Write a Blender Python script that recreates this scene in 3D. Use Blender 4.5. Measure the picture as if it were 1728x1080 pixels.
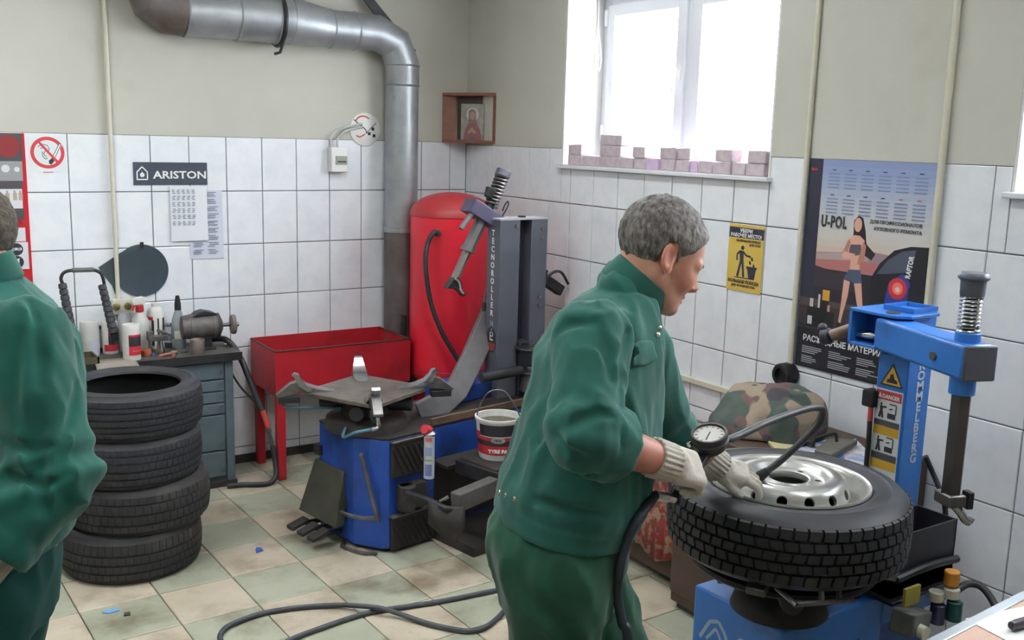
import bpy, bmesh, math, random
import numpy as np
from mathutils import Vector, Matrix, Euler
random.seed(7); rng = np.random.default_rng(7)
scene = bpy.context.scene
for o in list(bpy.data.objects): bpy.data.objects.remove(o)

# ------------------------------------------------------------------ camera, sky, lamps, exposure
CAM_AXES = np.array([[0.83514, -0.54951, 0.02627], [0.07687, 0.16381, 0.98349], [0.54465, 0.81933, -0.17904]])
CAM_POS = np.array([-3.337, -5.602, 1.933]); FOCAL = 1690.7
cam_data = bpy.data.cameras.new('camera'); cam = bpy.data.objects.new('camera', cam_data)
scene.collection.objects.link(cam); scene.camera = cam
cam_data.sensor_fit = 'HORIZONTAL'; cam_data.sensor_width = 36.0; cam_data.lens = FOCAL * 36.0 / 1728.0
cam_data.clip_start = 0.02
r_, u_, f_ = CAM_AXES / np.linalg.norm(CAM_AXES, axis=1)[:, None]
cam.matrix_world = Matrix(((r_[0], u_[0], -f_[0], CAM_POS[0]), (r_[1], u_[1], -f_[1], CAM_POS[1]), (r_[2], u_[2], -f_[2], CAM_POS[2]), (0, 0, 0, 1)))

world = bpy.data.worlds.new('overcast_sky'); scene.world = world; world.use_nodes = True
bg = world.node_tree.nodes['Background']; bg.inputs[0].default_value = (0.90, 0.95, 1.0, 1); bg.inputs[1].default_value = 24.0

def area(name, loc, rot, sx, sy, power, col=(1, 1, 1)):
    l = bpy.data.lights.new(name, 'AREA'); l.shape = 'RECTANGLE'; l.size = sx; l.size_y = sy; l.energy = power; l.color = col
    o = bpy.data.objects.new(name, l); o.location = loc; o.rotation_euler = rot; scene.collection.objects.link(o); return o
LAMP_SPOTS = [(-2.9, -1.6), (-1.2, -2.3), (-2.9, -4.0), (-1.2, -4.9), (-4.6, -2.8)]  # unseen ceiling lamps, added as fill light for the room
LAMP_POWER = [76.0, 52.0, 24.0, 20.0, 60.0]
for (lx, ly), lamp_w in zip(LAMP_SPOTS, LAMP_POWER):
    area('ceiling_fill_light', (lx, ly, 2.99), (0, 0, 0), 0.16, 1.25, lamp_w, (0.95, 0.98, 1.0))

vs = scene.view_settings
scene.display_settings.display_device = 'sRGB'
vs.view_transform = 'Standard'; vs.look = 'None'; vs.gamma = 1.0; vs.use_curve_mapping = False; vs.exposure = 0.0

# ------------------------------------------------------------------ survey helpers: camera rays met with real planes
def ray(x, y): return ((x - 864) / FOCAL) * r_ - ((y - 540) / FOCAL) * u_ + f_
def at_plane(x, y, ax, v):
    d = ray(x, y); return CAM_POS + d * ((v - CAM_POS[ax]) / d[ax])
def wa(x, y, o=0.0): return at_plane(x, y, 1, o)      # plane parallel to the back wall
def wb(x, y, o=0.0): return at_plane(x, y, 0, o)      # plane parallel to the window wall
def fl(x, y, z=0.0): return at_plane(x, y, 2, z)      # horizontal plane
def dp(x, y, t): return CAM_POS + t * ray(x, y)
def V(*a): return np.array(a, float)
def unit(v): v = np.asarray(v, float); return v / np.linalg.norm(v)

# ------------------------------------------------------------------ materials
def lin(c):
    c = np.asarray(c, float) / 255.0
    return tuple(np.where(c <= 0.04045, c / 12.92, ((c + 0.055) / 1.055) ** 2.4)) + (1.0,)
MATS = {}
def mat(name, c1, c2=None, rough=0.6, metal=0.0, scale=8.0, bump=0.0, bscale=None, stretch=(1, 1, 1), lo=0.35, hi=0.7, detail=4.0, spec=None, dirt=None, dscale=3.0, dlo=0.55, dhi=0.75, sheen=0.0, world_space=False):
    m = bpy.data.materials.new(name); m.use_nodes = True; nt = m.node_tree; b = nt.nodes['Principled BSDF']; L = nt.links.new
    b.inputs['Roughness'].default_value = rough; b.inputs['Metallic'].default_value = metal
    if spec is not None: b.inputs['Specular IOR Level'].default_value = spec
    if sheen: b.inputs['Sheen Weight'].default_value = sheen
    b.inputs['Base Color'].default_value = lin(c1)
    if c2 is not None or bump or dirt is not None:
        tc = nt.nodes.new('ShaderNodeTexCoord'); mp = nt.nodes.new('ShaderNodeMapping'); mp.inputs['Scale'].default_value = stretch
        L(nt.nodes.new('ShaderNodeNewGeometry').outputs['Position'] if world_space else tc.outputs['Object'], mp.inputs['Vector'])
        def noise(sc, det):
            n = nt.nodes.new('ShaderNodeTexNoise'); n.inputs['Scale'].default_value = sc; n.inputs['Detail'].default_value = det; n.inputs['Roughness'].default_value = 0.6
            L(mp.outputs['Vector'], n.inputs['Vector']); return n
        last = None
        if c2 is not None:
            n = noise(scale, detail); rp = nt.nodes.new('ShaderNodeValToRGB'); rp.color_ramp.elements[0].position = lo; rp.color_ramp.elements[1].position = hi
            rp.color_ramp.elements[0].color = lin(c1); rp.color_ramp.elements[1].color = lin(c2)
            L(n.outputs['Fac'], rp.inputs['Fac']); last = rp.outputs['Color']
        if dirt is not None:
            n = noise(dscale, 6.0); rp = nt.nodes.new('ShaderNodeValToRGB'); rp.color_ramp.elements[0].position = dlo; rp.color_ramp.elements[1].position = dhi
            rp.color_ramp.elements[0].color = (0, 0, 0, 1); rp.color_ramp.elements[1].color = (1, 1, 1, 1); L(n.outputs['Fac'], rp.inputs['Fac'])
            mx = nt.nodes.new('ShaderNodeMixRGB'); mx.inputs['Color1'].default_value = lin(c1); mx.inputs['Color2'].default_value = lin(dirt)
            L(rp.outputs['Color'], mx.inputs['Fac'])
            if last is not None: L(last, mx.inputs['Color1'])
            last = mx.outputs['Color']
        if last is not None: L(last, b.inputs['Base Color'])
        if bump:
            n = noise(bscale or scale * 2, 5.0); bp = nt.nodes.new('ShaderNodeBump'); bp.inputs['Strength'].default_value = bump; bp.inputs['Distance'].default_value = 0.01
            L(n.outputs['Fac'], bp.inputs['Height']); L(bp.outputs['Normal'], b.inputs['Normal'])
    MATS[name] = m; return m
def flat(name, c, rough=0.6, metal=0.0, spec=None):
    return MATS.get(name) or mat(name, c, rough=rough, metal=metal, spec=spec)

M_plaster = mat('painted_plaster', (199, 198, 188), (191, 190, 180), rough=0.75, scale=1.3, bump=0.10, bscale=60, dirt=(186, 184, 170), dscale=2.0, dlo=0.6, dhi=0.8)
M_ceiling = mat('ceiling_paint', (225, 225, 220), (216, 216, 210), rough=0.9, scale=2)
M_tile = mat('glazed_wall_tile', (240, 243, 248), (229, 234, 241), rough=0.16, world_space=True, scale=9, stretch=(1, 1, 1), lo=0.42, hi=0.72, detail=6, bump=0.012, bscale=5)
M_grout = mat('tile_grout', (120, 118, 118), (96, 92, 92), rough=0.9, scale=6)
M_floor_b = mat('beige_floor_tile', (198, 188, 168), (180, 168, 148), rough=0.38, world_space=True, scale=5, dirt=(122, 106, 86), dscale=3.4, dlo=0.49, dhi=0.74, bump=0.02, bscale=30)
M_floor_g = mat('green_floor_tile', (174, 176, 156), (157, 160, 140), rough=0.38, world_space=True, scale=5, dirt=(110, 101, 82), dscale=3.4, dlo=0.49, dhi=0.74, bump=0.02, bscale=30)
M_floor_gr = mat('floor_grout', (96, 86, 70), (74, 66, 55), rough=0.9, scale=9)
M_white = flat('white_plastic', (232, 232, 230), 0.4)
M_pvc = mat('white_window_plastic', (226, 228, 234), rough=0.35)
M_conduit = mat('cream_conduit', (214, 212, 196), (204, 200, 182), rough=0.5, scale=6)
M_zinc = mat('galvanised_steel', (170, 174, 178), (148, 153, 158), rough=0.42, metal=0.6, scale=7, stretch=(1, 1, 1), bump=0.03, bscale=14, dirt=(132, 134, 138), dscale=2.5)
M_zincold = mat('rusty_duct_steel', (118, 112, 112), (96, 86, 82), rough=0.6, metal=0.4, scale=4, dirt=(86, 70, 60), dscale=3, bump=0.05)
M_darkmetal = mat('dark_metal', (58, 58, 62), (42, 42, 46), rough=0.5, metal=0.5, scale=12, bump=0.03)
M_black = flat('black_rubber_plain', (28, 28, 31), 0.6)
M_hose = mat('hose_rubber', (52, 54, 58), (38, 40, 44), rough=0.5, scale=25)
M_hose_floor = mat('grey_hose_rubber', (70, 74, 80), (54, 58, 64), rough=0.5, scale=20)
M_tyre = mat('tyre_rubber', (42, 43, 50), (32, 33, 39), rough=0.62, scale=9, dirt=(58, 57, 56), dscale=4, bump=0.04, bscale=60)
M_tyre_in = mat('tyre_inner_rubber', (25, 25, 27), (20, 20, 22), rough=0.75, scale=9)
M_chrome = mat('polished_steel', (205, 206, 208), (178, 180, 184), rough=0.2, metal=1.0, scale=10)
M_alu = mat('silver_wheel_paint', (198, 198, 194), (176, 176, 172), rough=0.3, metal=0.7, scale=6, dirt=(120, 112, 100), dscale=7, dlo=0.62, dhi=0.8)
M_steel = mat('worn_steel', (128, 126, 124), (96, 94, 92), rough=0.42, metal=0.8, scale=14, bump=0.03)
M_plate = mat('greasy_steel_plate', (126, 117, 110), (96, 89, 84), rough=0.5, metal=0.55, scale=9, dirt=(60, 54, 50), dscale=6)
M_red = mat('red_tank_paint', (224, 40, 58), (208, 34, 52), rough=0.35, scale=3, dirt=(146, 30, 36), dscale=2.2, dlo=0.6, dhi=0.85)
M_redtub = mat('red_tub_paint', (178, 32, 42), (156, 27, 36), rough=0.45, scale=5, dirt=(84, 30, 28), dscale=3.0, dlo=0.52, dhi=0.8)
M_redtub_in = mat('dirty_tub_inside', (96, 34, 32), (62, 44, 36), rough=0.7, scale=6)
M_blue = mat('blue_machine_paint', (30, 76, 168), (24, 62, 142), rough=0.42, scale=5, dirt=(28, 36, 58), dscale=5.0, dlo=0.47, dhi=0.72)
M_blue2 = mat('light_blue_machine_paint', (46, 116, 198), (40, 104, 184), rough=0.36, scale=4, dirt=(40, 84, 146), dscale=5)
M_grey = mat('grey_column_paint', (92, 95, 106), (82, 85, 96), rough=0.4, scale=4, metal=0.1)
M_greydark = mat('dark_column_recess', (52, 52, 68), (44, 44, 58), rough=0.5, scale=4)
M_lilac = mat('violet_grey_paint', (84, 80, 106), (72, 68, 92), rough=0.4, scale=6)
M_greyarm = mat('dusty_grey_steel', (120, 118, 120), (96, 94, 96), rough=0.5, metal=0.3, scale=6)
M_grime = mat('black_grime', (40, 37, 35), (56, 50, 46), rough=0.7, scale=10, bump=0.1)
M_pad = mat('ribbed_rubber_pad', (48, 43, 41), (34, 31, 30), rough=0.7, scale=8)
M_bench = mat('oily_bench_top', (92, 92, 84), (62, 62, 58), rough=0.6, scale=8, dirt=(36, 36, 40), dscale=6)
M_cab = mat('grey_blue_cabinet_paint', (92, 106, 112), (76, 90, 96), rough=0.5, scale=4, dirt=(48, 52, 50), dscale=4)
M_wood = mat('brown_wood', (140, 92, 72), (120, 76, 60), rough=0.5, scale=5, stretch=(1, 1, 8))
M_wood_in = mat('dark_wood', (84, 62, 58), (70, 52, 50), rough=0.6, scale=6)
M_stone = mat('pinkish_stone', (202, 190, 196), (176, 158, 168), rough=0.85, scale=16, bump=0.35, bscale=40, dirt=(186, 120, 136), dscale=14, dlo=0.58, dhi=0.68)
M_paper = flat('white_paper', (228, 230, 236), 0.8)
M_ink = flat('grey_ink', (128, 138, 156), 0.8)
M_mirror = mat('dusty_mirror', (92, 104, 110), (78, 90, 98), rough=0.12, metal=0.4, scale=5)
M_skin = None
def cloth_mat(name, c1, c2, dirt):
    m = mat(name, c1, c2, rough=0.88, scale=6, dirt=dirt, dscale=3, dlo=0.5, dhi=0.8, bump=0.06, bscale=420, sheen=0.15); return m
M_jacket = cloth_mat('green_work_cloth', (30, 98, 88), (26, 88, 80), (22, 74, 68))
M_trouser = cloth_mat('dark_green_work_cloth', (26, 84, 62), (22, 74, 55), (20, 62, 47))
M_jacket2 = cloth_mat('teal_green_work_cloth', (14, 96, 84), (12, 86, 76), (10, 74, 64))
M_glove = mat('knitted_cotton', (204, 198, 188), (190, 182, 172), rough=0.95, scale=8, bump=0.25, bscale=260, dirt=(140, 130, 118), dscale=12, dlo=0.56, dhi=0.74)

# ------------------------------------------------------------------ mesh building
class MB:
    def __init__(s): s.v = []; s.f = []; s.m = []; s.n = 0
    def add(s, vs, fs, mi=0):
        b = s.n; s.v.extend([tuple(map(float, p)) for p in vs]); s.n += len(vs)
        for f in fs: s.f.append(tuple(b + i for i in f)); s.m.append(mi)
        return s
    def box(s, c, size, M=None, mi=0, taper=None):
        hx, hy, hz = [x / 2 for x in size]; P = []
        for z in (-1, 1):
            for y in (-1, 1):
                for x in (-1, 1):
                    k = taper if (taper and z > 0) else 1.0
                    P.append((x * hx * k, y * hy * k, z * hz))
        P = np.array(P)
        if M is not None: P = P @ np.asarray(M, float).T
        P = P + np.asarray(c, float)
        return s.add(P, [(0, 2, 3, 1), (4, 5, 7, 6), (0, 1, 5, 4), (2, 6, 7, 3), (0, 4, 6, 2), (1, 3, 7, 5)], mi)
    def b2(s, lo, hi, mi=0):
        lo = np.asarray(lo, float); hi = np.asarray(hi, float); return s.box((lo + hi) / 2, np.abs(hi - lo), None, mi)
    def cyl(s, a, b, r0, r1=None, n=20, caps=True, mi=0):
        r1 = r0 if r1 is None else r1; a = np.asarray(a, float); b = np.asarray(b, float); ax = unit(b - a)
        t = V(0, 0, 1) if abs(ax[2]) < 0.9 else V(1, 0, 0); x = unit(np.cross(t, ax)); y = np.cross(ax, x)
        A = [2 * math.pi * i / n for i in range(n)]
        P = [a + r0 * (math.cos(t) * x + math.sin(t) * y) for t in A] + [b + r1 * (math.cos(t) * x + math.sin(t) * y) for t in A]
        F = [(i, (i + 1) % n, n + (i + 1) % n, n + i) for i in range(n)]
        if caps: F += [tuple(range(n - 1, -1, -1)), tuple(range(n, 2 * n))]
        return s.add(P, F, mi)
    def tube(s, pts, r, n=10, mi=0, caps=True, closed=False):
        pts = [np.asarray(p, float) for p in pts]; k = len(pts); rs = r if hasattr(r, '__len__') else [r] * k
        T = [unit(pts[(i + 1) % k if closed else min(i + 1, k - 1)] - pts[(i - 1) if closed else max(i - 1, 0)]) for i in range(k)]
        u = unit(np.cross(T[0], V(0.3, 0.5, 0.81))); P = []
        for i in range(k):
            u = u - T[i] * (u @ T[i]); u = unit(u); w = np.cross(T[i], u)
            P += [pts[i] + rs[i] * (math.cos(2 * math.pi * j / n) * u + math.sin(2 * math.pi * j / n) * w) for j in range(n)]
        F = []
        for i in range(k if closed else k - 1):
            i2 = (i + 1) % k
            F += [(i * n + j, i * n + (j + 1) % n, i2 * n + (j + 1) % n, i2 * n + j) for j in range(n)]
        if caps and not closed: F += [tuple(range(n - 1, -1, -1)), tuple((k - 1) * n + j for j in range(n))]
        return s.add(P, F, mi)
    def lathe(s, prof, n=32, o=(0, 0, 0), M=None, mi=0, a0=0.0, a1=None):
        full = a1 is None; a1 = a0 + 2 * math.pi if full else a1; cols = n if full else n + 1; P = []
        for i in range(cols):
            t = a0 + (a1 - a0) * i / n
            for r, z in prof: P.append((r * math.cos(t), r * math.sin(t), z))
        P = np.array(P)
        if M is not None: P = P @ np.asarray(M, float).T
        k = len(prof); F = []
        for i in range(n):
            i2 = (i + 1) % cols
            F += [(i * k + j, i2 * k + j, i2 * k + j + 1, i * k + j + 1) for j in range(k - 1)]
        return s.add(P + np.asarray(o, float), F, mi)
    def prism(s, poly, o, X, Y, N, d, mi=0):
        o = np.asarray(o, float); X = np.asarray(X, float); Y = np.asarray(Y, float); N = np.asarray(N, float); n = len(poly)
        P = [o + x * X + y * Y for x, y in poly] + [o + x * X + y * Y + d * N for x, y in poly]
        F = [tuple(range(n - 1, -1, -1)), tuple(range(n, 2 * n))] + [(i, (i + 1) % n, n + (i + 1) % n, n + i) for i in range(n)]
        return s.add(P, F, mi)
    def sphere(s, c, r, n=16, m=10, M=None, mi=0):
        r = np.ones(3) * r; P = []
        for i in range(m + 1):
            a = math.pi * i / m
            for j in range(n): P.append((r[0] * math.sin(a) * math.cos(2 * math.pi * j / n), r[1] * math.sin(a) * math.sin(2 * math.pi * j / n), r[2] * math.cos(a)))
        P = np.array(P)
        if M is not None: P = P @ np.asarray(M, float).T
        F = [(i * n + j, (i + 1) * n + j, (i + 1) * n + (j + 1) % n, i * n + (j + 1) % n) for i in range(m) for j in range(n)]
        return s.add(P + np.asarray(c, float), F, mi)
    def build(s, name, mats, parent=None, origin=None, bevel=0.0, smooth=True, ang=38, seg=2):
        me = bpy.data.meshes.new(name); ms = mats if isinstance(mats, (list, tuple)) else [mats]
        P = np.array(s.v, float)
        if origin is None:
            lo = P.min(0); hi = P.max(0); origin = V((lo[0] + hi[0]) / 2, (lo[1] + hi[1]) / 2, lo[2])
        origin = np.asarray(origin, float)
        me.from_pydata([tuple(p) for p in (P - origin)], [], s.f)
        for m in ms: me.materials.append(m)
        me.polygons.foreach_set('material_index', s.m)
        bm = bmesh.new(); bm.from_mesh(me); bmesh.ops.remove_doubles(bm, verts=bm.verts, dist=1e-6); bmesh.ops.recalc_face_normals(bm, faces=bm.faces); bm.to_mesh(me); bm.free()
        if smooth:
            me.polygons.foreach_set('use_smooth', [True] * len(me.polygons)); me.set_sharp_from_angle(angle=math.radians(ang))
        o = bpy.data.objects.new(name, me); scene.collection.objects.link(o)
        place(o, origin, parent)
        if bevel:
            b = o.modifiers.new('bevel', 'BEVEL'); b.width = bevel; b.segments = seg; b.limit_method = 'ANGLE'; b.angle_limit = math.radians(40); b.harden_normals = False
        return o
ORG = {}
def place(o, origin, parent):
    ORG[o.name] = np.asarray(origin, float)
    if parent is not None:
        o.parent = parent; o.location = Vector(ORG[o.name] - ORG[parent.name])
    else: o.location = Vector(ORG[o.name])
def thing(name, label, cat, loc, group=None):
    o = bpy.data.objects.new(name, None); o.empty_display_size = 0.05; scene.collection.objects.link(o); place(o, loc, None)
    return tag(o, label, cat, group)
def tag(o, label, cat, group=None):
    o['label'] = label; o['category'] = cat
    if group: o['group'] = group
    return o
def struct(o): o['kind'] = 'structure'; return o
def stuff(o): o['kind'] = 'stuff'; return o
def chaikin(pts, it=3):
    pts = [np.asarray(p, float) for p in pts]
    for _ in range(it):
        q = [pts[0]]
        for a, b in zip(pts[:-1], pts[1:]): q += [0.75 * a + 0.25 * b, 0.25 * a + 0.75 * b]
        pts = q + [pts[-1]]
    return pts
def catmull(pts, k=8):
    pts = [np.asarray(p, float) for p in pts]; P = [2 * pts[0] - pts[1]] + pts + [2 * pts[-1] - pts[-2]]; out = []
    for i in range(1, len(P) - 2):
        for j in range(k):
            t = j / k; a, b, c, d = P[i - 1], P[i], P[i + 1], P[i + 2]
            out.append(0.5 * (2 * b + (c - a) * t + (2 * a - 5 * b + 4 * c - d) * t * t + (3 * b - a - 3 * c + d) * t ** 3))
    return out + [pts[-1]]
def spring_pts(a, b, r, turns, n=14):
    a = np.asarray(a, float); b = np.asarray(b, float); ax = unit(b - a); t = V(1, 0, 0) if abs(ax[0]) < 0.9 else V(0, 1, 0)
    x = unit(np.cross(t, ax)); y = np.cross(ax, x); N = int(turns * n)
    return [a + (b - a) * i / N + r * (math.cos(2 * math.pi * i / n) * x + math.sin(2 * math.pi * i / n) * y) for i in range(N + 1)]
def frame_from(ax, hint=(0, 0, 1)):
    """3x3 with columns x,y,z where z=ax"""
    z = unit(ax); x = unit(np.cross(np.asarray(hint, float), z)) if abs(unit(hint) @ z) < 0.98 else unit(np.cross(V(1, 0, 0), z)); y = np.cross(z, x)
    return np.stack([x, y, z], 1)
def cut(o, cutters):
    """boolean the MB cutters out of o and apply"""
    for c in cutters:
        k = c.build('cutter', MATS['dark_metal'], None)
        md = o.modifiers.new('hole', 'BOOLEAN'); md.operation = 'DIFFERENCE'; md.solver = 'EXACT'; md.object = k
        bpy.context.view_layer.update()
        dg = bpy.context.evaluated_depsgraph_get(); me = bpy.data.meshes.new_from_object(o.evaluated_get(dg))
        o.modifiers.clear(); o.data = me; bpy.data.objects.remove(k)
    me.polygons.foreach_set('use_smooth', [True] * len(me.polygons)); me.set_sharp_from_angle(angle=math.radians(38))
FRAMES = {}
def text(s, size, o, X, Y, material, parent, name='lettering', bold=0.0, xs=1.0, align='LEFT', d=0.0006, spacing=1.0, vertical=False):
    """flat lettering on the plane o + X,Y (unit vectors)"""
    cu = bpy.data.curves.new('t', 'FONT'); cu.body = s; cu.size = size; cu.align_x = align; cu.offset = bold; cu.resolution_u = 2; cu.space_character = spacing
    cu.extrude = d / 2
    ob = bpy.data.objects.new('t', cu); scene.collection.objects.link(ob); bpy.context.view_layer.update()
    me = bpy.data.meshes.new_from_object(ob.evaluated_get(bpy.context.evaluated_depsgraph_get())); bpy.data.objects.remove(ob); bpy.data.curves.remove(cu)
    X = unit(X); Y = unit(Y); N = np.cross(X, Y); n = len(me.vertices); co = np.empty(n * 3); me.vertices.foreach_get('co', co); co = co.reshape(-1, 3)
    w = co[:, :1] * xs * X + co[:, 1:2] * Y + (co[:, 2:3] + d / 2) * N
    o = np.asarray(o, float); me.vertices.foreach_set('co', w.ravel()); me.materials.clear(); me.materials.append(material); me.update(); me.name = name
    ob = bpy.data.objects.new(name, me); scene.collection.objects.link(ob); place(ob, o, parent); return ob
class Art:
    """flat print: polygons in u (right) v (down) of a sheet, layered fractions of a millimetre"""
    def __init__(s, tl, X, Y, w, h, lift=0.00008): s.tl = np.asarray(tl, float); s.X = unit(X); s.Y = unit(Y); s.N = np.cross(s.X, s.Y); s.w = w; s.h = h; s.mb = MB(); s.mats = []; s.k = 0; s.lift = lift
    def pt(s, u, v, k=0): return s.tl + s.X * u * s.w - s.Y * v * s.h + s.N * k
    def mi(s, m):
        if m not in s.mats: s.mats.append(m)
        return s.mats.index(m)
    def poly(s, uv, m):
        s.k += 1; k = 0.0003 + s.lift * s.k * 0.25
        s.mb.add([s.pt(u, v, k) for u, v in uv], [tuple(range(len(uv)))], s.mi(m)); return s
    def rect(s, u0, v0, u1, v1, m): return s.poly([(u0, v0), (u0, v1), (u1, v1), (u1, v0)], m)
    def disc(s, u, v, r, m, asp=None, n=24, r0=0.0):
        asp = s.w / s.h if asp is None else asp; A = [2 * math.pi * i / n for i in range(n)]
        if r0:
            s.k += 1; k = 0.0003 + s.lift * s.k * 0.25
            P = [s.pt(u + r * math.cos(t), v + r * asp * math.sin(t), k) for t in A] + [s.pt(u + r0 * math.cos(t), v + r0 * asp * math.sin(t), k) for t in A]
            s.mb.add(P, [(i, (i + 1) % n, n + (i + 1) % n, n + i) for i in range(n)], s.mi(m)); return s
        return s.poly([(u + r * math.cos(t), v + r * asp * math.sin(t)) for t in A], m)
    def line(s, pts, w, m):
        for (u0, v0), (u1, v1) in zip(pts[:-1], pts[1:]):
            a = V(u0 * s.w, v0 * s.h); b = V(u1 * s.w, v1 * s.h); d = unit(b - a) if np.linalg.norm(b - a) > 1e-9 else V(1, 0); n = V(-d[1], d[0]) * w / 2
            Q = [a + n, b + n, b - n, a - n]; s.poly([(p[0] / s.w, p[1] / s.h) for p in Q], m)
        return s
    def build(s, parent, name='print'): return s.mb.build(name, s.mats, parent, smooth=False)
# ================================================================== THE ROOM
TW, TH = 0.20516, 0.30; TOPA = 1.8955; TOPB = 1.8822; GAP = 0.0048
WIN_Y0, WIN_Y1, WIN_Z0, WIN_Z1 = -1.04, -2.566, 1.795, 2.72
W2_Y0, W2_Y1 = -3.655, -5.2
RX, RY, RZ = -5.6, -7.6, 3.0; WT = 0.36
# floor slab (far part carries the same checker as material) and its single tiles where the photo shows them
FT, FTH, FOX, FOY = 0.3177, 0.0281, -2.067, -0.8626
def checker_mat():
    m = bpy.data.materials.new('far_floor_tiles'); m.use_nodes = True; nt = m.node_tree; L = nt.links.new; b = nt.nodes['Principled BSDF']; b.inputs['Roughness'].default_value = 0.4
    tc = nt.nodes.new('ShaderNodeTexCoord'); mp = nt.nodes.new('ShaderNodeMapping'); mp.inputs['Location'].default_value = (-FOX, -FOY, 0.005); ch = nt.nodes.new('ShaderNodeTexChecker'); ch.inputs['Scale'].default_value = 1 / FT
    ch.inputs['Color1'].default_value = lin((178, 167, 145)); ch.inputs['Color2'].default_value = lin((152, 154, 132))
    L(tc.outputs['Object'], mp.inputs['Vector']); L(mp.outputs['Vector'], ch.inputs['Vector']); L(ch.outputs['Color'], b.inputs['Base Color']); return m
mb = MB(); mb.b2((RX, RY, -0.2), (WT, WT, -0.012)); floor = mb.build('floor', M_floor_gr, None, origin=(0, 0, 0), smooth=False); struct(floor)
def tile_mesh(name, m, c=0.0015, depth=0.012):
    """unit tile: x,y in 0..1 cell units are scaled per object; z proud, with eased edges"""
    t = MB(); e = 0.012
    P = [(0, 0, -1), (1, 0, -1), (1, 1, -1), (0, 1, -1), (0, 0, -.2), (1, 0, -.2), (1, 1, -.2), (0, 1, -.2), (e, e, 0), (1 - e, e, 0), (1 - e, 1 - e, 0), (e, 1 - e, 0)]
    F = [(8, 9, 10, 11)] + [(i, (i + 1) % 4, 4 + (i + 1) % 4, 4 + i) for i in range(4)] + [(4 + i, 4 + (i + 1) % 4, 8 + (i + 1) % 4, 8 + i) for i in range(4)]
    t.add(P, F); me = bpy.data.meshes.new(name); me.from_pydata(t.v, [], t.f); me.materials.append(m); return me
ME_fb = tile_mesh('floor_tile_beige', M_floor_b); ME_fg = tile_mesh('floor_tile_green', M_floor_g)
cs, sn = math.cos(FTH), math.sin(FTH)
for i in range(-5, 8):
    for j in range(-4, 11):
        x = FOX + i * FT * cs + j * FT * sn; y = FOY + i * FT * sn - j * FT * cs
        cx = x + (cs * .5 + sn * .5) * FT; cy = y - .5 * FT
        if cx < -3.6 or cx > 0.1 or cy > 0.1 or cy < -4.3: continue
        if cy < -3.3 and cx < -1.6: continue
        me = ME_fb if (i + j) % 2 else ME_fg
        o = bpy.data.objects.new('floor_tile', me); scene.collection.objects.link(o); o.parent = floor
        a = FTH + random.uniform(-.002, .002)
        s = FT - 0.0045; h = random.uniform(-0.0006, 0.0006)
        o.scale = (s, s, 0.012); o.rotation_euler = (0, 0, FTH); o.location = (x + sn * FT + 0.002, y - cs * FT + 0.002, h)
mb = MB(); mb.b2((RX, RY, -0.011), (-3.75, WT, -0.004)); mb.b2((-3.75, RY, -0.011), (WT, -4.45, -0.004)); o = mb.build('far_floor', checker_mat(), floor, origin=(0, 0, 0), smooth=False)

# back wall and window wall: plaster mass with window openings, then tiles on the lower part
SUB = 0.008
mb = MB(); mb.b2((RX, SUB, 0), (WT, WT, TOPA)); mb.b2((RX, -0.002, TOPA), (WT, WT, RZ), 1)
wall_back = struct(mb.build('wall_back', [M_grout, M_plaster], None, origin=(0, 0, 0), smooth=False))
mb = MB()
mb.b2((SUB, RY, 0), (WT, 0.0, WIN_Z0 - 0.02)); zt = TOPB
for y0, y1 in ((0, WIN_Y0), (WIN_Y1, W2_Y0), (W2_Y1, RY)):
    mb.b2((SUB, y0, WIN_Z0 - 0.02), (WT, y1, zt)); mb.b2((-0.002, y0, zt), (WT, y1, RZ), 1)
for y0, y1 in ((WIN_Y0, WIN_Y1), (W2_Y0, W2_Y1)): mb.b2((-0.002, y0, WIN_Z1), (WT, y1, RZ), 1)
wall_right = struct(mb.build('wall_right', [M_grout, M_plaster], None, origin=(0, 0, 0), smooth=False))
# plaster linings of the window reveals
M_reveal = mat('white_reveal_plaster', (226, 226, 224), (218, 218, 214), rough=0.7, scale=2)
def reveal(y0, y1, nm):
    s = 1 if y1 < y0 else -1; t = 0.012; mb = MB()
    mb.b2((0.0, y0, WIN_Z0), (0.31, y0 - t, WIN_Z1)); mb.b2((0.0, y1, WIN_Z0), (0.31, y1 + t, WIN_Z1)); mb.b2((0.0, y0, WIN_Z1), (0.31, y1, WIN_Z1 - t))
    struct(mb.build(nm, M_reveal, None, smooth=False))
    mb = MB(); mb.b2((-0.035, y0 + 0.015, WIN_Z0 - 0.022), (0.33, y1 - 0.015, WIN_Z0 - 0.001)); struct(mb.build(nm, M_pvc, None, bevel=0.004))
reveal(WIN_Y0, WIN_Y1, 'trim_1'); reveal(W2_Y0, W2_Y1, 'trim_2')
ME_wt = tile_mesh('wall_tile', M_tile)
def wall_tile(par, o0, w, h, wall):
    o = bpy.data.objects.new('wall_tile', ME_wt); scene.collection.objects.link(o); o.parent = par
    o.scale = (w, h, 0.008)
    if wall == 'A': o.rotation_euler = (math.radians(90), 0, 0); o.location = (o0[0], random.uniform(-.0006, .0006), o0[1])
    else:
        o.matrix_local = Matrix(((0, 0, -0.008, random.uniform(-.0006, .0006)), (-w, 0, 0, o0[0]), (0, h, 0, o0[1]), (0, 0, 0, 1)))
for k in range(7):
    z1 = TOPA - k * TH; z0 = max(z1 - TH, 0.0); z0g = z0 + (GAP / 2 if z0 > 0 else 0)
    for j in range(-3, 13):
        x0 = 0.0865 + TW * (j - 13); x1 = min(x0 + TW, 0.0)
        x0 = 0.0865 + TW * (j - 13)
        if x1 - x0 < 0.02 or x1 < -3.3: continue
        wall_tile(wall_back, (x0 + GAP / 2, z0g), x1 - x0 - GAP, z1 - GAP / 2 - z0g, 'A')
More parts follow.
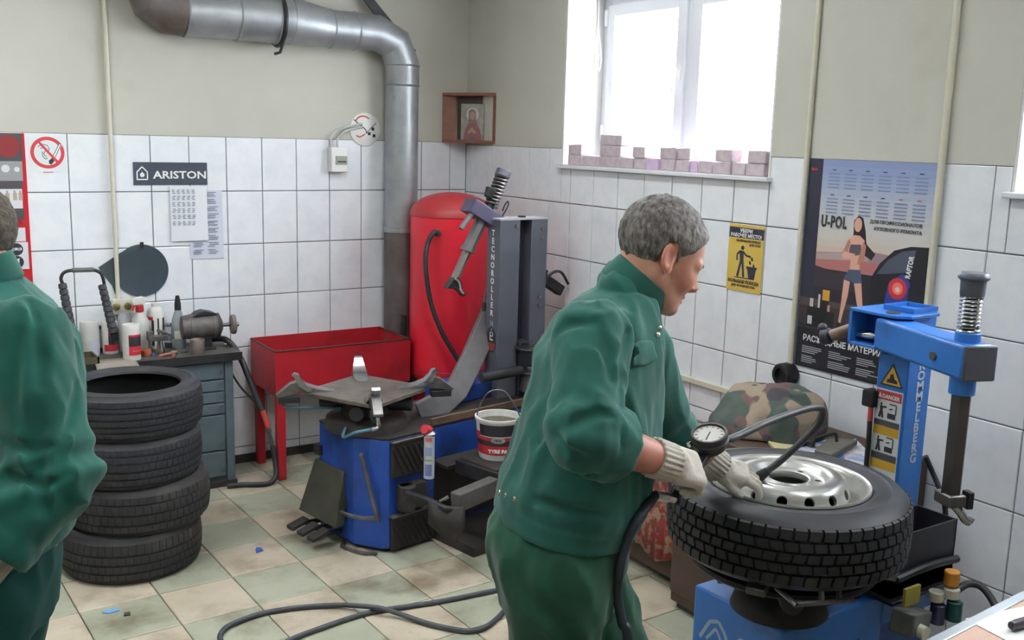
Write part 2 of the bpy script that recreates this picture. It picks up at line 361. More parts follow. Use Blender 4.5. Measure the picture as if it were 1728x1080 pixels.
for k in range(7):
    z1 = TOPB - k * TH; z0 = max(z1 - TH, 0.0); z0g = z0 + (GAP / 2 if z0 > 0 else 0)
    for j in range(-1, 23):
        y0 = -(0.1023 + TW * j); y1 = y0 - TW; y0 = min(y0, 0.0)
        if y0 - y1 < 0.02: continue
        if k == 0:
            segs = []
            for a, b, zt in ((0, WIN_Y0, z1), (WIN_Y0, WIN_Y1, WIN_Z0 - 0.022), (WIN_Y1, W2_Y0, z1), (W2_Y0, W2_Y1, WIN_Z0 - 0.022), (W2_Y1, RY, z1)):
                s0 = min(y0, a); s1 = max(y1, b)
                if s0 - s1 > 0.012: segs.append((s0, s1, zt))
        else: segs = [(y0, y1, z1)]
        for s0, s1, zt in segs: wall_tile(wall_right, (s0 - GAP / 2, z0g), s0 - s1 - GAP, zt - GAP / 2 - z0g, 'B')
M_skirt = mat('dirty_skirting', (58, 54, 50), (40, 38, 36), rough=0.7, scale=9)
mb = MB(); mb.b2((RX, -0.012, 0), (0, 0.0, 0.05)); struct(mb.build('baseboard_back', M_skirt, None, smooth=False))
mb = MB(); mb.b2((RX, RY, RZ), (WT, WT, RZ + 0.1)); ceiling = struct(mb.build('ceiling', M_ceiling, None, smooth=False))
mb = MB(); mb.b2((RX - 0.2, RY, 0), (RX, WT, RZ)); struct(mb.build('wall_left', M_plaster, None, smooth=False))
mb = MB(); mb.b2((RX, RY - 0.2, 0), (WT, RY, RZ)); struct(mb.build('wall_front', M_plaster, None, smooth=False))

# windows: plastic frames with two sashes, panes, handle
M_glass = bpy.data.materials.new('window_glass'); M_glass.use_nodes = True
_n = M_glass.node_tree; _b = _n.nodes['Principled BSDF']; _n.nodes.remove(_b); _t = _n.nodes.new('ShaderNodeBsdfTransparent'); _g = _n.nodes.new('ShaderNodeBsdfGlossy'); _g.inputs['Roughness'].default_value = 0.05
_mx = _n.nodes.new('ShaderNodeMixShader'); _mx.inputs[0].default_value = 0.06; _n.links.new(_t.outputs[0], _mx.inputs[1]); _n.links.new(_g.outputs[0], _mx.inputs[2]); _n.links.new(_mx.outputs[0], _n.nodes['Material Output'].inputs[0])
def window(nm, y0, y1, ym):
    X0, X1 = 0.255, 0.315; fw = 0.055; z0 = WIN_Z0; z1 = WIN_Z1 - 0.012; y0 -= 0.012; y1 += 0.012
    w = bpy.data.objects.new(nm, None); scene.collection.objects.link(w); place(w, (0.285, (y0 + y1) / 2, z0), None); struct(w)
    mb = MB(); mb.b2((X0, y0, z0), (X1, y0 - fw, z1)); mb.b2((X0, y1, z0), (X1, y1 + fw, z1)); mb.b2((X0, y0 - fw, z0), (X1, y1 + fw, z0 + fw)); mb.b2((X0, y0 - fw, z1 - fw), (X1, y1 + fw, z1)); mb.b2((X0, ym + fw * .6, z0 + fw), (X1, ym - fw * .6, z1 - fw))
    mb.build('window_frame', M_pvc, w, bevel=0.004)
    for a, b, hs in ((y0 - fw + .008, ym + fw * .6 - .008, -1), (ym - fw * .6 + .008, y1 + fw - .008, 0)):
        s0 = z0 + fw - .008; s1 = z1 - fw + .008; sw = 0.062; mb = MB()
        mb.b2((X0 - .018, a, s0), (X0 + .045, a - sw, s1)); mb.b2((X0 - .018, b, s0), (X0 + .045, b + sw, s1)); mb.b2((X0 - .018, a - sw, s0), (X0 + .045, b + sw, s0 + sw)); mb.b2((X0 - .018, a - sw, s1 - sw), (X0 + .045, b + sw, s1))
        sash = mb.build('sash', M_pvc, w, bevel=0.004)
        mb = MB(); mb.b2((X0 + .012, a - sw + .004, s0 + sw - .004), (X0 + .018, b + sw - .004, s1 - sw + .004)); mb.build('pane', M_glass, sash, smooth=False)
        if hs:
            zc = (s0 + s1) / 2 - .03; mb = MB(); mb.b2((X0 - .026, b + .045, zc + .02), (X0 - .018, b + .018, zc + .10)); mb.tube(chaikin([(X0 - .02, b + .032, zc + .075), (X0 - .06, b + .032, zc + .075), (X0 - .062, b + .032, zc - .055), (X0 - .05, b + .032, zc - .06)], 2), 0.0085, 8); mb.build('handle', M_white, sash)
            for zz in (s0 + .09, s1 - .11):
                mb = MB(); mb.cyl((X0 - .022, a + .006, zz), (X0 - .022, a + .006, zz + .085), 0.011, n=10); mb.build('hinge', M_pvc, sash)
    mb = MB(); mb.b2((0.316, y0, z0 - .03), (0.42, y1, z0 - .012)); mb.build('outer_sill', M_zinc, w, smooth=False)
window('window_1', WIN_Y0, WIN_Y1, wb(1164, 100, 0.25)[1]); window('window_2', W2_Y0, W2_Y1, (W2_Y0 + W2_Y1) / 2)

# unseen fluorescent fittings added above the frame, one over each fill lamp
M_tube = bpy.data.materials.new('fill_tube'); M_tube.use_nodes = True; _p = M_tube.node_tree.nodes['Principled BSDF']; _p.inputs['Emission Color'].default_value = (0.95, 0.98, 1, 1); _p.inputs['Emission Strength'].default_value = 3.0
for k, (lx, ly) in enumerate(LAMP_SPOTS):
    t = thing('added_ceiling_light', ['white twin tube fill light added over the tyre stack', 'white twin tube fill light added near the window', 'white twin tube fill light added above the standing man', 'white twin tube fill light added over the wooden table', 'white twin tube fill light added by the left wall'][k], 'ceiling light', (lx, ly, 2.993), 'added fill lights on the ceiling')
    mb = MB(); mb.b2((lx - .11, ly - .64, 2.993), (lx + .11, ly + .64, 3.0)); mb.b2((lx - .015, ly - .62, 2.96), (lx + .015, ly + .62, 2.993)); mb.build('housing', M_white, t)
    for s in (-1, 1): mb = MB(); mb.cyl((lx + s * .06, ly - .6, 2.972), (lx + s * .06, ly + .6, 2.972), .013, n=12); mb.build('tube', M_tube, t)
# ================================================================== ON THE WALLS
YB, YS = -0.0015, -0.001
# ---- galvanised duct
duct = thing('ventilation_duct', 'large galvanised ventilation duct running along the back wall and down beside the tank', 'duct', (-0.52, -0.11, 0.0))
DX, DYc, DR, DZ = -0.52, -0.110, 0.102, 2.513
mb = MB(); mb.cyl((DX, DYc, 0.0), (DX, DYc, 1.36), DR, n=36); lower = mb.build('lower_pipe', M_zincold, duct)
tag_ = lower; lower['label'] = 'rust stained lower length'
mb = MB(); mb.cyl((DX, DYc, 1.36), (DX, DYc, 2.22), DR - .002, n=36); mb.build('riser_pipe', M_zinc, duct)
mb = MB(); mb.lathe([(DR + .001, 1.345), (DR + .006, 1.35), (DR + .006, 1.375), (DR + .001, 1.38)], 36, (DX, DYc, 0)); cl = mb.build('clamp', M_zinc, duct)
mb = MB(); mb.box((DX + .09, DYc - .09, 1.362), (.03, .02, .03)); mb.build('bolt_lug', M_steel, cl)
def mitre(pts, r, name, m, n=32, par=duct):
    mb = MB(); mb.tube(pts, r, n); return mb.build(name, m, par, ang=20)
# elbow: three gores from the riser to the horizontal run
el = [V(DX, DYc, 2.22), V(DX, DYc, 2.34), V(DX - .05, DYc, 2.46), V(DX - .17, DYc, DZ), V(DX - .30, DYc, DZ)]
mitre(el, DR + .001, 'elbow', M_zinc)
for z in (2.215, 2.33):
    mb = MB(); mb.lathe([(DR, z), (DR + .006, z + .006), (DR, z + .012)], 36, (DX, DYc, 0)); mb.build('seam_ring', M_zinc, duct)
hp = [(-0.81, DR + .001), (-0.98, DR + .001), (-1.02, DR + .006), (-1.17, DR + .022), (-1.22, DR + .024)]
mb = MB(); mb.tube([V(x, DYc, DZ + (r - DR) * .9) for x, r in hp], [r for _, r in hp], 36); mb.build('reducer_pipe', M_zinc, duct)
mb = MB(); mb.tube([V(-1.22, DYc, DZ + .022), V(-1.80, DYc, DZ + .022)], DR + .022, 36); mb.build('large_pipe', M_zinc, duct)
for x, r in ((-0.83, DR), (-.98, DR), (-1.30, DR + .022), (-1.52, DR + .022), (-1.795, DR + .022)):
    mb = MB(); mb.tube([V(x - .006, DYc, DZ + (r - DR) * .9), V(x, DYc, DZ + (r - DR) * .9), V(x + .006, DYc, DZ + (r - DR) * .9)], [r + .001, r + .007, r + .001], 36); mb.build('seam_ring', M_zinc, duct)
mitre([V(-1.80, DYc, DZ + .022), V(-1.88, DYc, DZ + .025), V(-1.94, DYc, DZ + .06), V(-1.965, DYc, DZ + .14), V(-1.965, DYc, 3.0)], DR + .023, 'end_elbow', M_zincold)
mb = MB(); R2 = DR + .034; A = [math.radians(a) for a in range(-20, 205, 15)]
for a, b in zip(A[:-1], A[1:]):
    pass
mb.tube([V(-1.285, DYc + R2 * math.cos(a), DZ + .02 - R2 * math.sin(a)) for a in [math.radians(t) for t in range(-40, 225, 12)]], .011, 6)
mb.tube([V(-1.285, DYc - .08, DZ - .10), V(-1.30, DYc - .07, DZ - .155), V(-1.33, DYc - .06, DZ - .165)], .008, 6); mb.build('hanger_strap', M_darkmetal, duct)
mb = MB(); mb.prism([(0, 0), (.10, 0), (-.31, .40), (-.37, .40)], (DX + .005, DYc + .02, 2.43), (1, 0, 0), (0, 0, 1), (0, 1, 0), .012); mb.build('brace_plate', M_darkmetal, duct, smooth=False)

# ---- conduits on the walls
def conduit(pts, r, label, name='cable_conduit', m=M_conduit):
    mb = MB(); mb.tube(pts, r, 10); return tag(mb.build(name, m, None), label, 'conduit')
conduit([V(-2.172, -.024, 2.99), V(-2.166, -.024, 1.03)], .012, 'cream conduit pipe running down the back wall behind the mirror', 'water_pipe')
conduit([V(-.013, -2.774, 2.99), V(-.013, -2.766, 0.94)], .012, 'cream conduit pipe running down the left edge of the calendar poster')
conduit([V(-.015, -3.386, 2.99), V(-.015, -3.392, 1.25)], .014, 'cream conduit pipe running down the right edge of the calendar poster')
mb = MB(); mb.b2((-.022, -1.2, .795), (-.001, -2.6, .822)); tag(mb.build('cable_trunking', M_conduit, None, bevel=.003), 'cream cable trunking running low along the tiled window wall', 'trunking')
mb = MB(); mb.b2((-.022, -1.2, .785), (-.001, -2.6, .789))
so = thing('round_socket', 'round black rubber socket on the window wall below the calendar poster', 'socket', (0, -2.76, .93))
mb = MB(); mb.lathe([(0, .0), (.046, .0), (.05, .006), (.05, .06), (.044, .068), (.030, .068), (.028, .05), (0, .05)], 28, (0, -2.762, .965), np.array([[0, 0, -1], [0, 1, 0], [1, 0, 0]], float)); mb.build('housing', M_black, so)
for dz in (-.011, .011): mb = MB(); mb.cyl((-.045, -2.762 + dz * .6, .965 + dz), (-.052, -2.762 + dz * .6, .965 + dz), .004, n=10); mb.build('contact_hole', M_darkmetal, so)
# thin white cable loop in the window reveal
lp = [(.2, WIN_Y0 - .02, 2.69), (.2, WIN_Y0 - .024, 2.55), (.2, WIN_Y0 - .05, 2.44), (.2, WIN_Y0 - .06, 2.36), (.2, WIN_Y0 - .048, 2.31), (.2, WIN_Y0 - .035, 2.34), (.2, WIN_Y0 - .045, 2.42)]
mb = MB(); mb.tube(catmull(lp, 6), .004, 7); tag(mb.build('loose_cable', M_white, None), 'thin white cable hanging in a loop in the window reveal', 'cable')

# ---- meter box with round backing plate
me_ = thing('breaker_box', 'small white breaker box with two grey cables on the back wall tiles', 'breaker box', (-.90, 0, 1.70))
mb = MB(); mb.b2((-.952, -.06, 1.705), (-.848, -.001, 1.85)); mb.build('casing', M_white, me_, bevel=.006)
mb = MB(); mb.b2((-.925, -.066, 1.75), (-.853, -.058, 1.80)); mb.build('breaker_window', flat('grey_green_window', (150, 156, 142), .4), me_, bevel=.002)
mb = MB(); mb.b2((-.915, -.069, 1.762), (-.862, -.064, 1.772)); mb.build('breaker_switch', flat('dark_switch', (70, 76, 66), .5), me_)
for s in (0, 1):
    pts = catmull([V(-.935 + s * .04, -.03, 1.84), V(-.94 + s * .04, -.025, 1.90 - s * .01), V(-.905 + s * .03, -.022, 1.945 - s * .025), V(-.84, -.02, 1.968 - s * .02), V(-.77, -.018, 1.985 - s * .02), V(-.735, -.016, 1.99 - s * .02)], 6)
    mb = MB(); mb.tube(pts, .007, 8); mb.build('cable', flat('pale_cable', (196, 198, 196), .5), me_)
rp = thing('round_ceramic_plate', 'round white plate with red printing fixed above the breaker box', 'plate', (-.712, 0, 1.86))
mb = MB(); mb.lathe([(0, .012), (.09, .012), (.098, .008), (.10, 0)], 40, (-.712, -.001, 1.958), np.array([[1, 0, 0], [0, 0, -1], [0, 1, 0]], float)); mb.build('disc', M_white, rp)
ar = Art((-.812, -.0135, 2.058), (1, 0, 0), (0, 0, 1), .2, .2); RD = flat('print_red', (196, 50, 56)); BK = flat('print_black', (42, 42, 46))
A = [math.radians(t) for t in range(200, 330, 12)]; ar.line([(.42 + .25 * math.cos(a), .33 + .22 * math.sin(a)) for a in A], .008, RD); ar.line([(.2 + .2 * t, .68 + .05 * math.sin(t * 3)) for t in (0, .5, 1, 1.4)], .007, RD)
for u, v in ((.62, .62), (.74, .48), (.78, .68)): ar.rect(u - .045, v - .045, u + .045, v + .045, BK)
ar.line([(.12, .22), (.5, .5), (.55, .62)], .006, BK); ar.line([(.5, .62), (.85, .3)], .004, BK); ar.build(rp)

# ---- icon shelf in the corner
sh = thing('icon_shelf', 'small brown wooden corner shelf holding a silver icon under the plaster', 'shelf', (-.12, -.12, 1.89))
z0, z1 = 1.893, 2.198; Lx, Ly = -.178, -.345
for za, zb, nm in ((z0, z0 + .018, 'bottom_board'), (z1 - .018, z1, 'top_board')):
    mb = MB(); mb.prism([(0, 0), (Lx, 0), (0, Ly)], (-.003, -.003, za), (1, 0, 0), (0, 1, 0), (0, 0, 1), zb - za); mb.build(nm, M_wood, sh, smooth=False)
fr = unit((Lx, -Ly, 0)); nn = unit((Ly, Lx, 0)) if False else unit(np.cross(fr, (0, 0, 1)))
if nn @ V(-1, -1, 0) < 0: nn = -nn
pa = V(Lx, 0, 0) + V(-.003, -.003, 0); pb = V(0, Ly, 0) + V(-.003, -.003, 0); fd = unit(pb - pa); fw_ = np.linalg.norm(pb - pa)
inn = -nn
for a, nm in ((pa, 'side_panel'), (pb, 'side_panel')):
    d = fd if a is pa else -fd; e = unit(d * .62 + inn * .5) * .085
    P = [a + V(0, 0, z0 + .018), a + d * .006 + V(0, 0, z0 + .018)]
    mb = MB(); q0 = a; q1 = a + e; t = unit(np.cross(e, (0, 0, 1))) * .006
    mb.add([q0 + t + V(0, 0, z0 + .018), q1 + t + V(0, 0, z0 + .018), q1 - t + V(0, 0, z0 + .018), q0 - t + V(0, 0, z0 + .018), q0 + t + V(0, 0, z1 - .018), q1 + t + V(0, 0, z1 - .018), q1 - t + V(0, 0, z1 - .018), q0 - t + V(0, 0, z1 - .018)],
           [(0, 1, 2, 3), (4, 5, 6, 7), (0, 1, 5, 4), (1, 2, 6, 5), (2, 3, 7, 6), (3, 0, 4, 7)]); mb.build('side_panel', M_wood, sh, smooth=False)
bpos = (pa + pb) / 2 + inn * .075
mb = MB(); mb.box(bpos + V(0, 0, (z0 + z1) / 2), (fw_ - .14, .008, z1 - z0 - .036), np.stack([fd, inn, V(0, 0, 1)], 1)); mb.build('back_panel', M_wood_in, sh, smooth=False)
ic = thing('icon_picture', 'silver framed religious icon of a haloed figure standing in the corner shelf', 'icon', (pa + pb) / 2 + inn * .055 + V(0, 0, z0 + .018))
iw, ih = .165, .222; ctr = (pa + pb) / 2 + inn * .055 + fd * (-.004)
mb = MB(); mb.box(ctr + V(0, 0, z0 + .0185 + ih / 2), (iw, .012, ih), np.stack([fd, inn, V(0, 0, 1)], 1)); mb.build('plaque', mat('icon_silver', (176, 176, 168), (150, 148, 140), rough=.4, metal=.3, scale=30), ic, bevel=.002)
ar = Art(ctr + nn * .0065 - fd * iw / 2 + V(0, 0, z0 + .0185 + ih), fd, (0, 0, 1), iw, ih); H_ = flat('icon_halo', (206, 204, 196), .3); R_ = flat('icon_robe', (142, 96, 96)); F_ = flat('icon_face', (176, 146, 130)); V_ = flat('icon_veil', (136, 116, 118)); U_ = flat('icon_blue', (112, 102, 122))
ar.disc(.52, .3, .27, H_); ar.poly([(.12, 1), (.2, .72), (.36, .52), (.7, .52), (.86, .72), (.95, 1)], R_); ar.poly([(.34, .5), (.36, .2), (.5, .13), (.66, .2), (.7, .52)], V_); ar.disc(.52, .33, .12, F_, asp=1.0); ar.poly([(.3, .78), (.5, .64), (.72, .8), (.6, .82), (.5, .76), (.38, .84)], F_); ar.poly([(.36, 1), (.5, .84), (.66, 1)], U_); ar.build(ic)

# ---- stone blocks on the sill of the window
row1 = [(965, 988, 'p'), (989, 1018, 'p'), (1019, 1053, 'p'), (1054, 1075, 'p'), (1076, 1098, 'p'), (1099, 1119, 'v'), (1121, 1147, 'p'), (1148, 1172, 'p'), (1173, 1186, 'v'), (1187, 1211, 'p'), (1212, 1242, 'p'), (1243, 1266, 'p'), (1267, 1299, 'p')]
row2 = {0: (965, 987), 2: (1018, 1053), 4: (1075, 1096), 6: (1120, 1147), 7: (1148, 1170), 10: (1215, 1243), 12: (1270, 1302)}
row3 = {2: (1017, 1053)}
ORD = ['first', 'second', 'third', 'fourth', 'fifth', 'sixth', 'seventh', 'eighth', 'ninth', 'tenth', 'eleventh', 'twelfth', 'thirteenth']
M_stone_lit = mat('window_lit_stone', (206, 178, 214), (226, 206, 230), rough=.6, scale=12, bump=.2, bscale=40)  # window light on these blocks is painted in as a lighter lilac
def block(x0, x1, lvl, m, label, k):
    hz = .0555; z = WIN_Z0 - .001 + lvl * (hz + .0006); px_ = 275 - lvl * 20
    ya = wb(x0 + .4, 270, .02)[1]; yb = wb(x1 - .4, 270, .02)[1]; mb = MB(); d = .07
    rr = np.random.default_rng(k * 7 + lvl); J = lambda: rr.uniform(-.0022, .0022)
    xs = -.012 + rr.uniform(-.006, .006) + lvl * .004
    mb.b2((xs, ya, z), (xs + d, yb, z + hz)); P = np.array(mb.v); top = P[:, 2] > z + .01; P[top, :] += rr.uniform(-.0025, .0025, (top.sum(), 3)); mb.v = [tuple(p) for p in P]
    tag(mb.build('stone_block', m, None, bevel=.004), label, 'block', 'stone blocks on the window sill')
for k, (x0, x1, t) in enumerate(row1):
    block(x0, x1, 0, M_stone_lit if t == 'v' else M_stone, f'{"lilac window-lit" if t == "v" else "pinkish"} stone block, {ORD[k]} from the left in bottom row on the window sill', k)
n2 = 0
for k, (x0, x1) in row2.items():
    block(x0, x1, 1, M_stone, f'pinkish stone block, {ORD[n2]} from the left in the second layer on the window sill', k); n2 += 1
block(*row3[2], 2, M_stone, 'pinkish stone block on top of the tallest pile on the window sill', 3)

# ---- signs and papers on the back wall
INK_W = flat('print_white', (236, 236, 236)); INK_K = flat('print_dark', (46, 48, 54)); INK_R = flat('sign_red', (204, 62, 72)); M_vinyl = flat('sticker_white', (226, 232, 234), .4)
ns = thing('no_smoking_sign', 'round red and white no smoking sticker on the tiled back wall', 'sign', (-2.47, 0, 1.70))
mb = MB(); mb.b2((-2.556, -.0028, 1.70), (-2.386, -.0012, 1.885)); mb.build('sticker', M_vinyl, ns, smooth=False)
ar = Art((-2.556, -.0029, 1.885), (1, 0, 0), (0, 0, 1), .17, .185)
ar.disc(.5, .48, .47, INK_R, r0=.37, n=40); ar.poly([(.62, .62), (.84, .22), (.90, .26), (.70, .68)], INK_W); ar.line([(.62, .62), (.84, .22), (.88, .25), (.68, .66), (.62, .62)], .003, INK_K); ar.poly([(.52, .70), (.62, .62), (.70, .67), (.60, .80), (.53, .78)], INK_K)
ar.line([(.24, .33), (.36, .25), (.50, .28), (.56, .38), (.52, .45)], .003, INK_K); ar.line([(.30, .37), (.42, .33), (.47, .42), (.40, .48), (.41, .55), (.47, .6)], .003, INK_K); ar.line([(.36, .45), (.36, .58), (.44, .66), (.5, .62)], .003, INK_K)
ar.poly([(.22, .18), (.27, .14), (.84, .76), (.78, .81)], INK_R); ar.line([(.35, 1.01), (.63, 1.01)], .004, flat('faint_red', (200, 130, 130))); ar.build(ns)
an = thing('dark_brand_sign', 'dark grey sign board with white lettering on the back wall tiles', 'sign', (-1.86, 0, 1.63))
TLs = V(-2.057, -.006, 1.753); 
mb = MB(); mb.b2((-2.057, -.006, 1.632), (-1.665, -.001, 1.753)); mb.build('board', flat('slate_board', (58, 66, 80), .5), an, bevel=.001)
text('ARISTON', .056, (-1.955, -.0062, 1.667), (1, 0, 0), (0, 0, 1), INK_W, an, bold=.0012, xs=1.22)
ar = Art((-2.047, -.0062, 1.735), (1, 0, 0), (0, 0, 1), .07, .08); ar.line([(.12, .92), (.12, .42), (.5, .08), (.88, .42), (.88, .92), (.08, .92)], .006, INK_W); ar.disc(.5, .62, .17, INK_W); ar.poly([(.4, .55), (.5, .38), (.6, .55)], INK_W); ar.build(an, 'emblem')
def paper(name, label, x0, x1, z0, z1, y, cols, rows, m, cat='notice', u0=.04, u1=.7, v0=.06, v1=.75, tilt=0.0, full=False):
    t = thing(name, label, cat, ((x0 + x1) / 2, 0, z0)); Y = unit((tilt, 0, 1)); X = unit((1, 0, -tilt)); tl = V(x0, y, z1)
    w = x1 - x0; h = z1 - z0; mb = MB(); Q = [tl, tl + X * w, tl + X * w - Y * h + V(0, -.006, 0), tl - Y * h + V(0, -.004, 0)]; b = [p + V(0, .0008, 0) for p in Q]
    mb.add(Q + b, [(0, 1, 2, 3), (7, 6, 5, 4), (0, 1, 5, 4), (1, 2, 6, 5), (2, 3, 7, 6), (3, 0, 4, 7)]); mb.build('sheet', m, t, smooth=False)
    ar = Art(tl + V(0, -.0066, 0), X, Y, w, h); rr = np.random.default_rng(3)
    for i in range(rows):
        for j in range(cols):
            u = u0 + (u1 - u0) * j / cols; v = v0 + (v1 - v0) * i / rows; du = (u1 - u0) / cols * .8
            for q in range(3):
                a = rr.uniform(0, .4); ar.rect(u + du * a * .5, v + q * .25 * (v1 - v0) / rows, u + du * (.6 + a), v + (q * .25 + .12) * (v1 - v0) / rows, M_ink)
    if full: ar.line([(.0, .0), (1, 0)], .001, M_ink)
    ar.build(t, 'printing'); return t
paper('wall_notice', 'long narrow printed sheet hanging on the wall behind the larger one', -1.77, -1.585, 1.222, 1.60, -.0012, 2, 9, flat('lilac_paper', (212, 214, 230), .8), u0=.05, u1=.97, v0=.02, v1=.97)
paper('printed_sheet', 'white sheet with printed table hanging below the dark sign board', -1.872, -1.672, 1.325, 1.625, -.010, 5, 6, M_paper)
# red display board at the left edge of the back wall
bd = thing('safety_board', 'red safety notice board with tool pictures at the left of back wall', 'notice board', (-2.78, 0, 1.08)); bx0, bx1, bz0, bz1 = -3.0, -2.575, 1.08, 1.89
mb = MB(); mb.b2((bx0, -.012, bz0), (bx1, -.001, bz1)); mb.build('board', flat('board_red', (186, 30, 40), .4), bd, bevel=.001)
ar = Art((bx0, -.0122, bz1), (1, 0, 0), (0, 0, 1), bx1 - bx0, bz1 - bz0); DG = flat('photo_dark', (74, 72, 76)); DRd = flat('photo_dark_red', (132, 40, 44)); LG = flat('photo_grey', (150, 152, 156)); LW = flat('photo_light', (214, 216, 222)); TN = flat('photo_tan', (176, 160, 140))
ar.rect(.0, .0, .97, .17, DG); ar.disc(.82, .08, .13, DRd); ar.rect(.0, .17, .96, .29, LG); ar.disc(.78, .215, .045, LW); ar.disc(.9, .22, .03, LW); ar.rect(0, .29, .95, .34, DG); ar.rect(0, .34, .94, .46, LW)
for u in (.6, .68, .76, .84, .9): ar.rect(u, .365, u + .045, .41, TN); ar.rect(u + .01, .35, u + .03, .37, LG)
ar.rect(0, .46, .95, .53, DG); ar.poly([(.4, .55), (.9, .52), (.93, .56), (.5, .57)], DRd); ar.rect(.4, .58, .95, .665, LW); ar.rect(.76, .6, .8, .65, DG); ar.rect(.5, .67, .97, .84, LW)
ar.disc(.84, .715, .075, INK_K); ar.disc(.84, .795, .075, INK_K); ar.rect(.78, .705, .9, .72, LW); ar.disc(.81, .715, .02, LG); ar.disc(.87, .715, .02, LG); ar.poly([(.81, .83), (.82, .78), (.87, .77), (.86, .82)], LW); ar.build(bd)
# round mirror with a pointed lug, on the wall above the bench
mr = thing('round_mirror', 'dusty round mirror with a pointed left side hanging on the tiles above the bench', 'mirror', (-2.035, 0, 1.03))
cx, cz, rm = -2.035, 1.172, .142; pts = [(cx + rm * math.cos(a), cz + rm * math.sin(a)) for a in np.linspace(math.radians(-150), math.radians(118), 40)]
pts += [(-2.255, 1.20), (-2.235, 1.165), (-2.19, 1.10), (-2.17, 1.03)]
mb = MB(); mb.prism(pts, (0, -.0085, 0), (1, 0, 0), (0, 0, 1), (0, 1, 0), .005); mb.build('glass', M_mirror, mr, bevel=.0015, ang=30)
mb = MB(); mb.box((cx + .005, -.012, cz + .14), (.018, .006, .03)); mb.build('clip', M_darkmetal, mr)

# ---- yellow sign and calendar poster on the window wall
YB_, XB_ = (0, -1, 0), (0, 0, 1)
ys = thing('yellow_sign', 'small yellow tidy workplace sign with black figure and bin on the tiles', 'sign', (0, -2.46, 1.28)); sx0, sx1, sz0, sz1 = -2.352, -2.56, 1.278, 1.578
M_yel = flat('sign_yellow', (206, 176, 84), .5); mb = MB(); mb.b2((-.0035, sx0, sz0), (-.001, sx1, sz1)); mb.build('sheet', M_yel, ys, smooth=False)
ar = Art((-.0036, sx0, sz1), (0, -1, 0), (0, 0, 1), .208, .30); NV = flat('sign_navy', (46, 50, 66)); ar.rect(0, .045, 1, .2, NV)
ar.disc(.42, .345, .048, NV); ar.poly([(.34, .385), (.46, .39), (.47, .56), (.36, .56)], NV); ar.line([(.345, .40), (.27, .45), (.275, .54)], .009, NV); ar.line([(.45, .405), (.54, .455), (.67, .465)], .009, NV); ar.line([(.39, .55), (.31, .78)], .013, NV); ar.line([(.44, .55), (.49, .78)], .013, NV)
ar.poly([(.66, .475), (.72, .47), (.75, .52), (.70, .525)], NV); ar.poly([(.62, .53), (.68, .53), (.69, .58), (.64, .58)], NV); ar.poly([(.58, .63), (.84, .63), (.80, .80), (.64, .80)], NV); ar.rect(.74, .57, .79, .62, NV); ar.rect(.56, .61, .86, .645, NV); ar.rect(.22, .785, .8, .80, NV); ar.build(ys)
def ytext(s, size, u, v, m, **k): return text(s, size, V(-.0048, sx0 - u * .208, sz1 - v * .30), (0, -1, 0), (0, 0, 1), m, ys, **k)
ytext('УБЕРИ', .022, .5, .115, INK_W, align='CENTER', bold=.0008, xs=1.05); ytext('РАБОЧЕЕ МЕСТО!', .0215, .5, .185, INK_W, align='CENTER', bold=.0007, xs=.98)
ytext('МАЛЕНЬКАЯ ПОБЕДА', .0135, .93, .255, NV, align='RIGHT', bold=.0003); ytext('ДЛЯ ТЕБЯ', .0135, .93, .305, NV, align='RIGHT', bold=.0003); ytext('БОЛЬШАЯ ПОБЕДА', .0195, .5, .875, NV, align='CENTER', bold=.0006); ytext('ДЛЯ ЧЕЛОВЕЧЕСТВА!', .0135, .5, .93, NV, align='CENTER', bold=.0003)
cp = thing('calendar_poster', 'large calendar poster with a woman, a car and sunset sky on the window wall', 'poster', (0, -3.07, 1.0)); py0, pz1, pw, ph = -2.782, 1.881, .592, .87
mb = MB(); mb.b2((-.004, py0, pz1 - ph), (-.0012, py0 - pw, pz1)); mb.build('sheet', flat('poster_dark', (34, 34, 42), .35), cp, smooth=False)
ar = Art((-.0042, py0, pz1), (0, -1, 0), (0, 0, 1), pw, ph)
sky = [(136, 150, 190), (142, 156, 194), (150, 163, 197), (160, 172, 200), (170, 180, 202), (180, 187, 203), (190, 194, 204), (197, 198, 204), (201, 200, 203), (205, 202, 201), (206, 201, 196), (206, 196, 186), (205, 186, 172)]
for i, c in enumerate(sky): ar.rect(.115, i * .0335, 1, (i + 1) * .0335 + .0005, flat(f'poster_sky_{c[0]}_{c[2]}', c, .4))
pc = lambda c, n: flat('poster_' + n, c, .4)
ar.poly([(.115, .435), (.115, .52), (1, .52), (1, .40), (.85, .385), (.7, .41), (.5, .40), (.3, .425)], pc((150, 128, 138), 'cloud')); ar.poly([(.115, .44), (.3, .428), (.55, .405), (.55, .45), (.115, .475)], pc((172, 152, 150), 'cloud_light')); ar.poly([(.115, .47), (.5, .45), (.75, .46), (.75, .5), (.115, .52)], pc((176, 112, 110), 'pink')); ar.rect(.115, .51, 1, .70, pc((44, 42, 54), 'dusk')); ar.poly([(.115, .5), (.3, .52), (.5, .505), (.5, .6), (.115, .6)], pc((58, 52, 62), 'hills'))
ar.rect(.0, .66, 1, .80, pc((84, 74, 76), 'ground')); ar.poly([(.0, .7), (.5, .68), (1, .72), (1, .80), (0, .80)], pc((62, 54, 58), 'ground_dark')); ar.rect(0, .79, 1, 1, pc((36, 36, 44), 'foot')); ar.rect(0, 0, .115, .66, pc((44, 46, 62), 'band'))
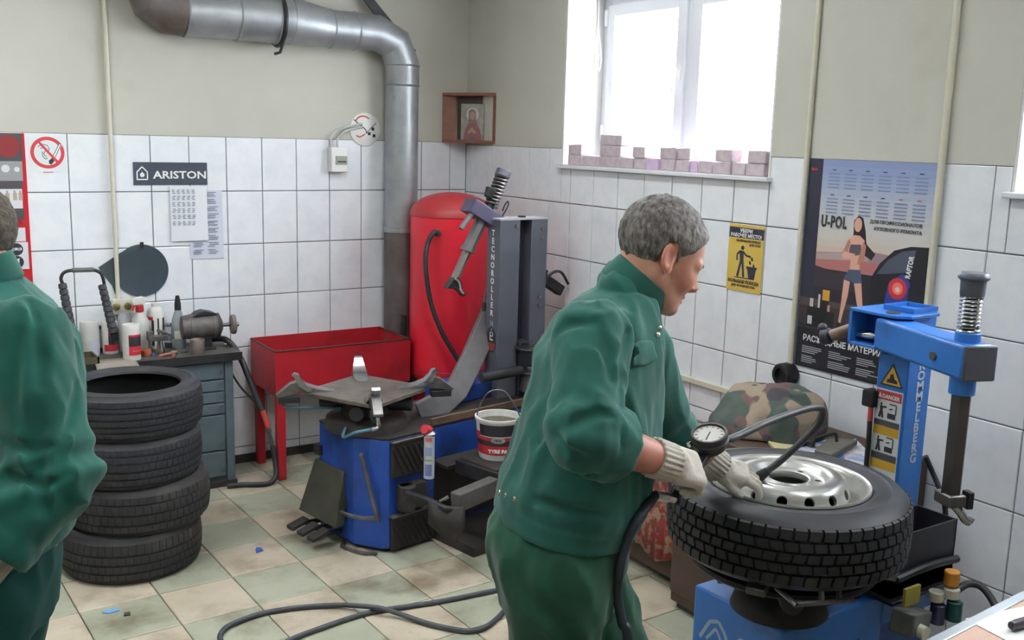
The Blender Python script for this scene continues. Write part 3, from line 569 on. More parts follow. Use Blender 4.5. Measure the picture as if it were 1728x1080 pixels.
ar.poly([(.58, .52), (.64, .45), (.74, .385), (.86, .36), (1, .355), (1, .74), (.62, .74), (.58, .66)], pc((32, 32, 42), 'car')); ar.poly([(.62, .50), (.70, .43), (.80, .385), (.90, .372), (.88, .47), (.72, .49)], pc((78, 84, 100), 'car_glass')); ar.poly([(.70, .62), (.72, .53), (.82, .48), (.88, .52), (.86, .62), (.76, .68)], pc((44, 60, 140), 'car_blue')); ar.disc(.79, .55, .07, pc((196, 50, 60), 'lamp')); ar.disc(.79, .55, .04, pc((232, 120, 110), 'lamp_mid')); ar.disc(.79, .555, .018, pc((240, 200, 180), 'lamp_core')); ar.poly([(.66, .66), (.72, .65), (.73, .72), (.67, .72)], pc((50, 70, 170), 'bumper'))
_k0 = len(ar.mb.v)
SK = pc((214, 164, 146), 'skin'); SKd = pc((180, 126, 112), 'skin_shade'); HR = pc((46, 36, 38), 'hair'); DN = pc((74, 86, 110), 'denim'); TP = pc((86, 80, 88), 'top')
ar.poly([(.335, .26), (.375, .235), (.42, .245), (.45, .30), (.47, .36), (.56, .40), (.53, .43), (.45, .41), (.40, .36), (.34, .34)], HR); ar.disc(.377, .277, .036, SK, asp=.9); ar.poly([(.35, .325), (.40, .325), (.45, .345), (.45, .40), (.42, .45), (.43, .49), (.33, .49), (.335, .44), (.30, .40), (.30, .345)], SK); ar.poly([(.32, .37), (.42, .365), (.43, .41), (.36, .42), (.31, .405)], TP); ar.poly([(.30, .345), (.32, .36), (.29, .42), (.24, .425), (.25, .405)], SKd); ar.poly([(.24, .425), (.26, .405), (.37, .41), (.37, .43), (.27, .44)], SK); ar.poly([(.44, .35), (.47, .37), (.46, .44), (.40, .46), (.40, .445)], SKd)
ar.poly([(.325, .485), (.435, .48), (.46, .54), (.38, .545), (.35, .535), (.275, .535)], DN); ar.poly([(.285, .535), (.345, .54), (.335, .61), (.30, .70), (.285, .745), (.262, .745), (.275, .66)], SK); ar.poly([(.385, .545), (.455, .54), (.475, .61), (.50, .69), (.525, .745), (.495, .745), (.455, .68), (.42, .62)], SK); ar.poly([(.255, .735), (.285, .74), (.285, .775), (.25, .775)], pc((40, 30, 34), 'shoe'))
for _i in range(_k0, len(ar.mb.v)):
    _p = np.array(ar.mb.v[_i]); _u = (_p - ar.tl) @ ar.X / pw; ar.mb.v[_i] = tuple(_p + ar.X * (.452 + (_u - .385) * .84 - _u) * pw - ar.Y * .012 * ph)
for u, v0, v1, w, c in ((.09, .66, .70, .03, (190, 194, 188)), (.155, .635, .73, .018, (196, 196, 196)), (.21, .61, .66, .06, (206, 150, 60)), (.20, .66, .75, .07, (36, 34, 38)), (.24, .68, .75, .02, (190, 150, 120)), (.14, .70, .79, .17, (28, 28, 32)), (.26, .71, .78, .06, (34, 34, 38)), (.085, .745, .785, .04, (196, 198, 202))): ar.rect(u - w / 2 + .02, v0, u + w / 2 + .02, v1, pc(c, f'can_{u}_{v0}'))
ar.rect(.0, .80, 1, .803, pc((80, 76, 80), 'rule'))
mo = pc((122, 136, 172), 'month'); mr_ = pc((196, 90, 100), 'month_red')
for r_i in range(2):
    for c_i in range(6):
        u = .17 + c_i * .135; v = .045 + r_i * .115; ar.rect(u + .03, v, u + .06, v + .005, mr_ if (r_i and c_i > 3) else pc((60, 70, 100), 'month_name'))
        for q in range(5): ar.rect(u, v + .018 + q * .016, u + .095, v + .0235 + q * .016, mo)
ar.build(cp)
def ptext(s, size, u, v, m, **k): return text(s, size, V(-.0072, py0 - u * pw, pz1 - v * ph), (0, -1, 0), (0, 0, 1), m, cp, **k)
ptext('2014', .016, .02, .055, INK_R, bold=.0006); ptext('U-POL', .066, .14, .312, INK_K, bold=.0022, xs=.62, spacing=1.12)
ptext('ДЛЯ ПРОФЕССИОНАЛОВ', .0185, .93, .275, INK_K, align='RIGHT', bold=.0003); ptext('КУЗОВНОГО РЕМОНТА', .0185, .93, .305, INK_K, align='RIGHT', bold=.0003)
ptext('РАСХОДНЫЕ МАТЕРИАЛЫ', .034, .06, .868, INK_W, bold=.0008); 
text('RAPTOR', .03, V(-.0072, py0 - .875 * pw, pz1 - .50 * ph), (0, -.12, 1), (0, 1, .12), INK_W, cp, bold=.001, xs=.75)
for c_i in range(4):
    for q in range(9):
        if q == 4: continue
        ar2 = None
ar = Art((-.0068, py0, pz1), (0, -1, 0), (0, 0, 1), pw, ph); GW = flat('small_print', (170, 170, 176)); rr = np.random.default_rng(5)
for c_i in range(4):
    for q in range(9):
        if q in (4,): continue
        u = .06 + c_i * .235; v = .895 + q * .0095; ar.rect(u, v, u + rr.uniform(.09, .19), v + .0045, GW)
ar.build(cp, 'small_print')
# ================================================================== WORKBENCH, TUB, TANK, TYRES
BZ = 0.752
bench = thing('workbench', 'grey blue metal workbench with drawers and oily top standing behind the tyre stack', 'workbench', (-2.3, -.2, 0)); bxl, bxr = -3.15, -1.615
mb = MB(); mb.b2((bxl, -.375, BZ - .028), (bxr, -.015, BZ)); top = mb.build('worktop', M_bench, bench, bevel=.004)
mb = MB(); mb.b2((bxl, -.378, BZ - .042), (bxr + .002, -.37, BZ + .001)); mb.build('edge_strip', M_darkmetal, top, smooth=False)
mb = MB(); mb.b2((-2.15, -.335, .03), (-1.665, -.03, BZ - .029)); cab = mb.build('cabinet', M_cab, bench, bevel=.003)
mb = MB(); mb.b2((-1.70, -.345, .0), (-1.655, -.30, BZ - .03)); mb.build('post', M_cab, bench, bevel=.004)
mb = MB(); mb.b2((-3.1, -.34, .0), (-3.05, -.29, BZ - .03)); mb.build('post', M_cab, bench, bevel=.004)
mb = MB(); mb.b2((-3.1, -.06, .0), (-3.05, -.03, BZ - .03)); mb.build('post', M_cab, bench, bevel=.004)
mb = MB(); mb.b2((-2.16, -.36, 0), (-1.65, -.02, .03)); mb.build('plinth', M_grime, bench)
zs = [.70, .60, .535, .47, .405, .20, .05]; nm = ['drawer', 'drawer', 'drawer', 'drawer', 'lower_door', 'kick_panel']
for a, b, n in zip(zs[:-1], zs[1:], nm):
    mb = MB(); mb.b2((-2.14, -.349, b + .008), (-1.708, -.334, a)); d = mb.build(n, M_cab, bench, bevel=.004)
    if n == 'drawer': mb = MB(); mb.b2((-1.99, -.362, (a + b) / 2 - .006), (-1.86, -.35, (a + b) / 2 + .006)); mb.build('handle', M_darkmetal, d, bevel=.003)
mb = MB(); mb.b2((-3.1, -.33, .2), (-2.16, -.04, .215)); mb.build('shelf', M_cab, bench, smooth=False)

def on(x, y, z=BZ): return fl(x, y, z)
def bat(x, yy): p = wa(x, 578, yy); return V(p[0], yy, BZ)
def can_thing(name, label, cat, c, r, h, m, label_bands=(), cap=None, prof=None, group=None, band_ang=None):
    t = thing(name, label, cat, c, group); pr = prof or [(0, 0), (r * .96, 0), (r, .004), (r, h - .006), (r * .95, h), (r * .8, h), (r * .8, h - .004), (0, h - .004)]
    mb = MB(); mb.lathe(pr, 28, c); mb.build('body', m, t)
    for z0, z1, bm_, *an in label_bands:
        a0, a1 = an if an else (0, None)
        mb = MB(); mb.lathe([(r + .0006, z0), (r + .0008, (z0 + z1) / 2), (r + .0006, z1)], 24, c, a0=a0, a1=a1); mb.build('label_band', bm_, t)
    if cap:
        mb = MB(); mb.lathe(cap[0], 20, c); mb.build('cap', cap[1], t)
    return t
CW = mat('scuffed_white_plastic', (222, 222, 218), (204, 202, 196), rough=.5, scale=14); C_RED = flat('label_red', (188, 44, 56), .5); C_BLK = flat('label_black', (48, 44, 48), .5); C_PINK = flat('label_rose', (206, 92, 104), .5)
# cylinder hub: view direction angle at the camera
def face_ang(c): d = CAM_POS - np.asarray(c); return math.atan2(d[1], d[0])
def band(c, half): a = face_ang(c); return (a - half, a + half)
c = bat(222, -.30); a = face_ang(c)
can_thing('paint_can', 'white can with red and black label at the front of the bench', 'can', c, .0445, .185, CW, [(.075, .125, C_BLK, a - .3, a + 1.5), (.125, .135, C_RED, a - .3, a + 1.5), (.028, .075, C_RED, a - .3, a + 1.5), (.045, .056, CW, a + .1, a + 1.2)])
c = bat(152, -.10); a = face_ang(c); can_thing('white_canister', 'plain white canister behind the left leg of the bent handle tool', 'canister', c, .047, .18, CW, [(.0, .09, flat('label_bluewhite', (206, 212, 236), .5), a + .2, a + .9)])
c = bat(186, -.09); a = face_ang(c); can_thing('red_label_canister', 'white canister with red and black label behind the bent handle tool', 'canister', c, .04, .17, CW, [(.05, .10, C_BLK, a - .2, a + 1.4), (.015, .05, C_RED, a - .8, a + 1.4), (.10, .115, C_RED, a - .2, a + 1.4)])
# trigger spray bottle
c = bat(238, -.14); t = thing('spray_bottle', 'cloudy plastic trigger spray bottle with red collar and white head on the bench', 'spray bottle', c); M_cloud = mat('cloudy_plastic', (196, 198, 194), (178, 180, 176), rough=.35, scale=6)
S_ = lambda pr: [(r, z * 1.17) for r, z in pr]
mb = MB(); mb.lathe(S_([(0, 0), (.043, 0), (.046, .008), (.046, .13), (.040, .155), (.022, .175), (.016, .19), (0, .19)]), 24, c); mb.build('bottle', M_cloud, t)
mb = MB(); mb.lathe(S_([(.018, .185), (.021, .19), (.021, .215), (.016, .218)]), 20, c); mb.build('collar', C_RED, t)
mb = MB(); mb.prism(S_([(-.035, .218), (.02, .218), (.034, .232), (.034, .250), (.012, .258), (-.028, .252), (-.045, .238)]), c + V(0, -.011, 0), (1, 0, 0), (0, 0, 1), (0, 1, 0), .022); mb.build('trigger_head', CW, t, bevel=.004)
mb = MB(); mb.prism(S_([(-.022, .218), (-.034, .222), (-.040, .195), (-.034, .190)]), c + V(0, -.006, 0), (1, 0, 0), (0, 0, 1), (0, 1, 0), .012); mb.build('trigger', C_RED, t)
c = bat(264, -.07); a = face_ang(c); can_thing('striped_bottle', 'white bottle with dark and red stripes right of the spray bottle', 'bottle', c, .044, .225, CW, [(.16, .178, C_RED, a - 1.4, a - .3), (.02, .16, C_BLK, a - .5, a - .2), (.02, .17, C_BLK, a + .2, a + .4), (.1, .17, C_BLK, a + .9, a + 1.5)], prof=[(0, 0), (.043, 0), (.044, .01), (.044, .20), (.036, .22), (.02, .23), (.02, .248), (0, .25)])
c = bat(211, -.06); can_thing('round_jar', 'pale round jar behind the spray bottle by the mirror', 'jar', c, .038, .1, mat('grey_plastic', (176, 178, 180), (160, 160, 164), rough=.5, scale=9), prof=[(0, 0), (.038, 0), (.039, .12), (.036, .17), (.025, .205), (0, .215)])
c = bat(287, -.075); a = face_ang(c); can_thing('oil_tin', 'grey and white tin with dark base left of the clear bottle', 'tin', c, .036, .115, mat('grey_tin', (170, 174, 182), (140, 142, 156), rough=.4, scale=16), [(0, .03, C_BLK), (.04, .08, flat('label_blue_grey', (116, 120, 150)), a - .6, a + .7)], cap=([(0, .118), (.018, .118), (.02, .125), (.012, .135), (0, .137)], M_chrome))
c = bat(302, -.12); t = thing('clear_bottle', 'clear plastic bottle with pointed black cap left of the bench grinder', 'bottle', c); M_clear = mat('milky_clear_plastic', (190, 198, 200), (176, 182, 184), rough=.15, scale=5)
_b = M_clear.node_tree.nodes['Principled BSDF']; _b.inputs['Transmission Weight'].default_value = .55; _b.inputs['IOR'].default_value = 1.2
mb = MB(); mb.lathe([(0, 0), (.036, 0), (.038, .006), (.038, .05), (.036, .055), (.038, .06), (.038, .12), (.034, .155), (.022, .195), (.014, .212), (0, .212)], 28, c); mb.build('bottle', M_clear, t)
mb = MB(); mb.lathe([(0, .21), (.018, .21), (.017, .245), (.013, .27), (.010, .288), (.006, .29), (0, .29)], 20, c); mb.build('cap', M_black, t)
mb = MB(); mb.lathe([(.0385, .055), (.0387, .08), (.0385, .1)], 24, c, a0=face_ang(c) - .6, a1=face_ang(c) + .6); mb.build('label_band', flat('label_cream', (206, 204, 190)), t)
# bench grinder
c = on(353, 590); ax = unit((1, -.10, 0)); g = thing('bench_grinder', 'grey electric bench grinder with round wheel at the right end of the bench', 'grinder', V(c[0], c[1], BZ)); gc = V(-1.772, -.2, BZ + .125)
M_motor = mat('motor_grey', (112, 108, 106), (86, 82, 82), rough=.5, metal=.3, scale=18, dirt=(74, 66, 60), dscale=10)
mb = MB(); mb.tube([gc - ax * .115, gc - ax * .11, gc - ax * .07, gc - ax * .068, gc - ax * .062, gc + ax * .05, gc + ax * .054, gc + ax * .09, gc + ax * .105], [.04, .062, .068, .071, .068, .068, .071, .062, .03], 28); mot = mb.build('motor', M_motor, g)
for s in (.056, .066, .076, .086): mb = MB(); mb.tube([gc + ax * (s - .002), gc + ax * s, gc + ax * (s + .002)], [.066, .070, .066], 28); mb.build('cooling_rib', M_motor, mot)
mb = MB(); mb.lathe([(.0695, -.03), (.0698, 0), (.0695, .04)], 10, gc, frame_from(ax), a0=math.radians(230), a1=math.radians(292)); mb.build('name_plate', flat('name_plate', (150, 136, 140), .4), mot)
mb = MB(); mb.cyl(gc + ax * .1, gc + ax * .175, .010, n=14); mb.build('shaft', M_steel, g)
wcn = gc + ax * .165; mb = MB(); mb.lathe([(0, -.012), (.05, -.012), (.054, -.008), (.054, .008), (.05, .012), (0, .012)], 28, wcn, frame_from(ax)); w = mb.build('grinding_wheel', mat('grinding_stone', (126, 116, 106), (108, 98, 90), rough=.9, scale=30), g); mb = MB(); mb.cyl(wcn + ax * .012, wcn + ax * .03, .014, n=6); mb.build('nut', M_steel, w)
mb = MB(); mb.prism([(-.06, 0), (.075, 0), (.055, .018), (.0, .030), (-.03, .022)], gc + V(0, -.04, .06), (1, 0, 0), (0, 0, 1), (0, 1, 0), .08); mb.build('cover', M_darkmetal, g, bevel=.004)
mb = MB(); mb.b2((gc[0] - .05, gc[1] - .05, BZ + .001), (gc[0] + .06, gc[1] + .05, BZ + .012)); mb.b2((gc[0] - .03, gc[1] - .035, BZ + .01), (gc[0] + .04, gc[1] + .035, BZ + .07)); mb.build('foot', M_darkmetal, g, bevel=.004)
c = bat(333, -.31); t = thing('tin_mug', 'dull metal mug in front of the bench grinder', 'mug', c); mb = MB(); mb.lathe([(0, 0), (.037, 0), (.0375, .004), (.0375, .076), (.0365, .078), (.035, .076), (.035, .006), (0, .006)], 26, c); mb.build('cup', mat('dull_tin', (140, 130, 124), (112, 104, 98), rough=.45, metal=.6, scale=12), t)
# vice-like clamp tool, funnel, pliers, key ring, bits
c = bat(270, -.22); t = thing('pipe_clamp', 'dark clamp with fluted metal foot in the middle of the bench', 'clamp', c)
mb = MB(); mb.lathe([(0, 0), (.024, 0), (.020, .02), (.016, .05), (.014, .07), (0, .07)], 12, c); mb.build('fluted_foot', M_chrome, t, ang=15)
mb = MB(); mb.box(c + V(-.01, 0, .085), (.10, .035, .03)); mb.box(c + V(-.05, 0, .10), (.03, .03, .05)); mb.box(c + V(.02, 0, .11), (.07, .03, .018), np.array(Euler((0, .5, 0)).to_matrix())); mb.build('jaw', M_steel, t, bevel=.003)
c = bat(246, -.24); t = thing('orange_bung', 'small orange plastic bung behind the front can', 'bung', c); mb = MB(); mb.lathe([(0, 0), (.026, 0), (.028, .004), (.026, .03), (.02, .034), (0, .034)], 20, c); mb.build('bung', flat('dull_orange', (176, 92, 54), .6), t)
c = on(289, 600); t = thing('pliers', 'pair of pliers with worn reddish handles near the bench front edge', 'pliers', c + V(0, 0, .004)); d1 = unit((.75, .66, 0)); d2 = unit((.45, .9, 0))
for d, e in ((d1, -.012), (d2, .012)):
    s = V(-d[1], d[0], 0) * e; mb = MB(); mb.tube(catmull([c - d * .075 - s * 1.8 + V(0, 0, .009), c - d * .04 - s * 2 + V(0, 0, .009), c + V(0, 0, .011)], 5), .0075, 8); mb.build('handle', flat('reddish_grip', (158, 92, 80), .6), t)
    mb = MB(); mb.box(c + d * .025 + V(0, 0, .012), (.05, .014, .012), np.stack([d, V(-d[1], d[0], 0), V(0, 0, 1)], 1)); mb.build('jaw', mat('worn_brass', (168, 146, 128), (140, 118, 100), rough=.5, scale=30), t, bevel=.002)
for x, y, r, lb in ((311, 594, .018, 'larger thin steel ring lying near the bench front edge'), (326, 595, .013, 'smaller thin steel ring lying in front of the tin mug')):
    c = on(x, y) + V(0, 0, .0035); mb = MB(); mb.tube([c + r * V(math.cos(a), math.sin(a), 0) for a in np.linspace(0, 2 * math.pi, 22)[:-1]], .0028, 6, closed=True); tag(mb.build('steel_ring', M_steel, None), lb, 'ring')
c = on(259, 600); mb = MB(); mb.lathe([(0, 0), (.009, 0), (.010, .004), (.008, .014), (0, .016)], 14, c); tag(mb.build('blue_cap', flat('cap_blue', (60, 76, 150)), None), 'tiny blue plastic cap near the bench front edge', 'cap')
for x, y, lb in ((352, 582, 'steel nut lying under the grinder on its left'), (381, 584, 'steel nut lying under the grinding wheel')):
    c = on(x, y); mb = MB(); mb.cyl(c, c + V(0, 0, .012), .011, n=6); tag(mb.build('steel_nut', M_chrome, None, bevel=.001), lb, 'nut')
# bent-handle tool with two ribbed legs (spring compressor) and its base, vice with rods
t = thing('handle_tool', 'black tool with bent tube handle and two ribbed legs standing on the bench left', 'tool', on(150, 588)); yy = -.22
P = lambda x, y, o=0: wa(x, y, yy + o)
arch = catmull([P(107, 482), P(103, 470), P(108, 460), P(122, 456), P(150, 455), P(160, 456), P(170, 461), P(174, 470), P(176, 480)], 5)
mb = MB(); mb.tube(arch, .0085, 10); mb.build('handle', M_darkmetal, t)
mb = MB(); mb.tube([P(122, 456), P(158, 455)], .012, 12); mb.build('grip', mat('green_grey_grip', (100, 108, 104), (84, 90, 88), rough=.6, scale=20), t)
for a, b, o in ((P(105, 478), P(122, 565, -.02), 0), (P(172, 480), P(192, 562, -.02), 0)):
    N = 9; pts = []; rs = []
    for i in range(N):
        for q, r in ((0, .015), (.12, .020), (.85, .021), (.97, .016)): pts.append(a + (b - a) * (i + q) / N); rs.append(r + .004 * i / N)
    mb = MB(); mb.tube(pts, rs, 14); mb.build('ribbed_leg', mat('ribbed_black_rubber', (72, 74, 80), (54, 56, 62), rough=.6, scale=20), t)
mb = MB(); mb.tube([P(122, 565, -.02), P(124, 578, -.03), P(126, 590, -.05)], [.018, .006, .006], 10); mb.build('screw_rod', M_steel, t)
mb = MB(); mb.tube([P(192, 562, -.02), P(194, 574, -.02)], [.02, .018], 12); mb.build('end_socket', M_darkmetal, t)
q = on(128, 590); mb = MB(); mb.lathe([(0, 0), (.04, 0), (.042, .006), (.03, .012), (.012, .016), (0, .016)], 20, q); mb.build('base_ring', M_grime, t)
v = thing('small_vice', 'dark small vice stand with forked rods on the bench behind the hanging sheet', 'vice', on(168, 590)); q0 = on(168, 592)
for x0, y0, x1, y1 in ((155, 592, 156, 552), (167, 592, 168, 545), (183, 590, 178, 553)):
    a = on(x0, y0); b = a + V((x1 - x0) * .0025, 0, (y0 - y1) * .0031); mb = MB(); mb.tube([a, b], .006, 8); mb.build('rod', M_darkmetal, v)
mb = MB(); mb.tube(catmull([q0 + V(-.05, 0, .05), q0 + V(-.035, 0, .10), q0 + V(0, 0, .125), q0 + V(.04, 0, .13), q0 + V(.06, 0, .10)], 5), .009, 10); mb.build('yoke', M_darkmetal, v)
mb = MB(); mb.b2((q0[0] - .06, q0[1] - .03, BZ), (q0[0] + .08, q0[1] + .03, BZ + .012)); mb.build('foot', M_grime, v, bevel=.003)
mb = MB(); mb.tube(catmull([q0 + V(.03, -.01, .012), q0 + V(.03, -.01, .09), q0 + V(.045, -.01, .11), q0 + V(.06, -.01, .06), q0 + V(.06, -.01, .013)], 5), .004, 8); mb.build('hook_wire', M_chrome, v)
c = on(120, 575); mb = MB(); mb.lathe([(0, 0), (.06, 0), (.065, .01), (.06, .12), (.045, .15), (0, .15)], 20, V(-2.45, -.10, BZ)); tag(mb.build('dark_jar', M_grime, None), 'dark greasy jar at the left end of the bench near the wall', 'jar')
c = on(130, 606, BZ); t = thing('brown_tray', 'brown greenish tray at the left end of bench behind the worker', 'tray', V(-2.44, -.24, BZ)); mb = MB(); mb.b2((-2.56, -.36, BZ + .001), (-2.34, -.2, BZ + .006)); mb.b2((-2.56, -.36, BZ + .001), (-2.34, -.352, BZ + .04)); mb.b2((-2.56, -.208, BZ + .001), (-2.34, -.2, BZ + .04)); mb.b2((-2.348, -.36, BZ + .001), (-2.34, -.2, BZ + .04)); mb.build('tray', mat('brown_tray_paint', (92, 84, 62), (70, 66, 50), rough=.6, scale=8), t)
# bent sheet hanging over the front edge
P0 = [on(140, 596), on(200, 594)]; mb = MB(); n = 8; vs_ = []; 
for i in range(n + 1):
    s = i / n; x = P0[0][0] + (P0[1][0] - P0[0][0]) * s
    prof = [(-.27, BZ + .004), (-.33, BZ + .004), (-.385, BZ + .002 + .006 * math.sin(s * math.pi)), (-.43, BZ - .028 + .022 * math.sin(s * math.pi)), (-.455, BZ - .052 + .032 * math.sin(s * math.pi))]
    for y, z in prof: vs_.append((x + (y + .27) * -.10 + (s - .5) * (-(y + .27)) * .25, y, z))
F = [(i * 5 + j, i * 5 + j + 1, (i + 1) * 5 + j + 1, (i + 1) * 5 + j) for i in range(n) for j in range(4)]; mb.add(vs_, F); sheet = mb.build('bent_sheet', mat('grey_sheet', (152, 146, 136), (134, 128, 118), rough=.6, scale=8), None); so_ = sheet.modifiers.new('thickness', 'SOLIDIFY'); so_.thickness = .003; so_.offset = 1
tag(sheet, 'bent grey sheet hanging over the front edge of the bench', 'sheet')
# brass taps at the end of the white pipe
t = thing('pipe_tap', 'brass taps on a small white fitting at the end of the wall pipe', 'tap', (-2.16, -.03, 1.0)); mb = MB(); mb.b2((-2.20, -.045, .945), (-2.08, -.004, 1.03)); mb.build('fitting', M_conduit, t, bevel=.006)
for x in (-2.185, -2.125): mb = MB(); mb.lathe([(0, .02), (.016, .016), (.021, .0), (.016, -.016), (0, -.02)], 16, (x, -.06, .99), frame_from((0, 1, 0))); mb.build('tap_knob', mat('aged_brass', (170, 160, 110), (120, 112, 70), rough=.3, metal=.9, scale=40), t)
mb = MB(); mb.tube([V(-2.155, -.02, .945), V(-2.155, -.02, .8)], .012, 10); mb.build('drop_pipe', M_conduit, t)

# ---- dark thick hose with a red inflating handle, hanging from the bench to the floor
pts = catmull([V(-1.70, -.1, BZ + .03), V(-1.64, -.2, BZ + .035), V(-1.585, -.24, .70), V(-1.545, -.30, .56), V(-1.50, -.36, .40)], 6)
hz = thing('inflator_hose', 'thick black hose with red grip hanging from the bench end to the floor', 'hose', (-1.5, -.36, 0)); mb = MB(); mb.tube(pts, .017, 10); mb.build('upper_hose', M_hose, hz)
mb = MB(); mb.tube([V(-1.50, -.36, .405), V(-1.478, -.385, .31)], [.017, .015], 12); mb.build('grip', flat('grip_red', (186, 70, 62), .5), hz)
mb = MB(); mb.tube([V(-1.478, -.385, .312), V(-1.474, -.39, .29), V(-1.472, -.392, .27), V(-1.468, -.395, .24), V(-1.462, -.40, .20)], [.011, .013, .009, .013, .011], 12); mb.build('coupling', M_steel, hz)
mb = MB(); mb.tube(catmull([V(-1.462, -.40, .205), V(-1.455, -.42, .12), V(-1.462, -.45, .05), V(-1.50, -.47, .02), V(-1.56, -.46, .016), V(-1.64, -.42, .016), V(-1.72, -.40, .016)], 6), .014, 10); mb.build('lower_hose', M_hose, hz)
mb = MB(); mb.tube(catmull([V(-1.625, -.16, .70), V(-1.60, -.12, .60), V(-1.555, -.16, .5), V(-1.505, -.25, .43)], 6), .006, 8); tag(mb.build('thin_cable', M_hose, None), 'thin black cable hanging behind the thick hose at bench end', 'cable')

# ---- red water tub on legs
tub = thing('water_tub', 'red open steel water tub on legs against the back wall', 'tub', (-1.03, -.23, 0)); tx0, tx1, ty0, ty1, tz0, tz1 = -1.445, -.615, -.425, -.02, .49, .745; wl = .006
mb = MB(); mb.b2((tx0, ty0, tz0), (tx1, ty0 + wl, tz1)); mb.build('front_panel', M_redtub, tub, smooth=False)
mb = MB(); mb.b2((tx0, ty1 - wl, tz0), (tx1, ty1, tz1 + .006)); mb.build('back_panel', M_redtub, tub, smooth=False)
for x in (tx0, tx1 - wl): mb = MB(); mb.b2((x, ty0 + wl, tz0), (x + wl, ty1 - wl, tz1)); mb.build('end_panel', M_redtub, tub, smooth=False)
mb = MB(); mb.b2((tx0 + wl, ty0 + wl, tz0 + .004), (tx1 - wl, ty1 - wl, tz0 + .01)); mb.build('bottom', M_redtub_in, tub, smooth=False)
mb = MB(); mb.b2((tx0 + wl, ty0 + wl, tz0 + .05), (tx1 - wl, ty1 - wl, tz0 + .10)); w = mb.build('water', mat('dirty_water', (62, 54, 44), (74, 44, 38), rough=.12, scale=3), tub, smooth=False)
mb = MB(); e = .012; mb.b2((tx0 - e * .3, ty0 - e * .3, tz1 - .003), (tx1 + e * .3, ty0 + e, tz1 + .002)); mb.b2((tx0 - e * .3, ty0, tz1 - .003), (tx0 + e, ty1, tz1 + .002)); mb.b2((tx1 - e, ty0, tz1 - .003), (tx1 + e * .3, ty1, tz1 + .002)); mb.build('rim', M_redtub_in, tub, smooth=False)
for x in (tx0 + .012, tx1 - .06):
    for y in (ty0 + .012, ty1 - .06):
        mb = MB(); mb.b2((x, y, 0), (x + .048, y + .048, tz0 + .004)); mb.build('leg', M_redtub, tub, bevel=.004)

# ---- red air tank with hose
tcx, tcy, tr_ = -.33, -.405, .249; tank = thing('air_tank', 'tall red compressed air tank standing in the corner behind the tyre changer', 'tank', (tcx, tcy, 0))
dome = [(tr_ * math.cos(a), 1.475 + .13 * math.sin(a)) for a in np.linspace(0, math.pi / 2, 10)]
mb = MB(); mb.lathe([(tr_, .55), (tr_, 1.475)], 48, (tcx, tcy, 0)); mb.build('shell', M_red, tank)
mb = MB(); mb.lathe([(tr_ + .002, 1.468)] + [(r + .002, z) for r, z in dome], 48, (tcx, tcy, 0)); mb.build('top_dome', mat('dusty_red_paint', (178, 40, 50), (150, 70, 66), rough=.45, scale=2.2, lo=.4, hi=.75), tank)
mb = MB(); mb.lathe([(0, .36)] + [(tr_ * math.cos(a) + .001, .55 - .13 * math.sin(a) - .002) for a in np.linspace(math.pi / 2, 0, 10)] + [(tr_ + .001, .56)], 48, (tcx, tcy, 0)); mb.build('bottom_dome', M_red, tank)
for z in (1.47, .555): mb = MB(); mb.lathe([(tr_, z - .006), (tr_ + .003, z), (tr_, z + .006)], 48, (tcx, tcy, 0)); mb.build('weld_seam', M_redtub, tank)
for k in range(3):
    a = k * 2.094 + .5; q = V(tcx + .19 * math.cos(a), tcy + .19 * math.sin(a), 0); mb = MB(); mb.b2(q + V(-.03, -.03, 0), q + V(.03, .03, .52)); mb.build('leg', M_redtub, tank, bevel=.003)
fa = math.radians(222); fp = V(tcx + tr_ * math.cos(fa), tcy + tr_ * math.sin(fa), 1.385); fo = V(math.cos(fa), math.sin(fa), 0)
mb = MB(); mb.cyl(fp - fo * .01, fp + fo * .035, .016, n=14); mb.cyl(fp + fo * .015, fp + fo * .03, .022, n=6); mb.build('fitting', M_steel, tank)
hs = catmull([fp + fo * .03, fp + fo * .06 + V(-.01, 0, .005), V(-.60, -.60, 1.33), V(-.625, -.62, 1.22), V(-.60, -.63, 1.02), V(-.555, -.66, .86), V(-.50, -.69, .74), V(-.43, -.72, .62), V(-.37, -.76, .52), V(-.30, -.8, .40), V(-.28, -.8, .1), V(-.3, -.82, .02)], 7)
mb = MB(); mb.tube(hs, .014, 10); tag(mb.build('air_hose', M_hose, None), 'black air hose curving from the red tank fitting down its front', 'hose')
mb = MB(); mb.tube(catmull([V(-.60, -.26, .9), V(-.59, -.27, .7), V(-.595, -.30, .5)], 5), .018, 10); 
# ---- thin dark pipe beside the duct behind the tub
tag(MB().tube([V(-.585, -.28, 0.0), V(-.585, -.28, .86)], .02, 12).build('steel_pipe', M_darkmetal, None), 'dark upright pipe between the red tub and red tank', 'pipe')

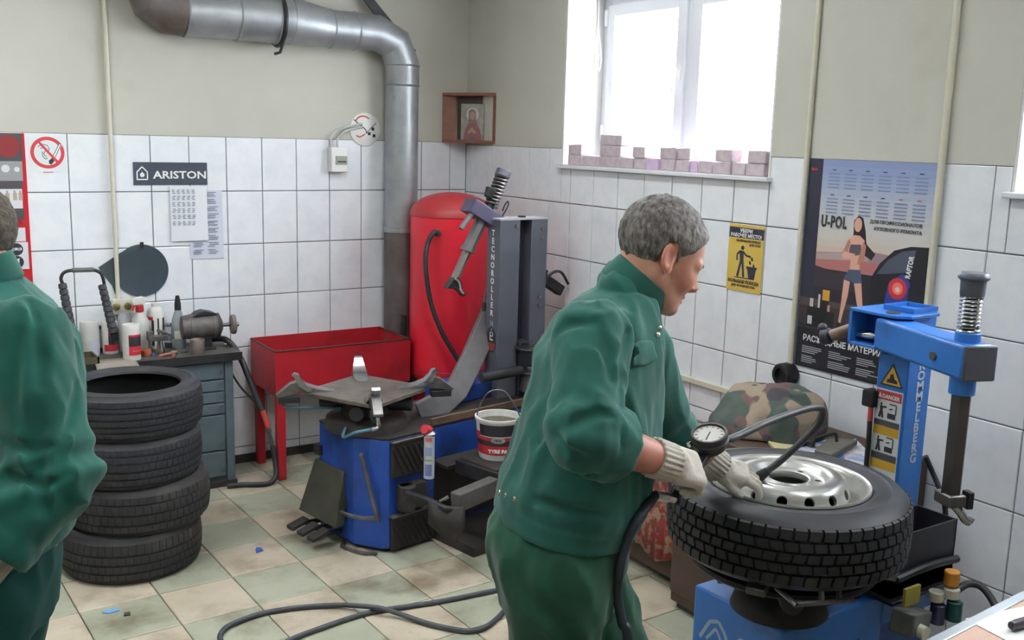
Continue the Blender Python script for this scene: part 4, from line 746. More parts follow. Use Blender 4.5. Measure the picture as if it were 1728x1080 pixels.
# ================================================================== TYRES
def tyre_parts(root, c, R, rb, w, grooves, ndiv=0, lat=.006, seed=0, n=192, tilt=None, depth=.008, crown=.008, latd=.75, tread_m=None, side_m=None):
    c = np.asarray(c, float); hw = w / 2; sh = R - .013; Mx = np.eye(3) if tilt is None else np.array(tilt)
    side = [(rb, hw * .80), (rb + .004, hw * .90), (rb + .014, hw * .95), (rb + (R - rb) * .28, hw * 1.0), (rb + (R - rb) * .5, hw * 1.03), (rb + (R - rb) * .52, hw * 1.045), (rb + (R - rb) * .55, hw * 1.03), (rb + (R - rb) * .75, hw * .98), (sh - .006, hw * .86), (sh, hw * .80)]
    inner = [(R - .022, hw * .72), (rb + (R - rb) * .5, hw * .96), (rb + .02, hw * .86), (rb, hw * .80)]
    prof = [(r, z) for r, z in side]; prof2 = [(r, -z) for r, z in reversed(side)]
    mb = MB(); mb.lathe([(sh - .004, hw * .75)] + prof[::-1], 96, c, Mx); mb.build('sidewall', side_m or M_tyre, root, origin=c)
    mb = MB(); mb.lathe(prof2[::-1] + [(sh - .004, -hw * .75)], 96, c, Mx); mb.build('sidewall', side_m or M_tyre, root, origin=c)
    mb = MB(); mb.lathe([(rb, hw * .80), (rb + .02, hw * .84), (rb + (R - rb) * .5, hw * .94), (R - .022, hw * .7), (R - .02, 0), (R - .022, -hw * .7), (rb + (R - rb) * .5, -hw * .94), (rb + .02, -hw * .84), (rb, -hw * .80)], 72, c, Mx); mb.build('inner_liner', M_tyre_in, root, origin=c)
    # tread band
    zs = [-hw * .80]
    tw = hw * .80; zz = set([-tw, tw, -tw * .95, tw * .95])
    for g, gw in grooves:
        zz |= {g - gw / 2 - .0008, g - gw / 2 + .0008, g + gw / 2 - .0008, g + gw / 2 + .0008}
    for z in np.linspace(-tw, tw, 13): zz.add(float(z))
    zs = sorted(zz); ng = len(zs); vs_ = []; rr = np.random.default_rng(seed)
    ths = []
    if ndiv:
        da = 2 * math.pi / ndiv; gw_a = lat / R
        for i in range(ndiv):
            a = i * da; ths += [(a, 0, i), (a + gw_a * .15, 1, i), (a + gw_a, 1, i), (a + gw_a * 1.15, 0, i), (a + (da + gw_a) / 2, 0, i)]
    else: ths = [(2 * math.pi * i / n, 0, i) for i in range(n)]
    bandid = lambda z: sum(1 for g, _ in grooves if z > g)
    nb = len(grooves) + 1
    for a, cutf, i in ths:
        for z in zs:
            r = R - crown * (z / tw) ** 2
            if abs(abs(z) - tw) < 1e-6: r -= .006
            if any(abs(z - g) < gw / 2 for g, gw in grooves): r -= depth
            b = bandid(z); off = (.5 if b % 2 else 0) * (2 * math.pi / ndiv) if ndiv else 0
            edge = b in (0, nb - 1)
            if cutf: r -= depth * latd * (1.0 if not edge else 1.3)
            aa = a + off * .9 + (.10 * math.sin(z / tw * 9) * lat / R * 4 if ndiv else 0)
            vs_.append((r * math.cos(aa), r * math.sin(aa), z))
    m = len(ths); F = [(i * ng + j, ((i + 1) % m) * ng + j, ((i + 1) % m) * ng + j + 1, i * ng + j + 1) for i in range(m) for j in range(ng - 1)]
    mb = MB(); mb.add(np.array(vs_) @ Mx.T + c, F); return mb.build('tread', tread_m or M_tyre, root, origin=c, ang=30)
LB = ['fresh looking used tyre with fine ribs, topmost of the stack of four', 'ribbed used tyre, second from the top of the stack', 'dusty used tyre, second from the bottom of the stack', 'worn dusty used tyre at the bottom of the stack on the floor']
M_t2 = mat('dusty_tyre_rubber', (42, 42, 44), (32, 32, 34), rough=.7, scale=7, dirt=(66, 62, 58), dscale=5, dlo=.5, dhi=.72, bump=.05, bscale=50)
specs = [(-2.352, -1.075, .729, .307, .204, [(-.055, .007), (-.03, .007), (0, .007), (.03, .007), (.052, .005)], 64), (-2.358, -1.085, .522, .300, .204, [(-.05, .008), (-.018, .008), (.018, .008), (.05, .008)], 72), (-2.338, -1.09, .315, .309, .202, [(-.045, .006), (0, .006), (.045, .006)], 60), (-2.378, -1.09, .107, .306, .206, [(-.048, .007), (-.01, .006), (.03, .007)], 60)]
for (x, y, z, R, w, gr, nd), lb in zip(specs, LB):
    k = specs.index((x, y, z, R, w, gr, nd)); t = thing('used_tyre', lb, 'tyre', (x, y, z), 'stack of used tyres')
    tl = Euler((random.uniform(-.006, .006) if k < 3 else 0, random.uniform(-.005, .005) if k < 3 else 0, k * .7)).to_matrix()
    tyre_parts(t, (x, y, z), R, .212, w, gr, nd if k != 0 else 64, lat=.0016 if k < 2 else .0026, seed=k, tilt=tl, tread_m=M_tyre if k < 2 else M_t2, side_m=M_tyre if k < 2 else M_t2, depth=.0055, latd=.35)
# ================================================================== TYRE CHANGER BY THE BACK WALL
O1 = V(-1.25, -1.165, 0); t1 = math.radians(10); U1 = V(math.cos(t1), math.sin(t1), 0); V1 = V(-math.sin(t1), math.cos(t1), 0); Z_ = V(0, 0, 1)
L1 = lambda u, v, z: O1 + U1 * u + V1 * v + Z_ * z
R1 = np.stack([U1, V1, Z_], 1)
ch = thing('tyre_changer', 'dark blue greasy tyre changer with square steel turntable and tall grey column', 'tyre changer', L1(.1, -.2, 0))
def lbox(u0, u1, v0, v1, z0, z1, name, m, parent, bevel=.003, mb=None):
    mb = mb or MB(); mb.box(L1((u0 + u1) / 2, (v0 + v1) / 2, (z0 + z1) / 2), (abs(u1 - u0), abs(v1 - v0), abs(z1 - z0)), R1); return mb.build(name, m, parent, bevel=bevel)
HB = .55
foot = [(-.255, .03), (-.262, -.27), (-.20, -.40), (-.17, -.425), (.10, -.425), (.10, -.395), (.95, -.395), (.95, .03)]
mb = MB(); mb.prism(foot, O1 + Z_ * .02, U1, V1, Z_, HB - .02); body = mb.build('cabinet', M_blue, ch, bevel=.006, ang=12)
mb = MB(); mb.prism([(u * 1.004, v * 1.004) for u, v in foot], O1 + Z_ * (HB), U1, V1, Z_, .012); mb.build('top_deck', M_grime, ch, bevel=.003)
mb = MB(); mb.prism([(-.23, .0), (-.235, -.26), (-.17, -.40), (.93, -.37), (.93, .0)], O1, U1, V1, Z_, .02); mb.build('base', M_grime, ch)
for z0, z1, nm in ((.37, .535, 'rubber_pad'), (.015, .175, 'rubber_pad')):
    pad = lbox(-.165, .085, -.445, -.426, z0, z1, nm, M_pad, ch)
    rib = MB()
    for i in range(9):
        u = -.165 + .03 * i; a = L1(u, -.448, z1 - .02); b = L1(min(u + .07, .08), -.448, z0 + .015); mb = MB(); mb.tube([a, b], .0045, 6); mb.build('rib', M_pad, pad)
    lbox(-.17, .09, -.452, -.424, z1, z1 + .012, 'lip', M_steel, pad)
lbox(.10, .74, -.40, -.385, .562, .60, 'deck_edge', mat('rusty_deck', (112, 88, 70), (78, 62, 54), rough=.7, scale=9), ch)
lbox(.40, .92, -.16, .03, .562, .655, 'rear_housing', M_blue, ch, bevel=.008)
lbox(.1, .85, -.52, -.396, .375, .395, 'side_shelf', M_grime, ch); lbox(.1, .85, -.72, -.396, .0, .05, 'floor_rail', M_grime, ch)
lbox(.12, .84, -.40, -.394, .06, .36, 'side_panel', M_grime, ch)
# turntable
TT = V(-1.345, -1.37, 0); tt = thing  # centre of the plate
gear = MB(); gear.lathe([(0, HB + .012), (.20, HB + .012), (.19, HB + .06), (.12, HB + .08), (.10, .70), (.15, .715), (0, .715)], 28, TT); gear.build('gear_neck', M_grime, ch)
for k in range(2):
    a = t1 + k * math.pi / 2 + .75; d = V(math.cos(a), math.sin(a), 0); mb = MB(); mb.cyl(TT - d * .22 + Z_ * .675, TT + d * .22 + Z_ * .675, .034, n=16); mb.build('jaw_cylinder', M_darkmetal, ch)
a0 = math.radians(162); corners = [V(math.cos(a0 + k * math.pi / 2), math.sin(a0 + k * math.pi / 2), 0) for k in range(4)]
mb = MB(); e = .035; poly = []
for k in range(4):
    c0 = corners[k] * .31; n0 = corners[(k + 1) % 4] * .31; p0 = corners[(k - 1) % 4] * .31
    poly += [tuple((c0 + unit(p0 - c0) * e)[:2]), tuple((c0 + unit(n0 - c0) * e)[:2])]
mb.prism(poly, TT + Z_ * .722, (1, 0, 0), (0, 1, 0), Z_, .018); plate = mb.build('turntable_plate', M_plate, ch, bevel=.002)
for k in range(4):
    d = corners[k]; s = V(-d[1], d[0], 0); base = TT + Z_ * .741
    prof = [(.15, 0, .024), (.19, .006, .034), (.235, .016, .036), (.28, .034, .032), (.305, .062, .024), (.315, .082, .020), (.335, .088, .018)]
    under = [(.15, -.001), (.22, -.001), (.28, .006), (.315, .03), (.33, .058), (.336, .072), (.345, .078)]
    mb = MB(); vs_ = []
    for (r, z, w), (r2, z2) in zip(prof, under):
        vs_ += [base + d * r + s * w + Z_ * z, base + d * r - s * w + Z_ * z, base + d * r2 - s * w + Z_ * z2, base + d * r2 + s * w + Z_ * z2]
    F = [(i * 4 + j, i * 4 + (j + 1) % 4, (i + 1) * 4 + (j + 1) % 4, (i + 1) * 4 + j) for i in range(6) for j in range(4)] + [(3, 2, 1, 0), (24, 25, 26, 27)]
    mb.add(vs_, F); jw = mb.build('clamp_jaw', M_chrome, ch, ang=50)
    mb = MB(); w = .022; Q = [(.27, .02), (.325, .05), (.355, .042), (.42, -.012), (.415, -.024), (.28, .001)]
    mb.prism(Q, base - s * w, d, Z_, s, 2 * w); mb.build('outer_fin', M_steel, jw, bevel=.002)
    mb = MB(); mb.b2(*[base] * 2) if False else mb.box(base + d * .36 - Z_ * .035, (.10, .05, .03), np.stack([d, s, Z_], 1)); mb.build('slide_block', M_darkmetal, jw, bevel=.002)
TEALH = flat('teal_hose', (70, 118, 136), .4)
d = corners[1]; q = TT + corners[1] * .40 + Z_ * .70
fr_ = max(range(4), key=lambda k: -(corners[k] @ V(CAM_AXES[2][0], CAM_AXES[2][1], 0))); d = corners[fr_]; q = TT + d * .405 + Z_ * .715
mb = MB(); mb.tube(catmull([q, q - Z_ * .045, q - Z_ * .05 - U1 * .04], 4), .011, 8); mb.build('hose_elbow', M_chrome, ch)
mb = MB(); mb.tube(catmull([q - Z_ * .05 - U1 * .03, q - Z_ * .06 - U1 * .10 + V1 * .03, TT + d * .22 + Z_ * .60 - U1 * .16, TT + Z_ * .6 - U1 * .1], 6), .0065, 8); mb.build('air_line', TEALH, ch)
dl = corners[0]; q = TT + dl * .38 + Z_ * .70; mb = MB(); mb.tube(catmull([q, q - Z_ * .03 - dl * .0, q - Z_ * .04 - dl * .12, TT + dl * .12 + Z_ * .65], 6), .0065, 8); mb.build('air_line', TEALH, ch)
# pedal guard, pedals, step loops, lever
mb = MB(); gp = [L1(-.262, .06, .36), L1(-.27, -.20, .36), L1(-.33, -.22, .10), L1(-.36, .055, .12)]; g2 = [p + U1 * .05 for p in gp]; mb.add(gp + g2, [(0, 1, 2, 3), (7, 6, 5, 4), (0, 4, 5, 1), (1, 5, 6, 2), (2, 6, 7, 3), (3, 7, 4, 0)])
mb.build('pedal_guard', mat('greasy_guard', (72, 72, 62), (54, 54, 48), rough=.55, scale=7, dirt=(146, 118, 58), dscale=7, dlo=.62, dhi=.74), ch, bevel=.004)
for v in (.02, -.07, -.16):
    mb = MB(); mb.box(L1(-.385, v, .065), (.10, .055, .022), R1 @ np.array(Euler((0, -.25, 0)).to_matrix())); p = mb.build('pedal', M_grime, ch, bevel=.006); mb = MB(); mb.tube([L1(-.35, v, .06), L1(-.24, v, .05)], .012, 8); mb.build('pedal_arm', M_grime, p)
for z in (.30, .30 - .17):
    mb = MB(); mb.tube(catmull([L1(-.268, -.20, z - .12), L1(-.30, -.24, z - .125), L1(-.275, -.36, z - .12), L1(-.225, -.41, z - .115)], 5), .010, 8); mb.build('step_loop', M_steel, ch)
mb = MB(); mb.tube([L1(-.262, -.335, .47), L1(-.245, -.385, .30), L1(-.225, -.42, .17)], [.009, .010, .012], 8); mb.sphere(L1(-.262, -.335, .475), .013, 10, 8); mb.build('pry_lever', M_steel, ch)
lbox(-.275, -.25, -.0, .05, .39, .44, 'knob_block', M_grime, ch)
# bead breaker on the side
mb = MB(); pv = L1(-.10, -.47, .27); mb.cyl(pv - Z_ * .06, pv + Z_ * .06, .04, n=18); mb.box(L1(-.06, -.45, .27), (.14, .05, .12), R1); brk = mb.build('breaker_pivot', M_grime, ch, bevel=.004)
e1_ = dp(752, 858, 4.42); a_ = dp(688, 832, 4.56)
mb = MB(); mb.tube([pv + Z_ * .03, a_, dp(720, 843, 4.5), e1_, dp(772, 860, 4.42)], [.016, .015, .015, .014, .012], 10); arm1 = mb.build('breaker_arm', M_greydark if False else M_darkmetal, ch)
mb = MB(); A = dp(725, 850, 4.46); B = dp(785, 858, 4.40); bl = []
for i in range(9):
    s = i / 8; top_ = A + (B - A) * s + Z_ * (.01 - .012 * math.sin(s * math.pi)); bl += [top_ + V(0, -.0, 0), top_ - Z_ * (.10 + .045 * math.sin(s * math.pi)) + (V1 * -.035) * math.sin(s * math.pi)]
mb.add(bl, [(2 * i, 2 * i + 1, 2 * i + 3, 2 * i + 2) for i in range(8)]); o = mb.build('breaker_blade', M_grime, ch); sm = o.modifiers.new('thickness', 'SOLIDIFY'); sm.thickness = .012
p0 = dp(768, 835, 4.42); p1 = dp(838, 806, 4.62); ax = unit(p1 - p0); ln = np.linalg.norm(p1 - p0); mb = MB(); X = ax; Y = unit(np.cross(Z_, X)); Zz = np.cross(X, Y); mb.box((p0 + p1) / 2 - Zz * .035, (ln, .06, .085), np.stack([X, Y, Zz], 1)); mb.build('breaker_beam', mat('beam_grey', (92, 90, 88), (70, 68, 66), rough=.55, scale=9), ch, bevel=.006)
mb = MB(); mb.box(p1 + V1 * .10 + Zz * .0 + X * .03, (.12, .30, .07), np.stack([X, Y, Zz], 1)); mb.build('breaker_link', M_darkmetal, ch, bevel=.006)
mb = MB(); mb.tube([dp(742, 846, 4.44), dp(757, 838, 4.44)], .008, 8); mb.build('cotter_pin', M_chrome, ch)
# rear tilting post (bent flat beam) and tool arm
def bent_beam(pts, w, th, wid):
    mb = MB(); vs_ = []
    for i, p in enumerate(pts):
        d = unit(pts[min(i + 1, len(pts) - 1)] - pts[max(i - 1, 0)]); n = unit(np.cross(d, wid)); W = unit(wid) * w / 2
        vs_ += [p + W + n * th / 2, p - W + n * th / 2, p - W - n * th / 2, p + W - n * th / 2]
    k = len(pts); mb.add(vs_, [(i * 4 + j, i * 4 + (j + 1) % 4, (i + 1) * 4 + (j + 1) % 4, (i + 1) * 4 + j) for i in range(k - 1) for j in range(4)] + [(3, 2, 1, 0), tuple(4 * k - 4 + j for j in range(4))]); return mb
yb = -1.07
W_ = lambda x, y, o=0: wa(x, y, yb + o)
mb = bent_beam([W_(708, 700, -.28), W_(750, 676, -.26), W_(772, 655, -.22), W_(797, 605, -.08), W_(830, 530), W_(845, 470)], .06, .12, V(-.35, -1, .1)); mb.build('tilting_post', M_greyarm, ch, bevel=.004, ang=25)
mb = bent_beam([W_(845, 480), W_(850, 420), W_(850, 380)], .11, .12, V(-.3, -1, 0)); mb.build('post_head', M_lilac, ch, bevel=.005)
# tool arm
ya = -1.12; A_ = lambda x, y, o=0: wa(x, y, ya + o)
p0, p1 = A_(790, 345), A_(862, 392); ax = unit(p1 - p0); X = ax; Y = unit(np.cross(V(0, 1, 0), X)); mb = MB(); mb.box((p0 + p1) / 2, (np.linalg.norm(p1 - p0), .11, .075), np.stack([X, unit(np.cross(Y, X)), Y], 1)); mb.build('tool_arm', M_lilac, ch, bevel=.004)
up = unit(A_(850, 290) - A_(790, 430)); s0 = A_(826, 352); s1 = A_(850, 290)
mb = MB(); mb.cyl(A_(822, 362), s1, .022, n=16); rod = mb.build('spring_rod', M_darkmetal, ch); mb = MB(); mb.tube(spring_pts(A_(828, 348), A_(847, 298), .034, 9, 14), .0058, 6, caps=True); mb.build('return_spring', M_steel, ch)
mb = MB(); mb.cyl(A_(847, 298), A_(851, 287), .042, .040, n=20); mb.build('rod_cap', M_grey, ch, bevel=.003)
q = A_(823, 333, -.02); mb = MB(); mb.cyl(q, q + up * .05, .022, .03, n=14); mb.build('lock_knob', M_darkmetal, ch, bevel=.003)
mb = MB(); mb.tube(catmull([A_(848, 356), A_(852, 346), A_(857, 340), A_(858, 346), A_(852, 358), A_(846, 368)], 5), .004, 6); mb.build('release_cable', M_darkmetal, ch)
mb = MB(); mb.cyl(A_(816, 364), A_(790, 420), .036, .034, n=8); mb.build('hex_sleeve', M_greyarm, ch); mb = MB(); mb.cyl(A_(791, 416), A_(788, 424), .041, n=8); mb.build('sleeve_collar', M_greyarm, ch)
mb = MB(); mb.cyl(A_(790, 420), A_(768, 470), .024, .023, n=6); mb.build('hex_bar', mat('bare_hex_steel', (138, 132, 128), (112, 106, 102), rough=.4, metal=.6, scale=9), ch)
mb = MB(); mb.cyl(A_(800, 356, -.03), A_(778, 386, -.03), .017, .015, n=12); mb.build('lever_rod', M_greyarm, ch)
h = A_(765, 478); mb = MB(); hs_ = [A_(770, 467), A_(776, 476), A_(777, 488), A_(783, 494), A_(779, 500), A_(773, 492), A_(764, 486), A_(750, 486), A_(757, 476), A_(762, 468)]
n = len(hs_); mb.add([p + V(0, -.025, 0) for p in hs_] + [p + V(0, .02, 0) for p in hs_], [tuple(range(n)), tuple(range(2 * n - 1, n - 1, -1))] + [(i, n + i, n + (i + 1) % n, (i + 1) % n) for i in range(n)]); hd = mb.build('mount_head', M_darkmetal, ch, bevel=.003)
mb = MB(); mb.tube(catmull([A_(768, 470, -.03), A_(775, 478, -.03), A_(777, 489, -.03), A_(782, 496, -.03)], 4), .008, 8); mb.build('mount_edge', M_chrome, hd)
# assist column with lettering
c0 = wa(845, 367, -1.25); cz = 1.515; cx0 = c0[0]; cy0 = -1.25; cw = .30; cd = .125
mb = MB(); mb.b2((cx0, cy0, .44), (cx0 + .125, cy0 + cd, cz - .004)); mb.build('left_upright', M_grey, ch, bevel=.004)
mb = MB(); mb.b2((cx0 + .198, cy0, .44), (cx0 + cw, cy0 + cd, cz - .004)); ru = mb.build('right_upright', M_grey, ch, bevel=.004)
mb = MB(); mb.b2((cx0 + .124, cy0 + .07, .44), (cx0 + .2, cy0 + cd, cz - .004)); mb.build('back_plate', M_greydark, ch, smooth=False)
mb = MB(); mb.b2((cx0 - .002, cy0 - .002, cz - .004), (cx0 + cw + .002, cy0 + cd, cz + .004)); cap_ = mb.build('top_plate', mat('pale_top_plate', (188, 188, 192), (170, 170, 176), rough=.3, scale=6), ch); mb = MB(); mb.b2((cx0 + .16, cy0 + .05, cz + .004), (cx0 + .19, cy0 + .08, cz + .012)); mb.build('plug', M_black, cap_)
for u, z in ((.10, cz - .035), (.265, cz - .055), (.265, cz - .10), (.26, cz - .42), (.26, cz - .465), (.255, cz - .72)):
    q = V(cx0 + u, cy0, z); mb = MB(); mb.cyl(q, q + V(0, -.008, 0), .011, n=6); mb.build('bolt', M_steel, ch)
for i, c in enumerate('TECNOROLLER'):
    text(c, .043, V(cx0 - .0004, cy0 + .066, cz - .088 - i * .0425), (0, -1, 0), (0, 0, 1), INK_W, ch, align='CENTER', bold=.0012)
for i, c in enumerate(('N', 'S', '1')): text(c, .040 if i < 2 else .028, V(cx0 - .0004, cy0 + .062, cz - .088 - (11.3 + i * .95) * .0425), (0, -1, 0), (0, 0, 1), flat('print_silver', (150, 160, 176)), ch, align='CENTER', bold=.0008)
ar = Art((cx0 - .0006, cy0 + .105, wa(828, 556, cy0)[2]), (0, -1, 0), Z_, .085, .14); ar.poly([(.0, .3), (.2, .08), (.5, 0), (.8, .08), (1, .3), (1, .75), (.8, .93), (.5, 1), (.2, .93), (0, .75)], flat('badge_black', (40, 36, 40))); ar.poly([(.08, .62), (.92, .62), (.85, .85), (.5, .95), (.15, .85)], flat('badge_red', (146, 62, 52))); ar.line([(.35, .2), (.35, .5), (.7, .5)], .006, INK_W); ar.line([(.35, .35), (.65, .35), (.65, .2)], .005, INK_W); ar.build(ch, 'badge')
# carriage with discs, bar, side handset
for z, r, yoff in ((.83, .085, -.06), (.70, .07, -.055)):
    q = V(cx0 + .17, cy0 + yoff, z); mb = MB(); mb.lathe([(0, 0), (r, 0), (r + .004, .006), (r, .012), (0, .012)], 28, q); dd = mb.build('roller_disc', M_darkmetal, ch); mb = MB(); mb.cyl(q + Z_ * .012, q + Z_ * .035, .02, n=6); mb.build('hex_nut', M_chrome, dd)
mb = MB(); mb.cyl(V(cx0 + .17, cy0 - .055, .60), V(cx0 + .17, cy0 - .055, .70), .05, .04, n=20); mb.build('roller', M_steel, ch)
mb = MB(); mb.b2((cx0 + .13, cy0 - .02, .55), (cx0 + .21, cy0 + .09, .86)); mb.build('carriage', M_greydark, ch, bevel=.004)
mb = MB(); q = wa(812, 638, -1.38); mb.cyl(q, q + V(.26, .02, .01), .026, n=16); mb.build('cross_bar', M_darkmetal, ch, bevel=.003)
mb = MB(); q = V(cx0 + cw + .01, cy0 + .10, 1.18); mb.box(q, (.07, .05, .13), np.array(Euler((0, .5, 0)).to_matrix())); mb.box(q + V(.10, 0, -.04), (.15, .05, .06), np.array(Euler((0, .55, 0)).to_matrix())); hsn = mb.build('control_handset', M_black, ch, bevel=.006)
mb = MB(); mb.tube(catmull([q + V(.02, -.03, -.03), q + V(.07, -.04, .03), q + V(.14, -.03, .03), q + V(.20, -.02, -.04)], 5), .008, 8); mb.build('handset_cable', M_hose, ch)
# cables left of the column
mb = MB(); mb.tube(catmull([W_(818, 510), W_(812, 560), W_(800, 600), W_(795, 625)], 6), .013, 8); mb.tube(catmull([W_(824, 480), W_(818, 515), W_(812, 545), W_(818, 580)], 6), .006, 8); mb.build('supply_hose', M_hose, ch)

# ---- bucket of paste and spray can on the side shelf
bk_c = L1(.365, -.60, .0); bz = .405
bp = dp(840, 769, 4.80); bz = bp[2]; bk = thing('paste_bucket', 'white bucket of tyre paste with red and black label on the changer side', 'bucket', bp); r0, r1, bh = .088, .108, .20
P_ = [(0, 0), (r0, 0), (r0 + .003, .006), (r1, bh - .012), (r1 + .006, bh - .01), (r1 + .006, bh), (r1 - .004, bh), (r1 - .006, bh - .01), (r0 - .004, .05), (0, .05)]
mb = MB(); mb.lathe(P_, 36, bp); mb.build('tub', CW, bk)
def cone_band(z0, z1, m, a0=0, a1=None, d=.001):
    rr = lambda z: r0 + (r1 - r0) * z / bh + .0022 + d; mb = MB(); mb.lathe([(rr(z0), z0), (rr(z1), z1)], 30, bp, a0=a0, a1=a1); mb.build('label_band', m, bk)
cone_band(.03, .075, C_RED); cone_band(.075, .10, C_BLK); cone_band(.10, .122, C_RED); cone_band(.122, .178, flat('label_navy', (42, 40, 52), .5)); fa = face_ang(bp); cone_band(.118, .122, CW, d=.0016)
cone_band(.118, .18, CW, fa - 1.3, fa - .95, .002); cone_band(.118, .14, C_RED, fa - 1.3, fa - .95, .0026); 
fx = V(-math.sin(fa), math.cos(fa), 0); fn = V(math.cos(fa), math.sin(fa), 0)
if fx @ CAM_AXES[0] < 0: fx = -fx
text('TYRE PASTE', .024, bp + fn * (r0 + .016) + Z_ * .045 + fx * -.045, fx, Z_, INK_W, bk, bold=.0012)
mb = MB(); qn = bp + fn * (r0 + .0125) + Z_ * .105; mb.prism([(.034 * math.cos(a), .014 * math.sin(a)) for a in np.linspace(0, 2 * math.pi, 25)[:-1]], qn, fx, Z_, fn, .002); mb.build('oval_emblem', flat('emblem_grey', (150, 148, 150)), bk); text('TECH', .014, qn + fn * .0024 - fx * .019 - Z_ * .005, fx, Z_, C_BLK, bk, bold=.0005)
pts = catmull([bp + fx * -r1 + Z_ * (bh - .015), bp + fx * -.085 + Z_ * (bh + .06), bp + fx * -.045 + Z_ * (bh + .115), bp + fx * .02 + Z_ * (bh + .12), bp + fx * .07 + Z_ * (bh + .06), bp + fx * r1 + Z_ * (bh - .015)], 6); mb = MB(); mb.tube(pts, .0035, 8); mb.build('wire_handle', M_steel, bk)
mb = MB(); mb.lathe([(0, bh - .03), (r1 - .006, bh - .03)], 30, bp); mb.build('paste', mat('dark_paste', (74, 66, 56), (120, 112, 98), rough=.6, scale=30), bk)
mb = MB(); mb.prism([(-.15, -.15), (.12, -.15), (.12, .10), (-.15, .10)], bp - Z_ * .022, U1, V1, Z_, .021); mb.build('bucket_bracket', M_grime, ch, bevel=.003)
c = L1(.105, -.485, .3955); 
cn = dp(724, 794, 4.57); c = V(cn[0], cn[1], .396); sc = thing('spray_can', 'slim white and blue spray can with red cap beside the changer pad', 'spray can', c); rr_ = .0245
mb = MB(); mb.lathe([(0, 0), (rr_, 0), (rr_, .20), (rr_ + .001, .203), (rr_ + .002, .207), (rr_ * .9, .212), (.012, .222), (0, .224)], 24, c); mb.build('body', mat('can_white', (206, 212, 222), (188, 196, 210), rough=.3, scale=20), sc)
for z0, z1, m in ((.015, .07, flat('can_blue', (120, 132, 186))), (.085, .092, flat('can_yellow', (176, 160, 70))), (.11, .15, flat('can_pale_blue', (150, 164, 206))), (.175, .195, flat('can_rose', (196, 96, 100)))):
    fa2 = face_ang(c); mb = MB(); mb.lathe([(rr_ + .0006, z0), (rr_ + .0006, z1)], 14, c, a0=fa2 - .8, a1=fa2 + .5); mb.build('label_band', m, sc)
mb = MB(); mb.lathe([(.0265, .200), (.0275, .204), (.0265, .208)], 24, c); mb.build('rim', M_chrome, sc)
rc = c + V(-.028, .03, .235); mb = MB(); M_ = np.array(Euler((.1, -1.2, .3)).to_matrix()); mb.lathe([(0, -.02), (.018, -.02), (.021, -.012), (.021, .022), (0, .024)], 18, c + V(-.012, 0, .228), M_); mb.build('red_cap', C_RED, sc)
# ================================================================== TYRE CHANGER BY THE WINDOW WALL
T2 = .61; X0, X1, X2 = -1.272, -.83, -.50; Y0, Y1 = -3.54, -3.888
c2 = thing('tyre_changer', 'bright blue tyre changer under the silver wheel with square post and swing arm', 'tyre changer', (-.9, -3.71, 0))
mb = MB(); mb.b2((X0, Y1, .02), (X1, Y0, T2)); mb.build('cabinet', M_blue2, c2, bevel=.008)
mb = MB(); mb.b2((X1 - .005, Y1 - .004, T2 - .09), (X2, Y0, T2)); mb.build('rear_deck', M_blue2, c2, bevel=.004)
mb = MB(); mb.b2((X0 + .03, Y1 + .03, 0), (X1 - .03, Y0 - .03, .022)); mb.build('base', M_grime, c2)
mb = MB(); mb.b2((X1 - .01, Y1 + .06, 0), (X2 - .02, Y0 - .02, T2 - .09)); mb.build('rear_pedestal', M_blue, c2, bevel=.004)
mb = MB(); mb.prism([(X0 + .09, Y0 - .04), (X0 + .06, Y1 + .06), (X1 - .07, Y1 + .03), (X1 + .05, Y0 - .05)], (0, 0, T2), (1, 0, 0), (0, 1, 0), Z_, .004); mb.build('dirty_deck_mat', mat('oily_blue_grime', (44, 42, 54), (32, 34, 46), rough=.6, scale=9), c2, smooth=False)
# emblem of peaks on the front face
ar = Art((X0 - .0006, -3.575, .545), (0, -1, 0), Z_, .27, .2); EG = flat('emblem_pale', (150, 174, 196))
ar.line([(.0, .45), (.14, .12), (.27, .05), (.38, .2), (.44, .42), (.50, .28), (.62, .12), (.72, .26), (.86, .5)], .012, EG); ar.line([(.1, .42), (.24, .18), (.34, .36), (.42, .5)], .010, EG); ar.line([(.5, .46), (.62, .25), (.76, .5)], .010, EG); ar.build(c2, 'emblem')
mb = MB(); mb.b2((-1.13, Y1 - .003, .40), (-.93, Y1 - .0005, .50)); mb.build('side_plate', M_grey, c2, bevel=.002)
# post
px0, px1_, py0_, py1_ = -.655, -.535, -3.775, -3.665; PZ = 1.452
post = MB(); tk = .006
post.b2((px0, py0_, T2), (px1_, py1_, PZ - .012)); post = post.build('post', M_blue2, c2, bevel=.005)
mb = MB(); mb.b2((px0, py0_, PZ - .014), (px1_, py0_ + tk, PZ)); mb.b2((px0, py1_ - tk, PZ - .014), (px1_, py1_, PZ)); mb.b2((px0, py0_ + tk, PZ - .014), (px0 + tk, py1_ - tk, PZ)); mb.b2((px1_ - tk, py0_ + tk, PZ - .014), (px1_, py1_ - tk, PZ)); mb.build('post_rim', M_blue2, post, smooth=False)
for i, c in enumerate('ROMMELBERG'):
    text(c, .041, V(px0 + .066 - .0 * i, py0_ - .0008, wa(1563, 622, py0_)[2] - i * .0335), (1, 0, 0), Z_, flat('print_pale_blue', (186, 198, 216)), c2, align='CENTER', bold=.0014, xs=1.15)
